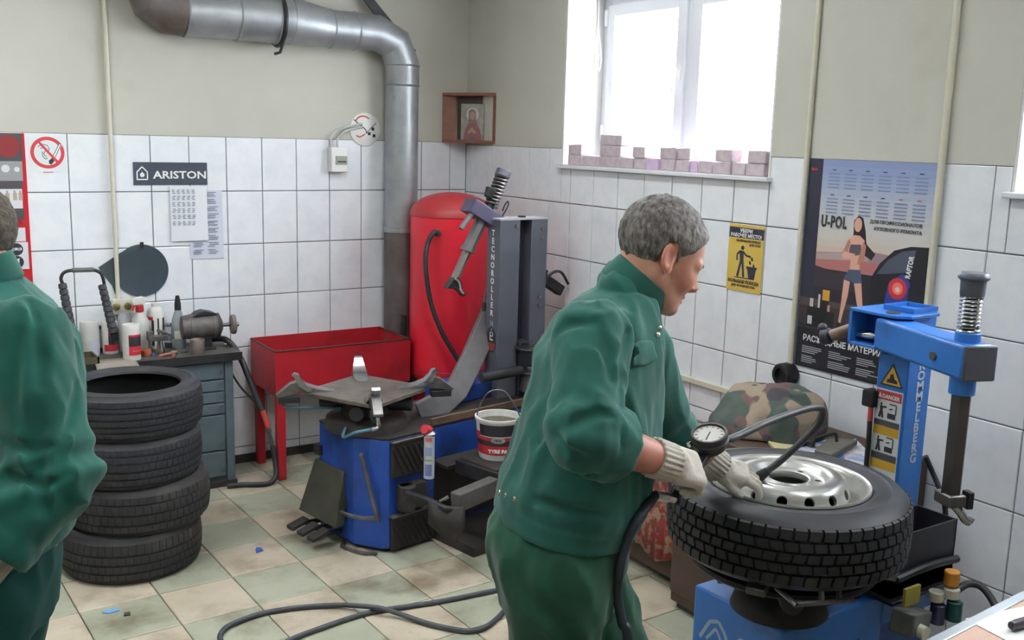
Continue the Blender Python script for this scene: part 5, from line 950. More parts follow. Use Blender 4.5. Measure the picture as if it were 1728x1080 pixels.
# danger label
lab = bpy.data.objects.new('warning_label', None); scene.collection.objects.link(lab); place(lab, (px0, -3.72, .86), c2)
lz1 = wb(1490, 655, px0)[2]; ly0 = py1_ - .003; lw = .098; lh = .345
mb = MB(); mb.b2((px0 - .0015, ly0, lz1 - lh), (px0, ly0 - lw, lz1)); mb.build('label_sheet', flat('label_white', (214, 218, 222), .4), lab, smooth=False)
ar = Art((px0 - .0016, ly0, lz1), (0, -1, 0), Z_, lw, lh); YL = flat('label_amber', (206, 160, 50)); 
ar.rect(.03, .015, .97, .10, flat('danger_red', (192, 56, 66))); ar.poly([(.1, .085), (.17, .03), (.24, .085)], INK_W)
for v in (.10, .385, .66):
    pass
ar.rect(.03, .29, .97, .345, flat('label_slate', (76, 80, 88))); ar.rect(.03, .345, .97, .43, YL); ar.rect(.03, .60, .97, .665, flat('label_slate', (76, 80, 88))); ar.rect(.03, .665, .97, .75, YL); ar.rect(.05, .915, .95, .985, INK_K)
for v in (.13, .445):
    ar.disc(.25, v + .012, .04, INK_K, n=12); ar.poly([(.2, v + .025), (.32, v + .03), (.31, v + .085), (.22, v + .085)], INK_K); ar.line([(.3, v + .04), (.45, v + .035)], .006, INK_K); ar.line([(.25, v + .08), (.2, v + .14)], .008, INK_K); ar.line([(.28, v + .08), (.33, v + .14)], .008, INK_K); ar.rect(.5, v + .085, .8, v + .135, INK_K); ar.line([(.8, v + .09), (.8, v), (.55, v)], .004, INK_K); ar.line([(.55, v + .05), (.68, v + .04)], .004, INK_K)
ar.poly([(.2, .78), (.28, .80), (.42, .92), (.36, .95), (.24, .87)], INK_K); ar.poly([(.42, .80), (.56, .79), (.58, .87), (.45, .88)], INK_K); ar.line([(.42, .93), (.6, .86), (.72, .87), (.66, .92), (.5, .93)], .006, INK_K); ar.build(lab)
text('DANGER', .018, V(px0 - .0032, ly0 - .27 * lw, lz1 - .083 * lh), (0, -1, 0), Z_, INK_W, lab, bold=.0006, xs=.86)
tz = lz1 + .012; ar = Art((px0 - .0006, ly0 - .012, tz + .075), (0, -1, 0), Z_, .082, .075); ar.poly([(.0, 1), (.5, 0), (1, 1)], INK_K); ar.poly([(.09, .94), (.5, .12), (.91, .94)], YL); ar.poly([(.28, .86), (.28, .74), (.4, .68), (.42, .5), (.55, .45), (.6, .66), (.74, .74), (.74, .86)], INK_K); ar.build(c2, 'warning_triangle')
# swing arm, bracket and locking handle
BZ0, BZ1 = 1.325, 1.437
bx_, by0_, by1_ = -.80, -3.80, -3.60
br = bpy.data.objects.new('arm_bracket', None); scene.collection.objects.link(br); place(br, (-.73, -3.7, BZ0), c2)
xL = -.735; bY0, bY1 = -3.80, -3.602
mb = MB(); mb.prism([(xL, -3.77), (xL, bY1), (-.56, bY1), (-.56, bY0), (-.70, bY0)], (0, 0, BZ1 - .010), (1, 0, 0), (0, 1, 0), Z_, .010); mb.build('upper_plate', M_blue2, br, bevel=.002)
mb = MB(); mb.prism([(xL, -3.75), (xL, bY1), (-.60, bY1), (-.60, -3.77)], (0, 0, BZ0 - .004), (1, 0, 0), (0, 1, 0), Z_, .010); mb.build('lower_plate', M_blue2, br, bevel=.002)
mb = MB(); mb.b2((xL, bY1 - .010, BZ0 - .003), (-.56, bY1, BZ1 - .001)); mb.build('end_plate', M_blue2, br, bevel=.002)
mb = MB(); mb.b2((-.655, -3.69, BZ0), (-.645, bY1 - .01, BZ1 - .008)); mb.build('back_plate', M_blue, br, bevel=.002)
pv = V(-.70, -3.735, 0); mb = MB(); mb.cyl(pv + Z_ * (BZ0 - .014), pv + Z_ * (BZ1 + .004), .022, n=20); mb.build('pivot_pin', M_darkmetal, br, bevel=.002)
q = V(-.70, -3.615, 1.352); mb = MB(); mb.tube([q, q + V(0, -.02, .0), q + V(0, -.05, .004), q + V(0, -.07, .004)], [.009, .012, .014, .008], 12); mb.build('adjusting_bolt', M_chrome, br)
pe = V(-.825, -4.06, 0); az = 1.372; dA = unit(pe - pv); sA = unit(np.cross(Z_, dA)); ln = np.linalg.norm(pe - pv) + .055
RA = np.stack([dA, sA, Z_], 1); mb = MB(); mb.box(pv + dA * (ln / 2 - .01) + Z_ * az, (ln + .02, .098, .098), RA); arm = mb.build('swing_arm', M_blue2, c2, bevel=.010)
mb = MB(); mb.box(pv + dA * (ln + .004) + Z_ * az, (.012, .099, .099), RA); mb.build('end_cap', flat('charcoal_cap', (70, 74, 84), .5), arm, bevel=.008)
q = pv + dA * (ln * .66) + Z_ * az - sA * .049
if (q - CAM_POS) @ sA > 0 and False: pass
for sgn in (-1, 1):
    q = pv + dA * (ln * .70) + Z_ * (az - .005) + sA * .049 * sgn; mb = MB(); mb.cyl(q, q + sA * .008 * sgn, .012, n=14); mb.build('bolt', M_steel, arm)
hp_ = pe
mb = MB(); mb.cyl(hp_ + Z_ * (az - .098), hp_ + Z_ * (az - .046), .0345, n=24); mb.build('guide_collar', M_blue2, c2, bevel=.002); mb = MB(); mb.cyl(hp_ + Z_ * (az + .046), hp_ + Z_ * (az + .075), .0335, n=24); mb.build('guide_collar', M_blue2, c2, bevel=.002)
mb = MB(); mb.cyl(hp_ + Z_ * .985, hp_ + Z_ * (az - .09), .0275, n=6); mb.build('hex_bar', mat('dark_hex_steel', (74, 72, 74), (58, 56, 58), rough=.4, metal=.5, scale=6), c2)
mb = MB(); mb.cyl(hp_ + Z_ * (az + .06), hp_ + Z_ * (az + .2), .016, n=14); mb.build('spring_rod', M_darkmetal, c2)
mb = MB(); mb.tube(spring_pts(hp_ + Z_ * (az + .07), hp_ + Z_ * (az + .185), .0275, 11, 16), .0036, 6); mb.build('return_spring', M_chrome, c2)
mb = MB(); mb.lathe([(0, az + .17), (.030, az + .17), (.032, az + .18), (.033, az + .215), (.041, az + .222), (.041, az + .228), (.034, az + .237), (0, az + .241)], 28, hp_); mb.build('top_knob', flat('slate_knob', (74, 80, 92), .4), c2)
mh = hp_ + Z_ * .985; mb = MB(); mb.box(mh - Z_ * .012, (.07, .055, .035), RA); hd = mb.build('mount_head', M_steel, c2, bevel=.005)
iR = V(*CAM_AXES[0]); iR[2] = 0; iR = unit(iR)
mb = MB(); mb.tube(catmull([mh - iR * .02 - Z_ * .01, mh + iR * .01 - Z_ * .03, mh + iR * .035 - Z_ * .055, mh + iR * .05 - Z_ * .075, mh + iR * .062 - Z_ * .08, mh + iR * .068 - Z_ * .068], 5), [.012] * 20 + [.009] * 6, 10); mb.build('duck_bill', M_chrome, hd)
mb = MB(); mb.box(mh + iR * .05 - Z_ * .015, (.03, .02, .05), RA); mb.build('bill_block', M_darkmetal, hd, bevel=.003)
hp = V(xL, -3.66, BZ0 + .015)
k0 = V(-.69, bY1, 1.372); k1 = dp(1402, 567, 3.22); mb = MB(); mb.cyl(k0, k1, .017, .019, n=16); lh_ = mb.build('lock_handle', mat('brown_grip', (116, 92, 78), (92, 76, 66), rough=.5, scale=12), c2)
k2 = dp(1389, 568, 3.24); mb = MB(); mb.cyl(k1, k2, .026, .028, n=18); mb.build('lock_knob', M_greydark, lh_, bevel=.003); mb = MB(); mb.sphere(k2 + V(0, .004, .027), .017, 12, 8); mb.build('lock_knob_head', M_greydark, lh_)
# turntable under the wheel
WC = V(-1.164, -3.775, 0)
mb = MB(); mb.lathe([(0, T2), (.14, T2), (.13, T2 + .03), (.09, T2 + .06), (.08, .745), (.12, .755), (0, .755)], 28, WC); mb.build('gear_neck', M_grime, c2)
mb = MB(); mb.lathe([(0, .752), (.26, .752), (.265, .758), (.26, .768), (0, .772)], 48, WC); mb.build('turntable_disc', M_darkmetal, c2)
for k in range(4):
    a = .5 + k * math.pi / 2; d = V(math.cos(a), math.sin(a), 0); s = V(-d[1], d[0], 0); mb = MB(); mb.prism([(.20, 0), (.31, 0), (.315, .02), (.29, .03), (.255, .022), (.20, .012)], WC + Z_ * .772 - s * .025, d, Z_, s, .05); mb.build('clamp_jaw', M_steel, c2, bevel=.002)
for k in range(2):
    a = .9 + k * math.pi / 2; d = V(math.cos(a), math.sin(a), 0); mb = MB(); mb.cyl(WC - d * .18 + Z_ * .705, WC + d * .18 + Z_ * .705, .032, n=16); mb.build('jaw_cylinder', M_darkmetal, c2)
for a, b in ((dp(1310, 992, 2.62), dp(1345, 1022, 2.55)), (dp(1345, 1020, 2.55), dp(1440, 1012, 2.62)), (dp(1385, 985, 2.6), dp(1387, 1018, 2.58)), (dp(1415, 990, 2.64), dp(1416, 1014, 2.62))):
    a = a.copy(); b = b.copy(); mb = MB(); mb.tube([a, b], .0075, 8); mb.build('linkage_rod', M_steel, c2)
# soap tray by the post and its brush tray lip
mb = MB(); bxx0, bxx1, byy0, byy1, bz0, bz1 = -.86, -.56, -3.93, -3.79, T2 + .012, .815
t_ = .006; mb.b2((bxx0, byy0, bz0), (bxx1, byy0 + t_, bz1)); mb.b2((bxx0, byy1 - t_, bz0), (bxx1, byy1, bz1)); mb.b2((bxx0, byy0, bz0), (bxx0 + t_, byy1, bz1)); mb.b2((bxx1 - t_, byy0, bz0), (bxx1, byy1, bz1)); mb.b2((bxx0, byy0, bz0), (bxx1, byy1, bz0 + .05))
tr = mb.build('paste_tray', flat('black_plastic', (36, 36, 46), .5), c2, smooth=False); mb = MB(); mb.b2((bxx0 - .02, byy0 - .02, T2 + .001), (bxx1 + .02, byy1 + .01, T2 + .013)); mb.build('tray_base', flat('black_plastic', (36, 36, 46), .5), tr, bevel=.004)
mb = MB(); mb.tube(catmull([V(bxx0, byy0 - .012, .69), V((bxx0 + bxx1) / 2, byy0 - .014, .70), V(bxx1, byy0 - .012, .69)], 6), .012, 8); mb.build('tray_lip', flat('black_plastic', (36, 36, 46), .5), tr)
# air unit on the rear side: filter bowls
fr0 = dp(1600, 1000, 3.0)
ub = bpy.data.objects.new('air_service_unit', None); scene.collection.objects.link(ub); place(ub, fr0, c2)
q = dp(1606, 975, 2.98); mb = MB(); mb.cyl(q - Z_ * .022, q + Z_ * .022, .022, n=18); mb.build('regulator_knob', flat('knob_orange', (206, 140, 50), .5), ub, bevel=.003)
for x, y, m, nm, r, h in ((1580, 1005, M_conduit, 'filter_head', .024, .03), (1606, 1000, M_conduit, 'filter_head', .024, .03), (1582, 1035, flat('smoky_bowl', (52, 56, 84), .2), 'filter_bowl', .023, .06), (1610, 1030, flat('green_bowl', (36, 84, 88), .2), 'filter_bowl', .024, .06)):
    q = dp(x, y, 2.98); mb = MB(); mb.cyl(q - Z_ * h / 2, q + Z_ * h / 2, r, r * .95, n=18); mb.build(nm, m, ub, bevel=.003)
q = dp(1538, 1005, 2.92); mb = MB(); mb.box(q, (.07, .01, .055)); mb.build('yellow_tag', flat('tag_yellow', (150, 140, 60)), ub)
q = dp(1536, 1048, 2.9); mb = MB(); mb.box(q, (.13, .07, .07), np.array(Euler((0, .25, .2)).to_matrix())); vb = mb.build('valve_body', mat('grey_valve', (92, 94, 88), (66, 68, 64), rough=.5, scale=16), ub, bevel=.006); mb = MB(); mb.cyl(q + V(-.01, -.06, -.01), q + V(-.01, -.03, -.01), .02, n=14); mb.build('valve_plug', M_conduit, vb)
mb = MB(); mb.tube(catmull([dp(1612, 998, 2.98), dp(1632, 986, 3.0), dp(1652, 988, 3.0), dp(1668, 1003, 2.98), dp(1682, 1030, 2.95), dp(1690, 1070, 2.9)], 6), .011, 10); mb.build('supply_hose', M_hose, ub)
# control lever with red grip on the left edge of the post, and the air line on its right
q = wb(1472, 671, px0 + .0); mb = MB(); mb.box(q, (.05, .045, .055)); lv = mb.build('valve_block', M_black, c2, bevel=.006)
pts = [wb(1470, 686, px0 - .012), wb(1468, 710, px0 - .014), wb(1466, 740, px0 - .014), wb(1462, 786, px0 - .012)]
mb = MB(); mb.tube(pts[:2], .0085, 10); mb.build('red_sleeve', flat('sleeve_red', (180, 70, 76)), lv); mb = MB(); mb.tube(catmull(pts[1:] + [wb(1458, 850, px0 - .01)], 5), .0085, 10); mb.build('air_tube', M_hose, lv)
pts = [wa(1562, 770, py0_ - .01), wa(1575, 800, -3.80), wa(1586, 826, -3.83), wa(1594, 850, -3.86), wa(1597, 900, -3.87), wa(1597, 940, -3.87), wa(1596, 985, -3.87)]
mb = MB(); mb.tube(catmull(pts, 6), .0085, 10); mb.build('air_tube', M_hose, c2)

# ---- the wheel on the turntable
WZ = .900; wh = thing('van_wheel', 'silver steel van wheel with blocky black tyre lying on the blue tyre changer', 'wheel', WC + Z_ * (WZ - .09))
ty = bpy.data.objects.new('tyre', None); scene.collection.objects.link(ty); place(ty, WC + Z_ * WZ, wh)
tyre_parts(ty, WC + Z_ * WZ, .338, .212, .196, [(-.044, .007), (-.014, .006), (.016, .006), (.046, .007)], 58, lat=.0058, seed=9, depth=.011, crown=.006, tread_m=mat('block_tread_rubber', (38, 39, 43), (28, 29, 33), rough=.55, scale=9), side_m=mat('clean_sidewall_rubber', (44, 46, 52), (36, 38, 43), rough=.5, scale=6))
RZ_ = WZ + .086
prof = [(.2145, -.060), (.2145, -.004), (.222, .002), (.2265, .010), (.2245, .016), (.218, .014), (.2095, .002), (.206, -.012), (.199, -.018), (.194, -.030), (.191, -.046), (.186, -.056), (.178, -.058), (.171, -.050), (.172, -.026), (.166, -.002), (.157, .018), (.145, .030), (.130, .034), (.116, .033), (.106, .027), (.099, .018), (.092, .015), (.066, .015), (.060, .020), (.055, .019), (.053, .012), (.053, .002), (.092, .003), (.106, .014), (.126, .021), (.140, .017), (.150, .006), (.159, -.012), (.166, -.064), (.178, -.072), (.192, -.068), (.2005, -.060)]
prof = prof + [prof[0]]
mb = MB(); mb.lathe(prof, 80, WC + Z_ * RZ_); rim = mb.build('rim', M_alu, wh, origin=WC + Z_ * RZ_, ang=25)
cs_ = MB()
for k in range(14):
    a = 2 * math.pi * k / 14 + .17; d = V(math.cos(a), math.sin(a), 0); ax = unit(d * .86 + Z_ * .5); q = WC + Z_ * (RZ_ + .002) + d * .163; cs_.cyl(q - ax * .022, q + ax * .022, .0145, n=18)
for k in range(6):
    a = 2 * math.pi * k / 6 + .3; d = V(math.cos(a), math.sin(a), 0); q = WC + Z_ * (RZ_ + .01) + d * .080; cs_.cyl(q - Z_ * .04, q + Z_ * .04, .0085, n=14)
cut(rim, [cs_])
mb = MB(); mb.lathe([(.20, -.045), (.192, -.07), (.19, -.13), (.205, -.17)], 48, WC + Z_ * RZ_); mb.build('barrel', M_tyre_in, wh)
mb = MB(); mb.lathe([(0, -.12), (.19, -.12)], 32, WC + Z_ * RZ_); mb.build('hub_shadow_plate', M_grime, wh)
va = math.atan2(*(dp(1283, 800, 2.78) - WC)[[1, 0]]); d = V(math.cos(va), math.sin(va), 0); q = WC + Z_ * (RZ_ - .03) + d * .184; mb = MB(); mb.cyl(q - Z_ * .01, q + Z_ * .022 - d * .004, .0055, n=10); mb.build('valve', M_black, wh)

# ================================================================== LOW CHEST, CABINET AND THEIR CLUTTER BY THE WINDOW WALL
def pattern_mat():
    m = mat('red_patterned_cloth', (142, 52, 50), (112, 60, 54), rough=.9, scale=34, lo=.45, hi=.55, dirt=(148, 118, 96), dscale=22, dlo=.50, dhi=.56, bump=.1, bscale=200); return m
M_rug = pattern_mat(); M_brown = mat('brown_cabinet_wood', (78, 60, 50), (64, 50, 42), rough=.6, scale=4, stretch=(1, 1, 6))
CT = .79; CH = .62; chs = thing('draped_chest', 'low dark chest draped with a red patterned cloth behind the man', 'chest', (-.23, -2.38, 0))
mb = MB(); mb.b2((-.44, -2.66, .04), (-.012, -2.08, CH - .008)); mb.build('chest', M_brown, chs, bevel=.004)
for x in (-.42, -.06):
    for y in (-2.64, -2.14): mb = MB(); mb.b2((x, y, 0), (x + .04, y + .04, .045)); mb.build('foot', M_brown, chs)
mb = MB(); vs_ = []; ny = 44; pr = [(-.012, CH), (-.2, CH + .001), (-.43, CH + .001), (-.455, CH - .012), (-.458, CH - .1), (-.46, .42), (-.462, .28), (-.464, .13)]
for i in range(ny + 1):
    y = -2.68 + .62 * i / ny; w = .010 * math.sin(i * .9) + .006 * math.sin(i * 2.3 + 1)
    for k, (x, z) in enumerate(pr): f = max(0, (k - 3) / 4); vs_.append((x - abs(w) * f * 1.6, y, z + (f * .02 * math.sin(i * .35) if k == 7 else 0) + .001))
n = len(pr); mb.add(vs_, [(i * n + j, i * n + j + 1, (i + 1) * n + j + 1, (i + 1) * n + j) for i in range(ny) for j in range(n - 1)]); cl = mb.build('patterned_cloth', M_rug, None, ang=80); sm = cl.modifiers.new('thickness', 'SOLIDIFY'); sm.thickness = .003; sm.offset = 1
tag(cl, 'red patterned cloth hanging down over the low chest', 'cloth')
cbn = thing('low_cabinet', 'low brown wooden cabinet behind the blue changer carrying newspapers', 'cabinet', (-.23, -3.05, 0))
mb = MB(); mb.b2((-.56, -3.46, .03), (-.012, -2.69, CT)); mb.build('body', M_brown, cbn, bevel=.004); mb = MB(); mb.b2((-.54, -3.44, 0), (-.03, -2.71, .03)); mb.build('plinth', M_grime, cbn)
for y0, y1 in ((-2.70, -3.07), (-3.08, -3.45)): mb = MB(); mb.b2((-.575, y0, .08), (-.561, y1, CT - .03)); d_ = mb.build('door', M_brown, cbn, bevel=.003); mb = MB(); mb.cyl((-.575, (y0 + y1) / 2, .45), (-.595, (y0 + y1) / 2, .45), .012, n=12); mb.build('knob', M_steel, d_)
def camo():
    m = bpy.data.materials.new('camouflage_cloth'); m.use_nodes = True; nt = m.node_tree; L = nt.links.new; b = nt.nodes['Principled BSDF']; b.inputs['Roughness'].default_value = .9; tc = nt.nodes.new('ShaderNodeTexCoord'); last = None
    for i, (c, sc, off, th) in enumerate((((74, 86, 80), 0, 0, 0), ((108, 84, 82), 8, 3, .54), ((150, 134, 118), 7, 11, .57), ((66, 64, 72), 9, 23, .60))):
        if i == 0: last = lin(c); continue
        mp = nt.nodes.new('ShaderNodeMapping'); mp.inputs['Location'].default_value = (off, off * .7, off * .3); n = nt.nodes.new('ShaderNodeTexNoise'); n.inputs['Scale'].default_value = sc; n.inputs['Detail'].default_value = 1.5; L(tc.outputs['Object'], mp.inputs['Vector']); L(mp.outputs['Vector'], n.inputs['Vector'])
        r = nt.nodes.new('ShaderNodeValToRGB'); r.color_ramp.interpolation = 'LINEAR'; r.color_ramp.elements[0].position = th; r.color_ramp.elements[1].position = th + .02; L(n.outputs['Fac'], r.inputs['Fac'])
        x = nt.nodes.new('ShaderNodeMixRGB'); L(r.outputs['Color'], x.inputs['Fac'])
        if isinstance(last, tuple): x.inputs['Color1'].default_value = last
        else: L(last, x.inputs['Color1'])
        x.inputs['Color2'].default_value = lin(c); last = x.outputs['Color']
    L(last, b.inputs['Base Color']); return m
M_camo = camo()
def sheet_on(name, label, cat, pts, z, m, th=.004, group=None):
    mb = MB(); mb.prism([(p[0], p[1]) for p in pts], (0, 0, z), (1, 0, 0), (0, 1, 0), Z_, th); return tag(mb.build(name, m, None, bevel=.001), label, cat, group)
cz = CT + .001
news = mat('printed_newspaper', (206, 204, 206), (164, 170, 186), rough=.8, scale=26, lo=.45, hi=.6, dirt=(126, 150, 200), dscale=11, dlo=.56, dhi=.6)
news2 = mat('colour_magazine', (196, 190, 194), (150, 166, 200), rough=.7, scale=20, lo=.48, hi=.56, dirt=(70, 120, 196), dscale=9, dlo=.52, dhi=.57)
sheet_on('newspaper', 'open newspaper with blue print lying on the brown cabinet right side', 'newspaper', [(-.07, -3.17), (-.36, -3.225), (-.53, -3.40), (-.46, -3.45), (-.22, -3.38)], cz, news)
sheet_on('magazine', 'colourful magazine lying under the grey block on the brown cabinet', 'magazine', [(-.19, -3.13), (-.45, -3.165), (-.54, -3.34), (-.32, -3.32)], cz + .0045, news2)
sheet_on('yellow_folder', 'cream cardboard folder lying beside the camouflage bundle', 'folder', [(-.28, -3.005), (-.40, -3.0), (-.49, -3.14), (-.375, -3.145)], cz, flat('cream_card', (196, 184, 140), .7), .012)
bl_ = thing('clamp_plate', 'grey flat metal block with bent black handle on the magazine', 'block', (-.30, -3.24, cz + .009))
mb = MB(); mb.prism([(-.23, -3.17), (-.41, -3.25), (-.395, -3.32), (-.155, -3.245)], (0, 0, cz + .0095), (1, 0, 0), (0, 1, 0), Z_, .022); mb.build('block', mat('grey_block', (108, 106, 98), (86, 84, 78), rough=.6, scale=9), bl_, bevel=.003)
hh = [wb(1373, 757, -.32), wb(1372, 745, -.32), wb(1380, 739, -.30), wb(1404, 732, -.26), wb(1411, 734, -.25), wb(1412, 750, -.25)]
mb = MB(); mb.tube(catmull(hh, 5), .006, 8); mb.build('bent_handle', M_black, bl_)
a = wb(1336, 752, -.36); b = wb(1374, 749, -.33); a[2] = b[2] = cz + .028; mb = MB(); mb.tube([a, a + (b - a) * .9, b], [.010, .012, .016], 10); tag(mb.build('tool_handle', M_black, None), 'black tool handle lying left of the grey block', 'tool')

# ================================================================== FRONT TABLE
ta = math.radians(3.8); TU = V(math.cos(ta), math.sin(ta), 0); TV = V(math.sin(ta), -math.cos(ta), 0); TO = V(-1.577, -4.502, 0) - TU * .55; TT_ = .95
tb = thing('wooden_table', 'pale wooden table with aluminium edge trim in the near right corner', 'table', TO + TU * .7 + TV * .4)
mb = MB(); mb.prism([(0, .022), (1.5, .022), (1.5, .7), (0, .7)], TO + Z_ * (TT_ - .028), TU, TV, Z_, .028); mb.build('tabletop', mat('pinkish_wood', (196, 160, 140), (182, 146, 126), rough=.4, scale=3, stretch=(1, 9, 1)), tb, smooth=False)
mb = MB(); mb.prism([(-.003, .0), (1.503, .0), (1.503, .026), (-.003, .026)], TO + Z_ * (TT_ - .03), TU, TV, Z_, .0325); mb.build('edge_trim', mat('brushed_aluminium', (196, 204, 208), (172, 180, 186), rough=.3, metal=.7, scale=6), tb, bevel=.003)
for u in (.04, 1.42):
    for v in (.05, .62): mb = MB(); mb.box(TO + TU * u + TV * v + Z_ * (TT_ - .03) / 2, (.05, .05, TT_ - .03)); mb.build('leg', M_steel, tb)
pc_ = [fl(1628, 1045, TT_), fl(1728, 1024, TT_), fl(1728, 1024, TT_) + TU * .12 + TV * .02, fl(1728, 1080, TT_) + TU * .14 + TV * .2, fl(1670, 1080, TT_) + TV * .15]
mb = MB(); mb.add([p + Z_ * .0008 for p in pc_] + [p + Z_ * .0016 for p in pc_], [(4, 3, 2, 1, 0), (5, 6, 7, 8, 9)] + [(i, (i + 1) % 5, 5 + (i + 1) % 5, 5 + i) for i in range(5)]); tag(mb.build('paper_sheet', flat('bright_paper', (238, 238, 238), .8), None, smooth=False), 'blank white sheet of paper lying on the wooden table', 'paper')
a = fl(1707, 1056, TT_ + .014); b = a + unit(fl(1728, 1050, TT_) - fl(1707, 1056, TT_)) * .11; mk = thing('marker_pen', 'thick dark marker pen lying on the white sheet of paper', 'pen', a - Z_ * .0125)
mb = MB(); mb.tube([a, a + (b - a) * .1, a + (b - a) * .12, b], [.009, .0095, .0105, .0105], 14); mb.build('barrel', flat('marker_dark', (76, 70, 78), .5), mk); mb = MB(); mb.cyl(a, a - unit(b - a) * .004, .006, n=12); mb.build('end_plug', M_black, mk)

# ================================================================== HOSES AND SCRAPS ON THE FLOOR
hx = [fl(905, 981, .011), fl(860, 991, .011), fl(758, 1012, .011), fl(690, 1023, .011), fl(630, 1032, .011), fl(590, 1043, .011), fl(552, 1056, .011), fl(489, 1080, .011), fl(440, 1110, .011), fl(420, 1150, .011)]
mb = MB(); mb.tube(catmull(hx, 8), .0105, 10); tag(mb.build('floor_hose', M_hose_floor, None), 'grey rubber hose running straight across the floor under the looped one', 'hose')
hy = [fl(900, 960, .012), fl(872, 978, .012), fl(863, 1000, .012), fl(852, 1029, .012), fl(823, 1056, .012), fl(799, 1064, .012), fl(772, 1063, .012), fl(721, 1052, .012), fl(675, 1036, .02), fl(640, 1026, .033), fl(600, 1022, .026), fl(567, 1021, .014), fl(505, 1025, .012), fl(442, 1035, .012), fl(394, 1052, .012), fl(374, 1067, .012), fl(374, 1084, .012), fl(400, 1110, .012), fl(470, 1140, .012)]
mb = MB(); mb.tube(catmull(hy, 8), .0105, 10); tag(mb.build('floor_hose', M_hose_floor, None), 'grey rubber hose lying in a long loop on the floor tiles', 'hose')
def scrap(x, y, pts, m, label):
    c = fl(x, y, .0012); mb = MB(); mb.prism(pts, c, (1, 0, 0), (0, 1, 0), Z_, .004); tag(mb.build('paper_scrap', m, None, smooth=False), label, 'scrap')
scrap(437, 929, [(-.018, -.02), (.016, -.014), (.018, .018), (.0, .034), (-.012, .012)], flat('scrap_blue', (52, 90, 176)), 'small dark blue scrap on a beige floor tile')
scrap(188, 1032, [(-.034, .002), (-.014, -.014), (.030, -.012), (.026, .008), (-.02, .018)], flat('scrap_light_blue', (110, 160, 216)), 'light blue scrap on a green floor tile near the tyre stack')
scrap(214, 1037, [(-.014, -.01), (.010, -.016), (.016, .012), (-.006, .016)], flat('scrap_black', (62, 62, 60)), 'small black scrap on the floor next to light blue scrap')
# ================================================================== PEOPLE: smooth distance fields meshed by surface nets
def _hash(ix, iy, iz): 
    n = (ix * 374761393 + iy * 668265263 + iz * 1274126177) & 0x7fffffff; n = ((n ^ (n >> 13)) * 1103515245) & 0x7fffffff; return ((n ^ (n >> 16)) & 0xffff) / 65535.0
def vnoise(P):
    i = np.floor(P).astype(np.int64); f = P - i; f = f * f * (3 - 2 * f); x, y, z = i[:, 0], i[:, 1], i[:, 2]; out = 0
    for dx in (0, 1):
        for dy in (0, 1):
            for dz in (0, 1):
                w = (f[:, 0] if dx else 1 - f[:, 0]) * (f[:, 1] if dy else 1 - f[:, 1]) * (f[:, 2] if dz else 1 - f[:, 2]); out = out + w * _hash(x + dx, y + dy, z + dz)
    return out * 2 - 1
def smin(a, b, k): h = np.clip(.5 + .5 * (b - a) / k, 0, 1); return b + (a - b) * h - k * h * (1 - h)
def smax(a, b, k): return -smin(-a, -b, k)
def nrm(v): return np.sqrt((v * v).sum(1))
def sd_cone(P, a, b, ra, rb):
    a = np.asarray(a, float); ab = np.asarray(b, float) - a; t = np.clip((P - a) @ ab / (ab @ ab), 0, 1); return nrm(P - a - t[:, None] * ab) - (ra + (rb - ra) * t)
def sd_ell(P, c, r, R=None):
    q = P - np.asarray(c, float); q = q if R is None else q @ R; r = np.asarray(r, float); k0 = nrm(q / r); k1 = nrm(q / (r * r)) + 1e-9; return k0 * (k0 - 1) / k1
def sd_box(P, c, h, R=None, rd=.0):
    q = P - np.asarray(c, float); q = np.abs(q if R is None else q @ R) - (np.asarray(h, float) - rd); return nrm(np.maximum(q, 0)) + np.minimum(q.max(1), 0) - rd
def sd_chain(P, pts, rs, k=.0):
    d = None
    for i in range(len(pts) - 1):
        e = sd_cone(P, pts[i], pts[i + 1], rs[i], rs[i + 1]); d = e if d is None else (smin(d, e, k) if k else np.minimum(d, e))
    return d
def sd_loft(P, st, F, L, U):
    """elliptic tube through stations (centre, rF, rL) ordered upward"""
    z = P @ U; zs = np.array([c @ U for c, _, _ in st]); C = np.array([c for c, _, _ in st]); rf = np.interp(z, zs, [s[1] for s in st]); rl = np.interp(z, zs, [s[2] for s in st])
    cc = np.stack([np.interp(z, zs, C[:, k]) for k in range(3)], 1); q = P - cc; a = q @ F; b = q @ L; over = np.maximum(z - zs[-1], 0) + np.maximum(zs[0] - z, 0)
    r3 = .06; k0 = np.sqrt((a / rf) ** 2 + (b / rl) ** 2 + (over / r3) ** 2); k1 = np.sqrt((a / rf ** 2) ** 2 + (b / rl ** 2) ** 2 + (over / r3 ** 2) ** 2) + 1e-9
    return k0 * (k0 - 1) / k1
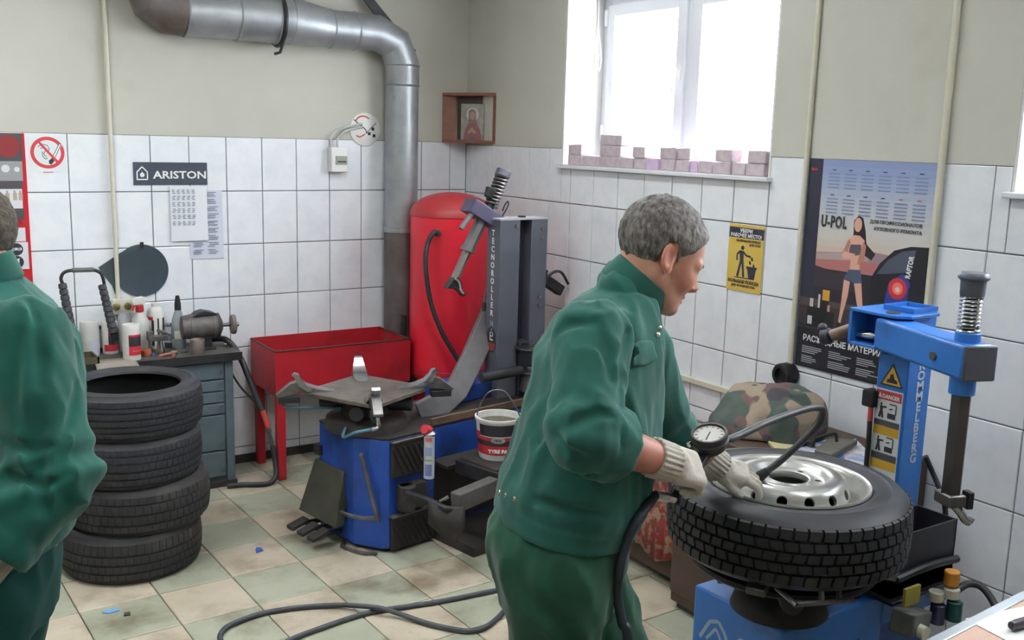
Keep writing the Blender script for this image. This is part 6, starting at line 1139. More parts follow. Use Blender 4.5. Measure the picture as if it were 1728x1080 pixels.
def sdf_mesh(fn, lo, hi, h, B=4, pad=1.5):
    lo = np.asarray(lo, float); nb = np.ceil((np.asarray(hi) - lo) / (h * B)).astype(int); n = nb * B
    g = np.stack(np.meshgrid(*[np.arange(k) for k in nb], indexing='ij'), -1).reshape(-1, 3); ctr = lo + (g * B + (B - 1) / 2) * h; d = fn(ctr)
    act = np.abs(d) < h * B * .87 * pad + h; D = np.repeat(np.repeat(np.repeat(np.where(d < 0, -1.0, 1.0).reshape(nb), B, 0), B, 1), B, 2).astype(np.float32)
    off = np.stack(np.meshgrid(*[np.arange(B)] * 3, indexing='ij'), -1).reshape(-1, 3); idx = (g[act][:, None, :] * B + off[None]).reshape(-1, 3)
    D[idx[:, 0], idx[:, 1], idx[:, 2]] = fn(lo + idx * h)
    S = D < 0; c = np.zeros(n - 1, np.int8)
    for dx in (0, 1):
        for dy in (0, 1):
            for dz in (0, 1): c += S[dx:n[0] - 1 + dx, dy:n[1] - 1 + dy, dz:n[2] - 1 + dz]
    cell = np.argwhere((c > 0) & (c < 8)); vid = -np.ones(n - 1, np.int32); vid[cell[:, 0], cell[:, 1], cell[:, 2]] = np.arange(len(cell))
    cor = [(dx, dy, dz) for dx in (0, 1) for dy in (0, 1) for dz in (0, 1)]; val = [D[cell[:, 0] + a, cell[:, 1] + b, cell[:, 2] + e].astype(float) for a, b, e in cor]
    acc = np.zeros((len(cell), 3)); cnt = np.zeros(len(cell))
    for i in range(8):
        for j in range(i + 1, 8):
            df = [cor[j][k] - cor[i][k] for k in range(3)]
            if sum(map(abs, df)) != 1: continue
            m = (val[i] < 0) != (val[j] < 0); t = np.where(m, val[i] / np.where(m, val[i] - val[j], 1), 0); p = np.array(cor[i])[None] + t[:, None] * np.array(df)[None]; acc += np.where(m[:, None], p, 0); cnt += m
    V_ = lo + (cell + acc / cnt[:, None]) * h; faces = []
    for ax in range(3):
        b, e = [(1, 2), (2, 0), (0, 1)][ax]; sl = [slice(1, n[k] - 1) for k in range(3)]; sl[ax] = slice(0, n[ax] - 1); s2 = list(sl); s2[ax] = slice(1, n[ax])
        A = S[tuple(sl)]; Bq = S[tuple(s2)]; q = np.argwhere(A != Bq)
        if not len(q): continue
        fl_ = A[q[:, 0], q[:, 1], q[:, 2]]; base = q.copy(); 
        for k in range(3):
            if k != ax: base[:, k] += 1
        def v(db, de): p = base.copy(); p[:, b] -= db; p[:, e] -= de; return vid[p[:, 0], p[:, 1], p[:, 2]]
        quad = np.stack([v(1, 1), v(0, 1), v(0, 0), v(1, 0)], 1); quad[~fl_] = quad[~fl_][:, ::-1]; faces.append(quad)
    return V_, np.concatenate(faces)
def mesh_obj(name, Vv, Ff, material, parent, origin, col=None, smooth_it=0):
    ok = (Ff >= 0).all(1); Ff = Ff[ok]
    if smooth_it:
        nb = np.zeros((len(Vv), 3)); ct = np.zeros(len(Vv)); E = np.concatenate([Ff[:, [0, 1]], Ff[:, [1, 2]], Ff[:, [2, 3]], Ff[:, [3, 0]]]); E = np.concatenate([E, E[:, ::-1]])
        for _ in range(smooth_it):
            nb[:] = 0; ct[:] = 0; np.add.at(nb, E[:, 0], Vv[E[:, 1]]); np.add.at(ct, E[:, 0], 1); Vv = .5 * Vv + .5 * nb / np.maximum(ct, 1)[:, None]
    me = bpy.data.meshes.new(name); me.vertices.add(len(Vv)); me.vertices.foreach_set('co', (Vv - np.asarray(origin)).astype(np.float32).ravel()); me.loops.add(Ff.size); me.loops.foreach_set('vertex_index', Ff.astype(np.int32).ravel()); me.polygons.add(len(Ff)); me.polygons.foreach_set('loop_start', np.arange(0, Ff.size, 4, dtype=np.int32)); me.polygons.foreach_set('use_smooth', np.ones(len(Ff), bool)); me.update(calc_edges=True); me.validate()
    if col is not None:
        a = me.color_attributes.new('Col', 'FLOAT_COLOR', 'POINT'); c = np.ones((len(Vv), 4), np.float32); c[:, :3] = col(Vv); a.data.foreach_set('color', c.ravel())
    me.materials.append(material); o = bpy.data.objects.new(name, me); scene.collection.objects.link(o); place(o, origin, parent); return o
def skin_mat():
    m = bpy.data.materials.new('skin'); m.use_nodes = True; nt = m.node_tree; L = nt.links.new; b = nt.nodes['Principled BSDF']; b.inputs['Roughness'].default_value = .5; b.inputs['Subsurface Weight'].default_value = .12; b.inputs['Subsurface Radius'].default_value = (.012, .005, .003); b.inputs['Subsurface Scale'].default_value = 1.0
    at = nt.nodes.new('ShaderNodeVertexColor'); at.layer_name = 'Col'; tc = nt.nodes.new('ShaderNodeTexCoord'); n = nt.nodes.new('ShaderNodeTexNoise'); n.inputs['Scale'].default_value = 40; n.inputs['Detail'].default_value = 5; L(tc.outputs['Object'], n.inputs['Vector'])
    mx = nt.nodes.new('ShaderNodeMixRGB'); mx.blend_type = 'MULTIPLY'; rp = nt.nodes.new('ShaderNodeValToRGB'); rp.color_ramp.elements[0].color = (.78, .72, .70, 1); rp.color_ramp.elements[1].color = (1, 1, 1, 1); rp.color_ramp.elements[0].position = .3; rp.color_ramp.elements[1].position = .6; L(n.outputs['Fac'], rp.inputs['Fac']); mx.inputs['Fac'].default_value = .6; L(at.outputs['Color'], mx.inputs['Color1']); L(rp.outputs['Color'], mx.inputs['Color2']); L(mx.outputs['Color'], b.inputs['Base Color'])
    bp = nt.nodes.new('ShaderNodeBump'); bp.inputs['Strength'].default_value = .12; bp.inputs['Distance'].default_value = .002; n2 = nt.nodes.new('ShaderNodeTexNoise'); n2.inputs['Scale'].default_value = 350; L(tc.outputs['Object'], n2.inputs['Vector']); L(n2.outputs['Fac'], bp.inputs['Height']); L(bp.outputs['Normal'], b.inputs['Normal']); return m
M_skin = skin_mat()
M_hair = mat('greying_short_hair', (74, 69, 67), (146, 141, 137), rough=.65, scale=110, stretch=(1, 1, .35), lo=.38, hi=.72, bump=.35, bscale=240)
M_hair2 = mat('brown_short_hair', (74, 66, 56), (104, 94, 80), rough=.7, scale=90, lo=.4, hi=.7, bump=.5, bscale=240)
M_eye = flat('eye_white', (206, 200, 196), .2); M_iris = flat('eye_iris', (70, 84, 96), .2); M_brow = flat('eyebrow_hair', (84, 74, 68), .8); M_stud = mat('metal_stud', (196, 190, 170), (170, 164, 146), rough=.25, metal=.9, scale=30); M_boot = flat('black_boot', (34, 33, 34), .5)

def head_axes(F, U, pitch, roll=0):
    """columns: forward, left, up of a head pitched down"""
    L = np.cross(U, F); f = F * math.cos(pitch) - U * math.sin(pitch); u = U * math.cos(pitch) + F * math.sin(pitch)
    l = L * math.cos(roll) + u * math.sin(roll); u = np.cross(f, l); return np.stack([f, l, u], 1)
def head_sdf(Q):
    """Q in head axes, origin between the ears"""
    A = np.abs(Q[:, 1]); Qm = np.stack([Q[:, 0], A, Q[:, 2]], 1)
    d = sd_ell(Q, (-.012, 0, .040), (.100, .0765, .089))
    d = smin(d, sd_ell(Q, (.040, 0, -.012), (.058, .060, .085)), .035)
    d = smin(d, sd_ell(Q, (.046, 0, -.068), (.046, .047, .046)), .03)
    d = smin(d, sd_cone(Qm, (-.012, .054, -.050), (.050, .030, -.098), .020, .018), .028)
    d = smin(d, sd_ell(Q, (.078, 0, -.104), (.020, .022, .017)), .022)
    d = smin(d, sd_ell(Qm, (.062, .041, -.028), (.026, .022, .022)), .022)       # cheekbones
    d = smin(d, sd_cone(Qm, (.090, .010, .012), (.078, .046, .012), .011, .009), .018)   # brow ridge
    d = smax(d, -sd_ell(Qm, (.104, .033, -.010), (.018, .017, .011)), .014)
    d = smin(d, sd_ell(Qm, (.0800, .032, -.0105), (.013, .0155, .0125)), .005)   # lids
    d = smin(d, sd_cone(Q, (.093, 0, .002), (.112, 0, -.034), .0085, .0115), .014)
    d = smin(d, sd_cone(Q, (.110, 0, -.036), (.098, 0, -.045), .0115, .009), .008)
    d = smin(d, sd_ell(Qm, (.100, .0125, -.040), (.011, .0075, .008)), .006)
    d = smin(d, sd_ell(Q, (.088, 0, -.066), (.0145, .022, .0062)), .007); d = smin(d, sd_ell(Q, (.086, 0, -.0785), (.0145, .020, .0068)), .007)
    d = smax(d, -sd_cone(Qm, (.106, 0, -.0722), (.090, .021, -.0722), .0022, .0018), .004)
    d = smax(d, -sd_cone(Qm, (.100, .016, -.050), (.082, .032, -.075), .002, .0015), .012)   # nose-mouth fold
    ca, sa = math.cos(.28), math.sin(.28); E = np.stack([ca * (Q[:, 0] + .012) + sa * (Q[:, 2] + .004), A - .080, -sa * (Q[:, 0] + .012) + ca * (Q[:, 2] + .004)], 1)
    E2 = np.stack([E[:, 0] + .25 * E[:, 1], E[:, 1] - .5 * (-E[:, 0]) * .7, E[:, 2]], 1)
    ear = sd_ell(E2, (0, 0, .002), (.0175, .0065, .032)); ear = smin(ear, sd_ell(E2, (.006, -.002, -.024), (.009, .006, .011)), .008); ear = smax(ear, -sd_ell(E2, (.004, .0065, .003), (.0095, .0055, .019)), .005)
    return smin(d, ear, .006)
def head_col(Q):
    base = np.array(lin((198, 146, 124))[:3]); c = np.tile(base, (len(Q), 1)); A = np.abs(Q[:, 1])
    def mix(w, rgb): nonlocal c; t = np.array(lin(rgb)[:3]); c = c + (t - c) * np.clip(w, 0, 1)[:, None]
    mix(np.exp(-(((Q[:, 0] - .02) / .06) ** 2 + ((Q[:, 2] + .085) / .035) ** 2)) * .45, (150, 118, 108))   # stubble
    mix(np.exp(-(((Q[:, 0] - .06) / .03) ** 2 + ((A - .045) / .025) ** 2 + ((Q[:, 2] + .03) / .03) ** 2)) * .5, (204, 128, 110))
    mix((A > .074) * .45, (206, 122, 104)); mix(np.exp(-(((Q[:, 0] - .112) / .018) ** 2 + (Q[:, 1] / .018) ** 2 + ((Q[:, 2] + .036) / .016) ** 2)) * .45, (206, 126, 110))
    mix(np.exp(-(((Q[:, 2] + .072) / .010) ** 2 + (Q[:, 1] / .024) ** 2)) * (Q[:, 0] > .08) * .8, (170, 98, 92)); return c
def hair_sdf(Q, cut_x=.5):
    x, z = Q[:, 0], Q[:, 2]; A = np.abs(Q[:, 1])
    shell = sd_ell(Q, (-.013, 0, .041), (.1055, .0825, .0965)); shell = smin(shell, sd_ell(Q, (.040, 0, .045), (.058, .062, .050)), .03)
    shell = shell - .002 * vnoise(Q * 60) - .0022 * vnoise(Q * np.array([90, 170, 90]) + 9)
    line = np.interp(x, [-.12, -.07, -.045, -.028, -.026, -.006, .002, .018, .020, .045, .062, .078, .10], [-.052, -.062, -.060, -.05, .028, .036, .030, -.022, .010, .030, .055, .078, .084])
    return smax(shell, (line - z) * .8, .006)
def hand_sdf(Q, curl, thumb, spread=.0, s=1.0):
    """x to the fingers, y to the thumb side, z back of the hand"""
    Q = Q / s; d = sd_box(Q, (.044, 0, 0), (.048, .041, .0155), rd=.015); d = smin(d, sd_cone(Q, (.02, .026, -.010), (.06, .034, -.012), .019, .014), .014); d = smin(d, sd_cone(Q, (-.045, 0, 0), (.01, 0, 0), .029, .030), .02)
    for i in range(4):
        y = .031 - .0205 * i; p = V(.084 - (.004, 0, .002, .010)[i], y, .001); L = np.array([.044, .027, .022]) * (.94, 1.03, .97, .80)[i]; r = (.0108, .0112, .0106, .0094)[i]; a = 0.0; sp = spread * (1.5 - i)
        f = sd_cone(Q, (.045, y * .8, 0), p, .012, r)
        for k in range(3):
            a += curl[k] * (1 + .06 * i); q = p + L[k] * V(math.cos(a) * math.cos(sp), math.sin(sp) * math.cos(a), -math.sin(a)); f = np.minimum(f, sd_cone(Q, p, q, r, r * .93)); r *= .93; p = q
        d = smin(d, f, .0035)
    p = V(.016, .030, -.006); dr = [unit(t) for t in thumb]; r = .0145; f = None
    for t, l in zip(dr, (.042, .032, .027)): q = p + t * l; e = sd_cone(Q, p, q, r, r * .86); f = e if f is None else np.minimum(f, e); r *= .86; p = q
    return smin(d, f, .008) * s

# ------------------------------------------------------------------ the man at the wheel
E1 = unit((.835, -.55, 0)); E2 = unit((.55, .835, 0)); UP = V(0, 0, 1)
def yawed(a): return E1 * math.cos(a) + E2 * math.sin(a)      # a > 0 turns away from the camera side
Fm = yawed(math.radians(-12)); Lm = np.cross(UP, Fm)
man_o = dp(950, 915, 2.33).copy(); man_o[2] = 0
man = thing('person', 'man in green work jacket and trousers with cotton gloves bending over the silver wheel', 'person', man_o)
D = 2.33; st = [(dp(944, 925, D), .158, .185), (dp(958, 850, D), .168, .195), (dp(984, 760, D), .167, .203), (dp(1006, 660, D), .157, .207), (dp(1018, 590, D), .142, .208), (dp(1034, 535, D), .111, .185), (dp(1046, 502, D), .088, .14), (dp(1056, 484, D), .068, .085)]
st = sorted(st, key=lambda s: s[0][2])
RS, RE, RW = dp(1000, 572, 2.16), dp(984, 733, 2.04), dp(1126, 780, 2.20)
LS, LE, LW = dp(1080, 590, 2.50), dp(1132, 728, 2.64), dp(1207, 787, 2.72)
HC = dp(1113, 430, 2.32); HA = head_axes(yawed(math.radians(14)), UP, math.radians(24)); HS = 1.0
NB = dp(1060, 505, 2.33)
# jacket
pB, pF = dp(832, 850, D), dp(1049, 897, D); hd_ = unit(pF - pB); hem_n = unit(np.cross(Lm, hd_)); hem_n = hem_n if hem_n[2] > 0 else -hem_n
cax = unit(E1 * .62 + UP * .78); cc_ = dp(1073, 487, 2.33)
vA, vB = dp(1094, 528, 2.20), dp(1099, 588, 2.17)
fwdc = lambda P: (P - st[3][0]) @ Fm
def folds(P, amp, fz=5.0, fh=15.0, seed=0.0):
    W = P + .03 * np.stack([vnoise(P * 7 + seed), vnoise(P * 7 + 31 + seed), vnoise(P * 7 + 57 + seed)], 1); Q = np.stack([W @ E1 * fh + W[:, 2] * 3, W @ E2 * fh, W[:, 2] * fz - W @ E1 * 2.5], 1) + seed
    n = vnoise(Q); return amp * ((1 - np.abs(n)) ** 2 - .45) + amp * .4 * vnoise(Q * 2.3)
def sleeve(P, S, E, W, tcut, r0, r1, r2, wr=.006, seed=0):
    cE = E + (W - E) * tcut; d = smin(sd_cone(P, S, E, r0, r1), sd_cone(P, E, cE, r1, r2), .02)
    ax = unit(E - S); t = (P - S) @ ax; ln = np.linalg.norm(E - S); ring = np.clip((t / ln - .55) * 3, 0, 1); a2 = unit(W - E); ang = (P - E) @ UP * 9 + (P - E) @ E1 * 12
    d = d - wr * .8 * ring * np.sin(t * 95 + ang) * np.exp(-((t / ln - .95) / .28) ** 2)
    cut_ = (P - cE) @ a2 - .0; return smax(d, cut_ , .006)
def cuff(P, E, W, tcut, r, w=.05):
    c = E + (W - E) * tcut; a2 = unit(W - E); t = (P - c) @ a2; rad = nrm((P - c) - t[:, None] * a2); wob = .004 * vnoise(P * 40)
    return smax(np.abs(rad - (r + .004 + wob)) - .0065, np.abs(t + w / 2 - .008) - w / 2, .008)
def jacket_sdf(P):
    d = sd_loft(P, st, Fm, Lm, UP); belly = sd_ell(P, dp(988, 790, D), (.145, .19, .16), np.stack([Fm, Lm, UP], 1)); d = smin(d, belly, .05)
    d = smin(d, sd_ell(P, dp(998, 600, 2.36), (.11, .20, .13), np.stack([Fm, Lm, UP], 1)), .05)
    hn = (P - (pB + pF) / 2) @ hem_n
    d = d - folds(P, .0115, 5.5, 17) * np.clip(hn * 12, 0.15, 1) - .008 * np.exp(-((hn - .075) / .03) ** 2)
    sr = sleeve(P, RS, RE, RW, .32, .086, .073, .066) - folds(P, .010, 5.5, 22, 5.0)
    sl = sleeve(P, LS, LE, LW, .50, .082, .066, .058) - folds(P, .008, 5, 18, 9.0)
    d = smin(d, sr, .028); d = smin(d, sl, .03)
    band = smax(d - .004, np.abs(hn - .026) - .024, .003); d = np.minimum(d, band)
    ft = np.abs((P - cc_) @ Lm - .0); pl = smax(smax(d - .0045, ft - .019, .003), -fwdc(P), .003); d = np.minimum(d, pl)
    d = smax(d, -hn, .004)
    for cr_ in CREASES: d = smax(d, -sd_chain(P, cr_, [.007] + [.012] * (len(cr_) - 2) + [.005]), .016)
    d = smax(d, -sd_cone(P, vA, vB, .017, .006), .006)
    t = (P - cc_) @ cax; d = smax(d, -smax(nrm((P - cc_) - t[:, None] * cax) - .070, -(t + .012), .004), .006)
    d = np.minimum(d, cuff(P, RE, RW, .33, .0725, .06)); d = np.minimum(d, cuff(P, LE, LW, .50, .060, .04)); return d
CREASES = []
def surface_hit(fn, x, y, t0, t1, n=400):
    ts = np.linspace(t0, t1, n); P = np.array([dp(x, y, t) for t in ts]); d = fn(P); k = np.argmax(d < 0); return P[k], k > 0
_cr = []
for pl in ([(962, 722), (985, 706), (1012, 698), (1040, 702)], [(1008, 540), (1024, 590), (1031, 640)], [(928, 580), (921, 640), (928, 700)], [(892, 752), (922, 772), (965, 792)], [(905, 845), (960, 862), (1020, 870)], [(1060, 560), (1052, 610), (1048, 660)], [(940, 735), (952, 760), (985, 772)], [(1085, 640), (1078, 700), (1062, 760)], [(940, 560), (955, 548), (1000, 545)]):
    q = [surface_hit(jacket_sdf, x, y, 1.8, 2.7) for x, y in pl]
    if all(k for _, k in q) and all(np.linalg.norm(a[0] - b[0]) < .11 for a, b in zip(q[:-1], q[1:])): _cr.append([p for p, _ in q])
CREASES = _cr
def collar_sdf(P):
    q = P - cc_; t = q @ cax; w = q - t[:, None] * cax; f = unit(Fm - cax * (Fm @ cax)); a = w @ f; b = w @ Lm; rad = np.sqrt((a / 1.06) ** 2 + (b / .98) ** 2); k = .0755 - t * .12
    d = smax(np.abs(rad - k) - .0055, np.abs(t - .010) - .030, .006); gap = smax(np.abs(b) - .012 - np.maximum(t + .02, 0) * .35, -a, .004); return smax(d, -gap, .006)
lo = np.minimum(np.minimum(pB, LE), np.minimum(RE, st[0][0])) - .30; hi = np.maximum(np.maximum(pF, LW), np.maximum(RS, NB)) + .16
jo = st[3][0]
Vj, Fj = sdf_mesh(jacket_sdf, lo, hi, .0055); jacket = mesh_obj('jacket', Vj, Fj, M_jacket, man, jo, smooth_it=1)
Vc, Fc = sdf_mesh(collar_sdf, cc_ - .13, cc_ + .13, .0035); mesh_obj('collar', Vc, Fc, M_jacket, jacket, cc_, smooth_it=1)
def surface_hit(fn, x, y, t0, t1, n=400):
    ts = np.linspace(t0, t1, n); P = np.array([dp(x, y, t) for t in ts]); d = fn(P); k = np.argmax(d < 0); return P[k], k > 0
def surf_normal(fn, p, h=.006):
    E_ = np.eye(3) * h; g = fn(np.concatenate([p + E_, p - E_])); return unit(g[:3] - g[3:])
for x, y in ((843, 831), (854, 836), (869, 842), (1110, 565), (1114, 553)):
    p, ok = surface_hit(jacket_sdf, x, y, 2.0, 2.6)
    if ok: n = surf_normal(jacket_sdf, p); mb = MB(); mb.lathe([(0, .004), (.004, .0035), (.006, .002), (.0065, -.002)], 14, p, frame_from(n)); mb.build('snap_button', M_stud, jacket)
fp_, ok = surface_hit(jacket_sdf, 1082, 596, 2.0, 2.6); fn_ = surf_normal(jacket_sdf, fp_)
fxx = unit(np.cross(UP, fn_)); fyy = np.cross(fn_, fxx); flR = np.stack([fxx, fyy, fn_], 1)
def flap_sdf(P):
    q = (P - fp_) @ flR; dd = jacket_sdf(P) - .010; return smax(smax(dd, np.abs(q[:, 0]) - .045, .004), np.abs(q[:, 1] - .004 * 0) - .022 - .006 * (1 - np.abs(q[:, 0]) / .045), .004)
Vf, Ff = sdf_mesh(lambda P: smax(flap_sdf(P), -(jacket_sdf(P) + .004), .002), fp_ - .09, fp_ + .09, .004)
if len(Vf): mesh_obj('pocket_flap', Vf, Ff, M_jacket, jacket, fp_, smooth_it=1)
# trousers
PH = dp(946, 935, D); RH = dp(940, 945, 2.255); RK = RH + Fm * .02 - UP * .45 - Lm * .01; RA_ = RK - UP * .43 - Fm * .03
LH = dp(972, 945, 2.41); LK = LH + Fm * .19 - UP * .41; LA_ = LK - UP * .42 - Fm * .0
RA_[2] = LA_[2] = .10
def trouser_sdf(P):
    pel = sd_loft(P, [(dp(944, 1000, D), .13, .165), (PH, .155, .182), (dp(950, 900, D), .158, .182), (dp(956, 850, D), .15, .175)], Fm, Lm, UP)
    pel = smin(pel, sd_ell(P, dp(892, 905, D), (.085, .15, .095), np.stack([Fm, Lm, UP], 1)), .05)
    r = sd_chain(P, [RH - UP * .02, RK, RA_], [.118, .082, .070], .02); l = sd_chain(P, [LH - UP * .02, LK, LA_], [.112, .082, .070], .02)
    f1 = folds(P, .011, 6, 15, 21.0); legs = smin(r, l, .012); d = smin(pel, legs, .035) - f1
    top = (P - (pB + pF) / 2) @ hem_n - .03; d = smax(d, top, .004); d = smax(d, .085 - P[:, 2], .004)
    return d
lo = np.minimum(RA_, LA_) - .22; lo[2] = .06; hi = np.maximum(np.maximum(RA_, LA_), PH) + .24; hi[2] = 1.16; lo = np.minimum(lo, PH - .3); lo[2] = .06
Vt, Ft = sdf_mesh(trouser_sdf, lo, hi, .0065); trousers = mesh_obj('trousers', Vt, Ft, M_trouser, man, PH, smooth_it=1)
def boots(par, pts, F, m=M_boot):
    for A_ in pts:
        a = V(A_[0], A_[1], 0)
        def bs(P): d = smin(sd_cone(P, a - F * .05 + UP * .055, a + F * .15 + UP * .045, .052, .042), sd_cone(P, a + UP * .05, a + UP * .16, .055, .052), .03); return smax(d, -(P[:, 2] - .002), .006)
        v, f = sdf_mesh(bs, a - V(.26, .26, .02), a + V(.26, .26, .25), .008); mesh_obj('boot', v, f, m, par, a, smooth_it=1)
boots(man, (RA_, LA_), Fm)
# body: head, neck, torso and arms as one surface
stb = [(c, rf * .86, rl * .86) for c, rf, rl in st]
SS = RW - RE; RWh = RW + unit(SS) * .012; LWh = LW + unit(LW - LE) * .015
def arm_skin(P, S, E, W, H):
    mid = E + (W - E) * .35; d = sd_chain(P, [S, E], [.055, .046]); f = sd_chain(P, [E, mid, W, H], [.045, .047, .0335, .027], .015); return smin(d, f, .02)
def body_sdf(P):
    d = sd_loft(P, stb, Fm, Lm, UP); d = np.minimum(d, 9); Q = (P - HC) @ HA / HS; near = nrm(Q) < .26; hd = np.full(len(P), .2)
    if near.any(): hd[near] = head_sdf(Q[near]) * HS
    hd[~near] = np.maximum(nrm(Q[~near]) - .17, .05)
    nk = sd_cone(P, NB - UP * .03, HC + HA @ V(-.026, 0, -.035), .057, .055)
    d = smin(d, nk, .03); d = smin(d, hd, .018); d = smin(d, arm_skin(P, RS, RE, RW, RWh), .03); return smin(d, arm_skin(P, LS, LE, LW, LWh), .03)
def body_col(P):
    Q = (P - HC) @ HA; c = head_col(Q); far = nrm(Q) > .16; c[far] = np.array(lin((188, 128, 108))[:3]); return c
lo = np.minimum(np.minimum(st[0][0], RE), st[3][0]) - .19; hi = np.maximum(np.maximum(LWh, HC), LS) + .20
Vb, Fb = sdf_mesh(body_sdf, lo, hi, .0036, B=6); body = mesh_obj('body', Vb, Fb, M_skin, man, HC, col=body_col)
def dress_head(par, HC, HA, hm, xscale=1.0):
    W = lambda v: HC + HA @ np.asarray(v, float)
    r = .14; v, f = sdf_mesh(lambda P: hair_sdf((P - HC) @ HA), HC - .19, HC + .19, .0032, B=4, pad=2.2); mesh_obj('hair', v, f, hm, par, HC)
    for s in (-1, 1):
        mb = MB(); mb.sphere(W((.0795, s * .032, -.011)), .0128, 16, 12); e = mb.build('eye', M_eye, par); mb = MB(); mb.lathe([(0, .0133), (.003, .0131), (.0058, .0121)], 14, W((.0795, s * .032, -.011)), frame_from(HA @ unit((1, s * .05, -.45)))); mb.build('iris', M_iris, e)
        mb = MB(); mb.tube(catmull([W((.099, s * .012, .010)), W((.0985, s * .026, .0165)), W((.090, s * .040, .0155)), W((.080, s * .050, .009))], 4), [.003] * 3 + [.0044] * 8 + [.003] * 2, 8); mb.build('eyebrow', M_brow, par)
dress_head(man, HC, HA, M_hair)
# gloves
def glove(par, wrist, x, z, left, curl, thumb, s, wdir, name_label=None, cuff_len=.06, cr=.042):
    x = unit(x); z = unit(z - x * (z @ x)); y = np.cross(z, x) * (-1 if left else 1); Rm = np.stack([x, y, z], 1); o = wrist
    fn = lambda P: hand_sdf((P - o) @ Rm, curl, thumb, .03, s) - .0012 - .0006 * vnoise(P * 180)
    v, f = sdf_mesh(fn, o - .2, o + .2, .0026, B=5, pad=1.8); g = mesh_obj('glove', v, f, M_glove, par, o, smooth_it=1)
    wd = unit(wdir); c = o - wd * .014
    def cf(P):
        t = (P - c) @ wd; w = (P - c) - t[:, None] * wd; rad = nrm(w); fa_ = unit(np.cross(wd, UP)); fb = np.cross(wd, fa_); an = np.arctan2(w @ fa_, w @ fb)
        return smax(np.abs(rad - (cr + .002 * np.cos(an * 22) - t * .02)) - .0045, np.abs(t + cuff_len * .32) - cuff_len * .55, .004)
    v, f = sdf_mesh(cf, c - .10, c + .10, .0028); mesh_obj('ribbed_cuff', v, f, M_glove, g, c); return Rm
gr_t, gr_b = dp(1188, 768, 2.40), dp(1138, 842, 2.30)       # the grip of the inflator held in the right fist
xw = dp(1188, 797, 2.285) - RW
RG = glove(man, RW + unit(xw) * .012, xw, -f_ * .75 + UP * .62, False, (.62, 1.25, .9), [(.75, .55, -.5), (.85, -.05, -.55), (.6, -.55, -.55)], 1.14, RW - RE, cr=.0385)
xl = dp(1283, 806, 2.735) - LW
LG_ = glove(man, LW + unit(xl) * .01, xl, UP * .85 - f_ * .42, True, (.35, .55, .45), [(.7, .55, -.45), (.95, .1, -.35), (.95, -.15, -.3)], .95, LW - LE, cr=.040)

# tyre inflator with dial gauge (held)
gi = thing('tyre_inflator', 'black tyre inflator with round white dial gauge held in the man\'s gloved hand', 'gauge', dp(1197, 745, 2.40))
gn = unit(-unit(ray(1197, 737)) * .30 + UP * .9 + E1 * -.14); gc = dp(1197, 735, 2.40); GM = frame_from(gn)
mb = MB(); mb.lathe([(0, -.044), (.026, -.044), (.037, -.034), (.0445, -.016), (.0465, -.010), (.0440, -.006), (.0455, .004), (.043, .009), (.038, .009), (.0365, .003), (0, .003)], 40, gc, GM); mb.build('gauge_housing', mat('black_gauge_rubber', (52, 50, 52), (40, 38, 40), rough=.5, scale=20), gi)
mb = MB(); mb.lathe([(0, .0042), (.0365, .0042)], 36, gc, GM); dl_ = mb.build('dial', flat('dial_face', (216, 214, 206), .4), gi)
gx = unit(E1 - gn * (E1 @ gn)); gy = np.cross(gn, gx)
for k in range(11): a = math.radians(225 - k * 27); d = gx * math.cos(a) + gy * math.sin(a); mb = MB(); mb.box(gc + gn * .0046 + d * .031, (.007, .0016, .0006), np.stack([d, np.cross(gn, d), gn], 1)); mb.build('tick', INK_K, dl_)
d = unit(gx * -.4 + gy * -.8); mb = MB(); mb.box(gc + gn * .0052 + d * .008, (.034, .0022, .0008), np.stack([d, np.cross(gn, d), gn], 1)); mb.build('needle', INK_K, dl_)
mb = MB(); mb.tube([gc - gn * .030, gr_t, gr_t + (gr_b - gr_t) * .4, gr_b], [.020, .016, .0135, .013], 14); mb.build('grip', M_black, gi)
mb = MB(); mb.tube([gr_t + RG[:, 2] * .018, (gr_t * .4 + gr_b * .6) + RG[:, 2] * .026], .005, 8); mb.build('trigger', M_darkmetal, gi)
q = dp(1106, 836, 2.27); mb = MB(); mb.tube([gr_b + (q - gr_b) * .0, gr_b + (q - gr_b) * .35, gr_b + (q - gr_b) * .4, q], [.010, .010, .013, .012], 8); mb.build('fitting', M_chrome, gi); k = gc - gx * .040 - gn * .012; mb = MB(); mb.cyl(k, k - gx * .012 - gy * .01, .007, n=10); mb.build('bleed_button', M_chrome, gi)
hp = [gc + gx * .035 - gn * .015, dp(1240, 738, 2.45), dp(1295, 713, 2.55), dp(1345, 695, 2.65), dp(1374, 688, 2.70), dp(1388, 692, 2.73), dp(1383, 714, 2.75), dp(1352, 746, 2.76), dp(1318, 777, 2.76), dp(1292, 797, 2.76)]
mb = MB(); mb.tube(catmull(hp, 7), .0095, 10); mb.build('filling_hose', M_hose, gi)
mb = MB(); mb.tube([dp(1296, 794, 2.76), dp(1284, 802, 2.765), dp(1276, 812, 2.775)], [.011, .015, .012], 12); mb.build('chuck', M_black, gi)
def in_front(x, y, t):
    b = t
    for fn in (jacket_sdf, trouser_sdf):
        p, ok = surface_hit(fn, x, y, 1.7, 2.7)
        if ok: b = min(b, (p - CAM_POS) @ f_ - .016)
    return dp(x, y, b)
hs = [q, in_front(1095, 850, 2.26), in_front(1072, 882, 2.25), in_front(1054, 925, 2.25), in_front(1045, 965, 2.25), in_front(1042, 1005, 2.24), in_front(1050, 1050, 2.24), in_front(1060, 1110, 2.25)]; e = hs[-1].copy(); e2 = e.copy(); e2[2] = .25; e3 = e + E1 * -.05 - E2 * .1; e3[2] = .03; e4 = e3 - E1 * .5 + E2 * .1; e4[2] = .012
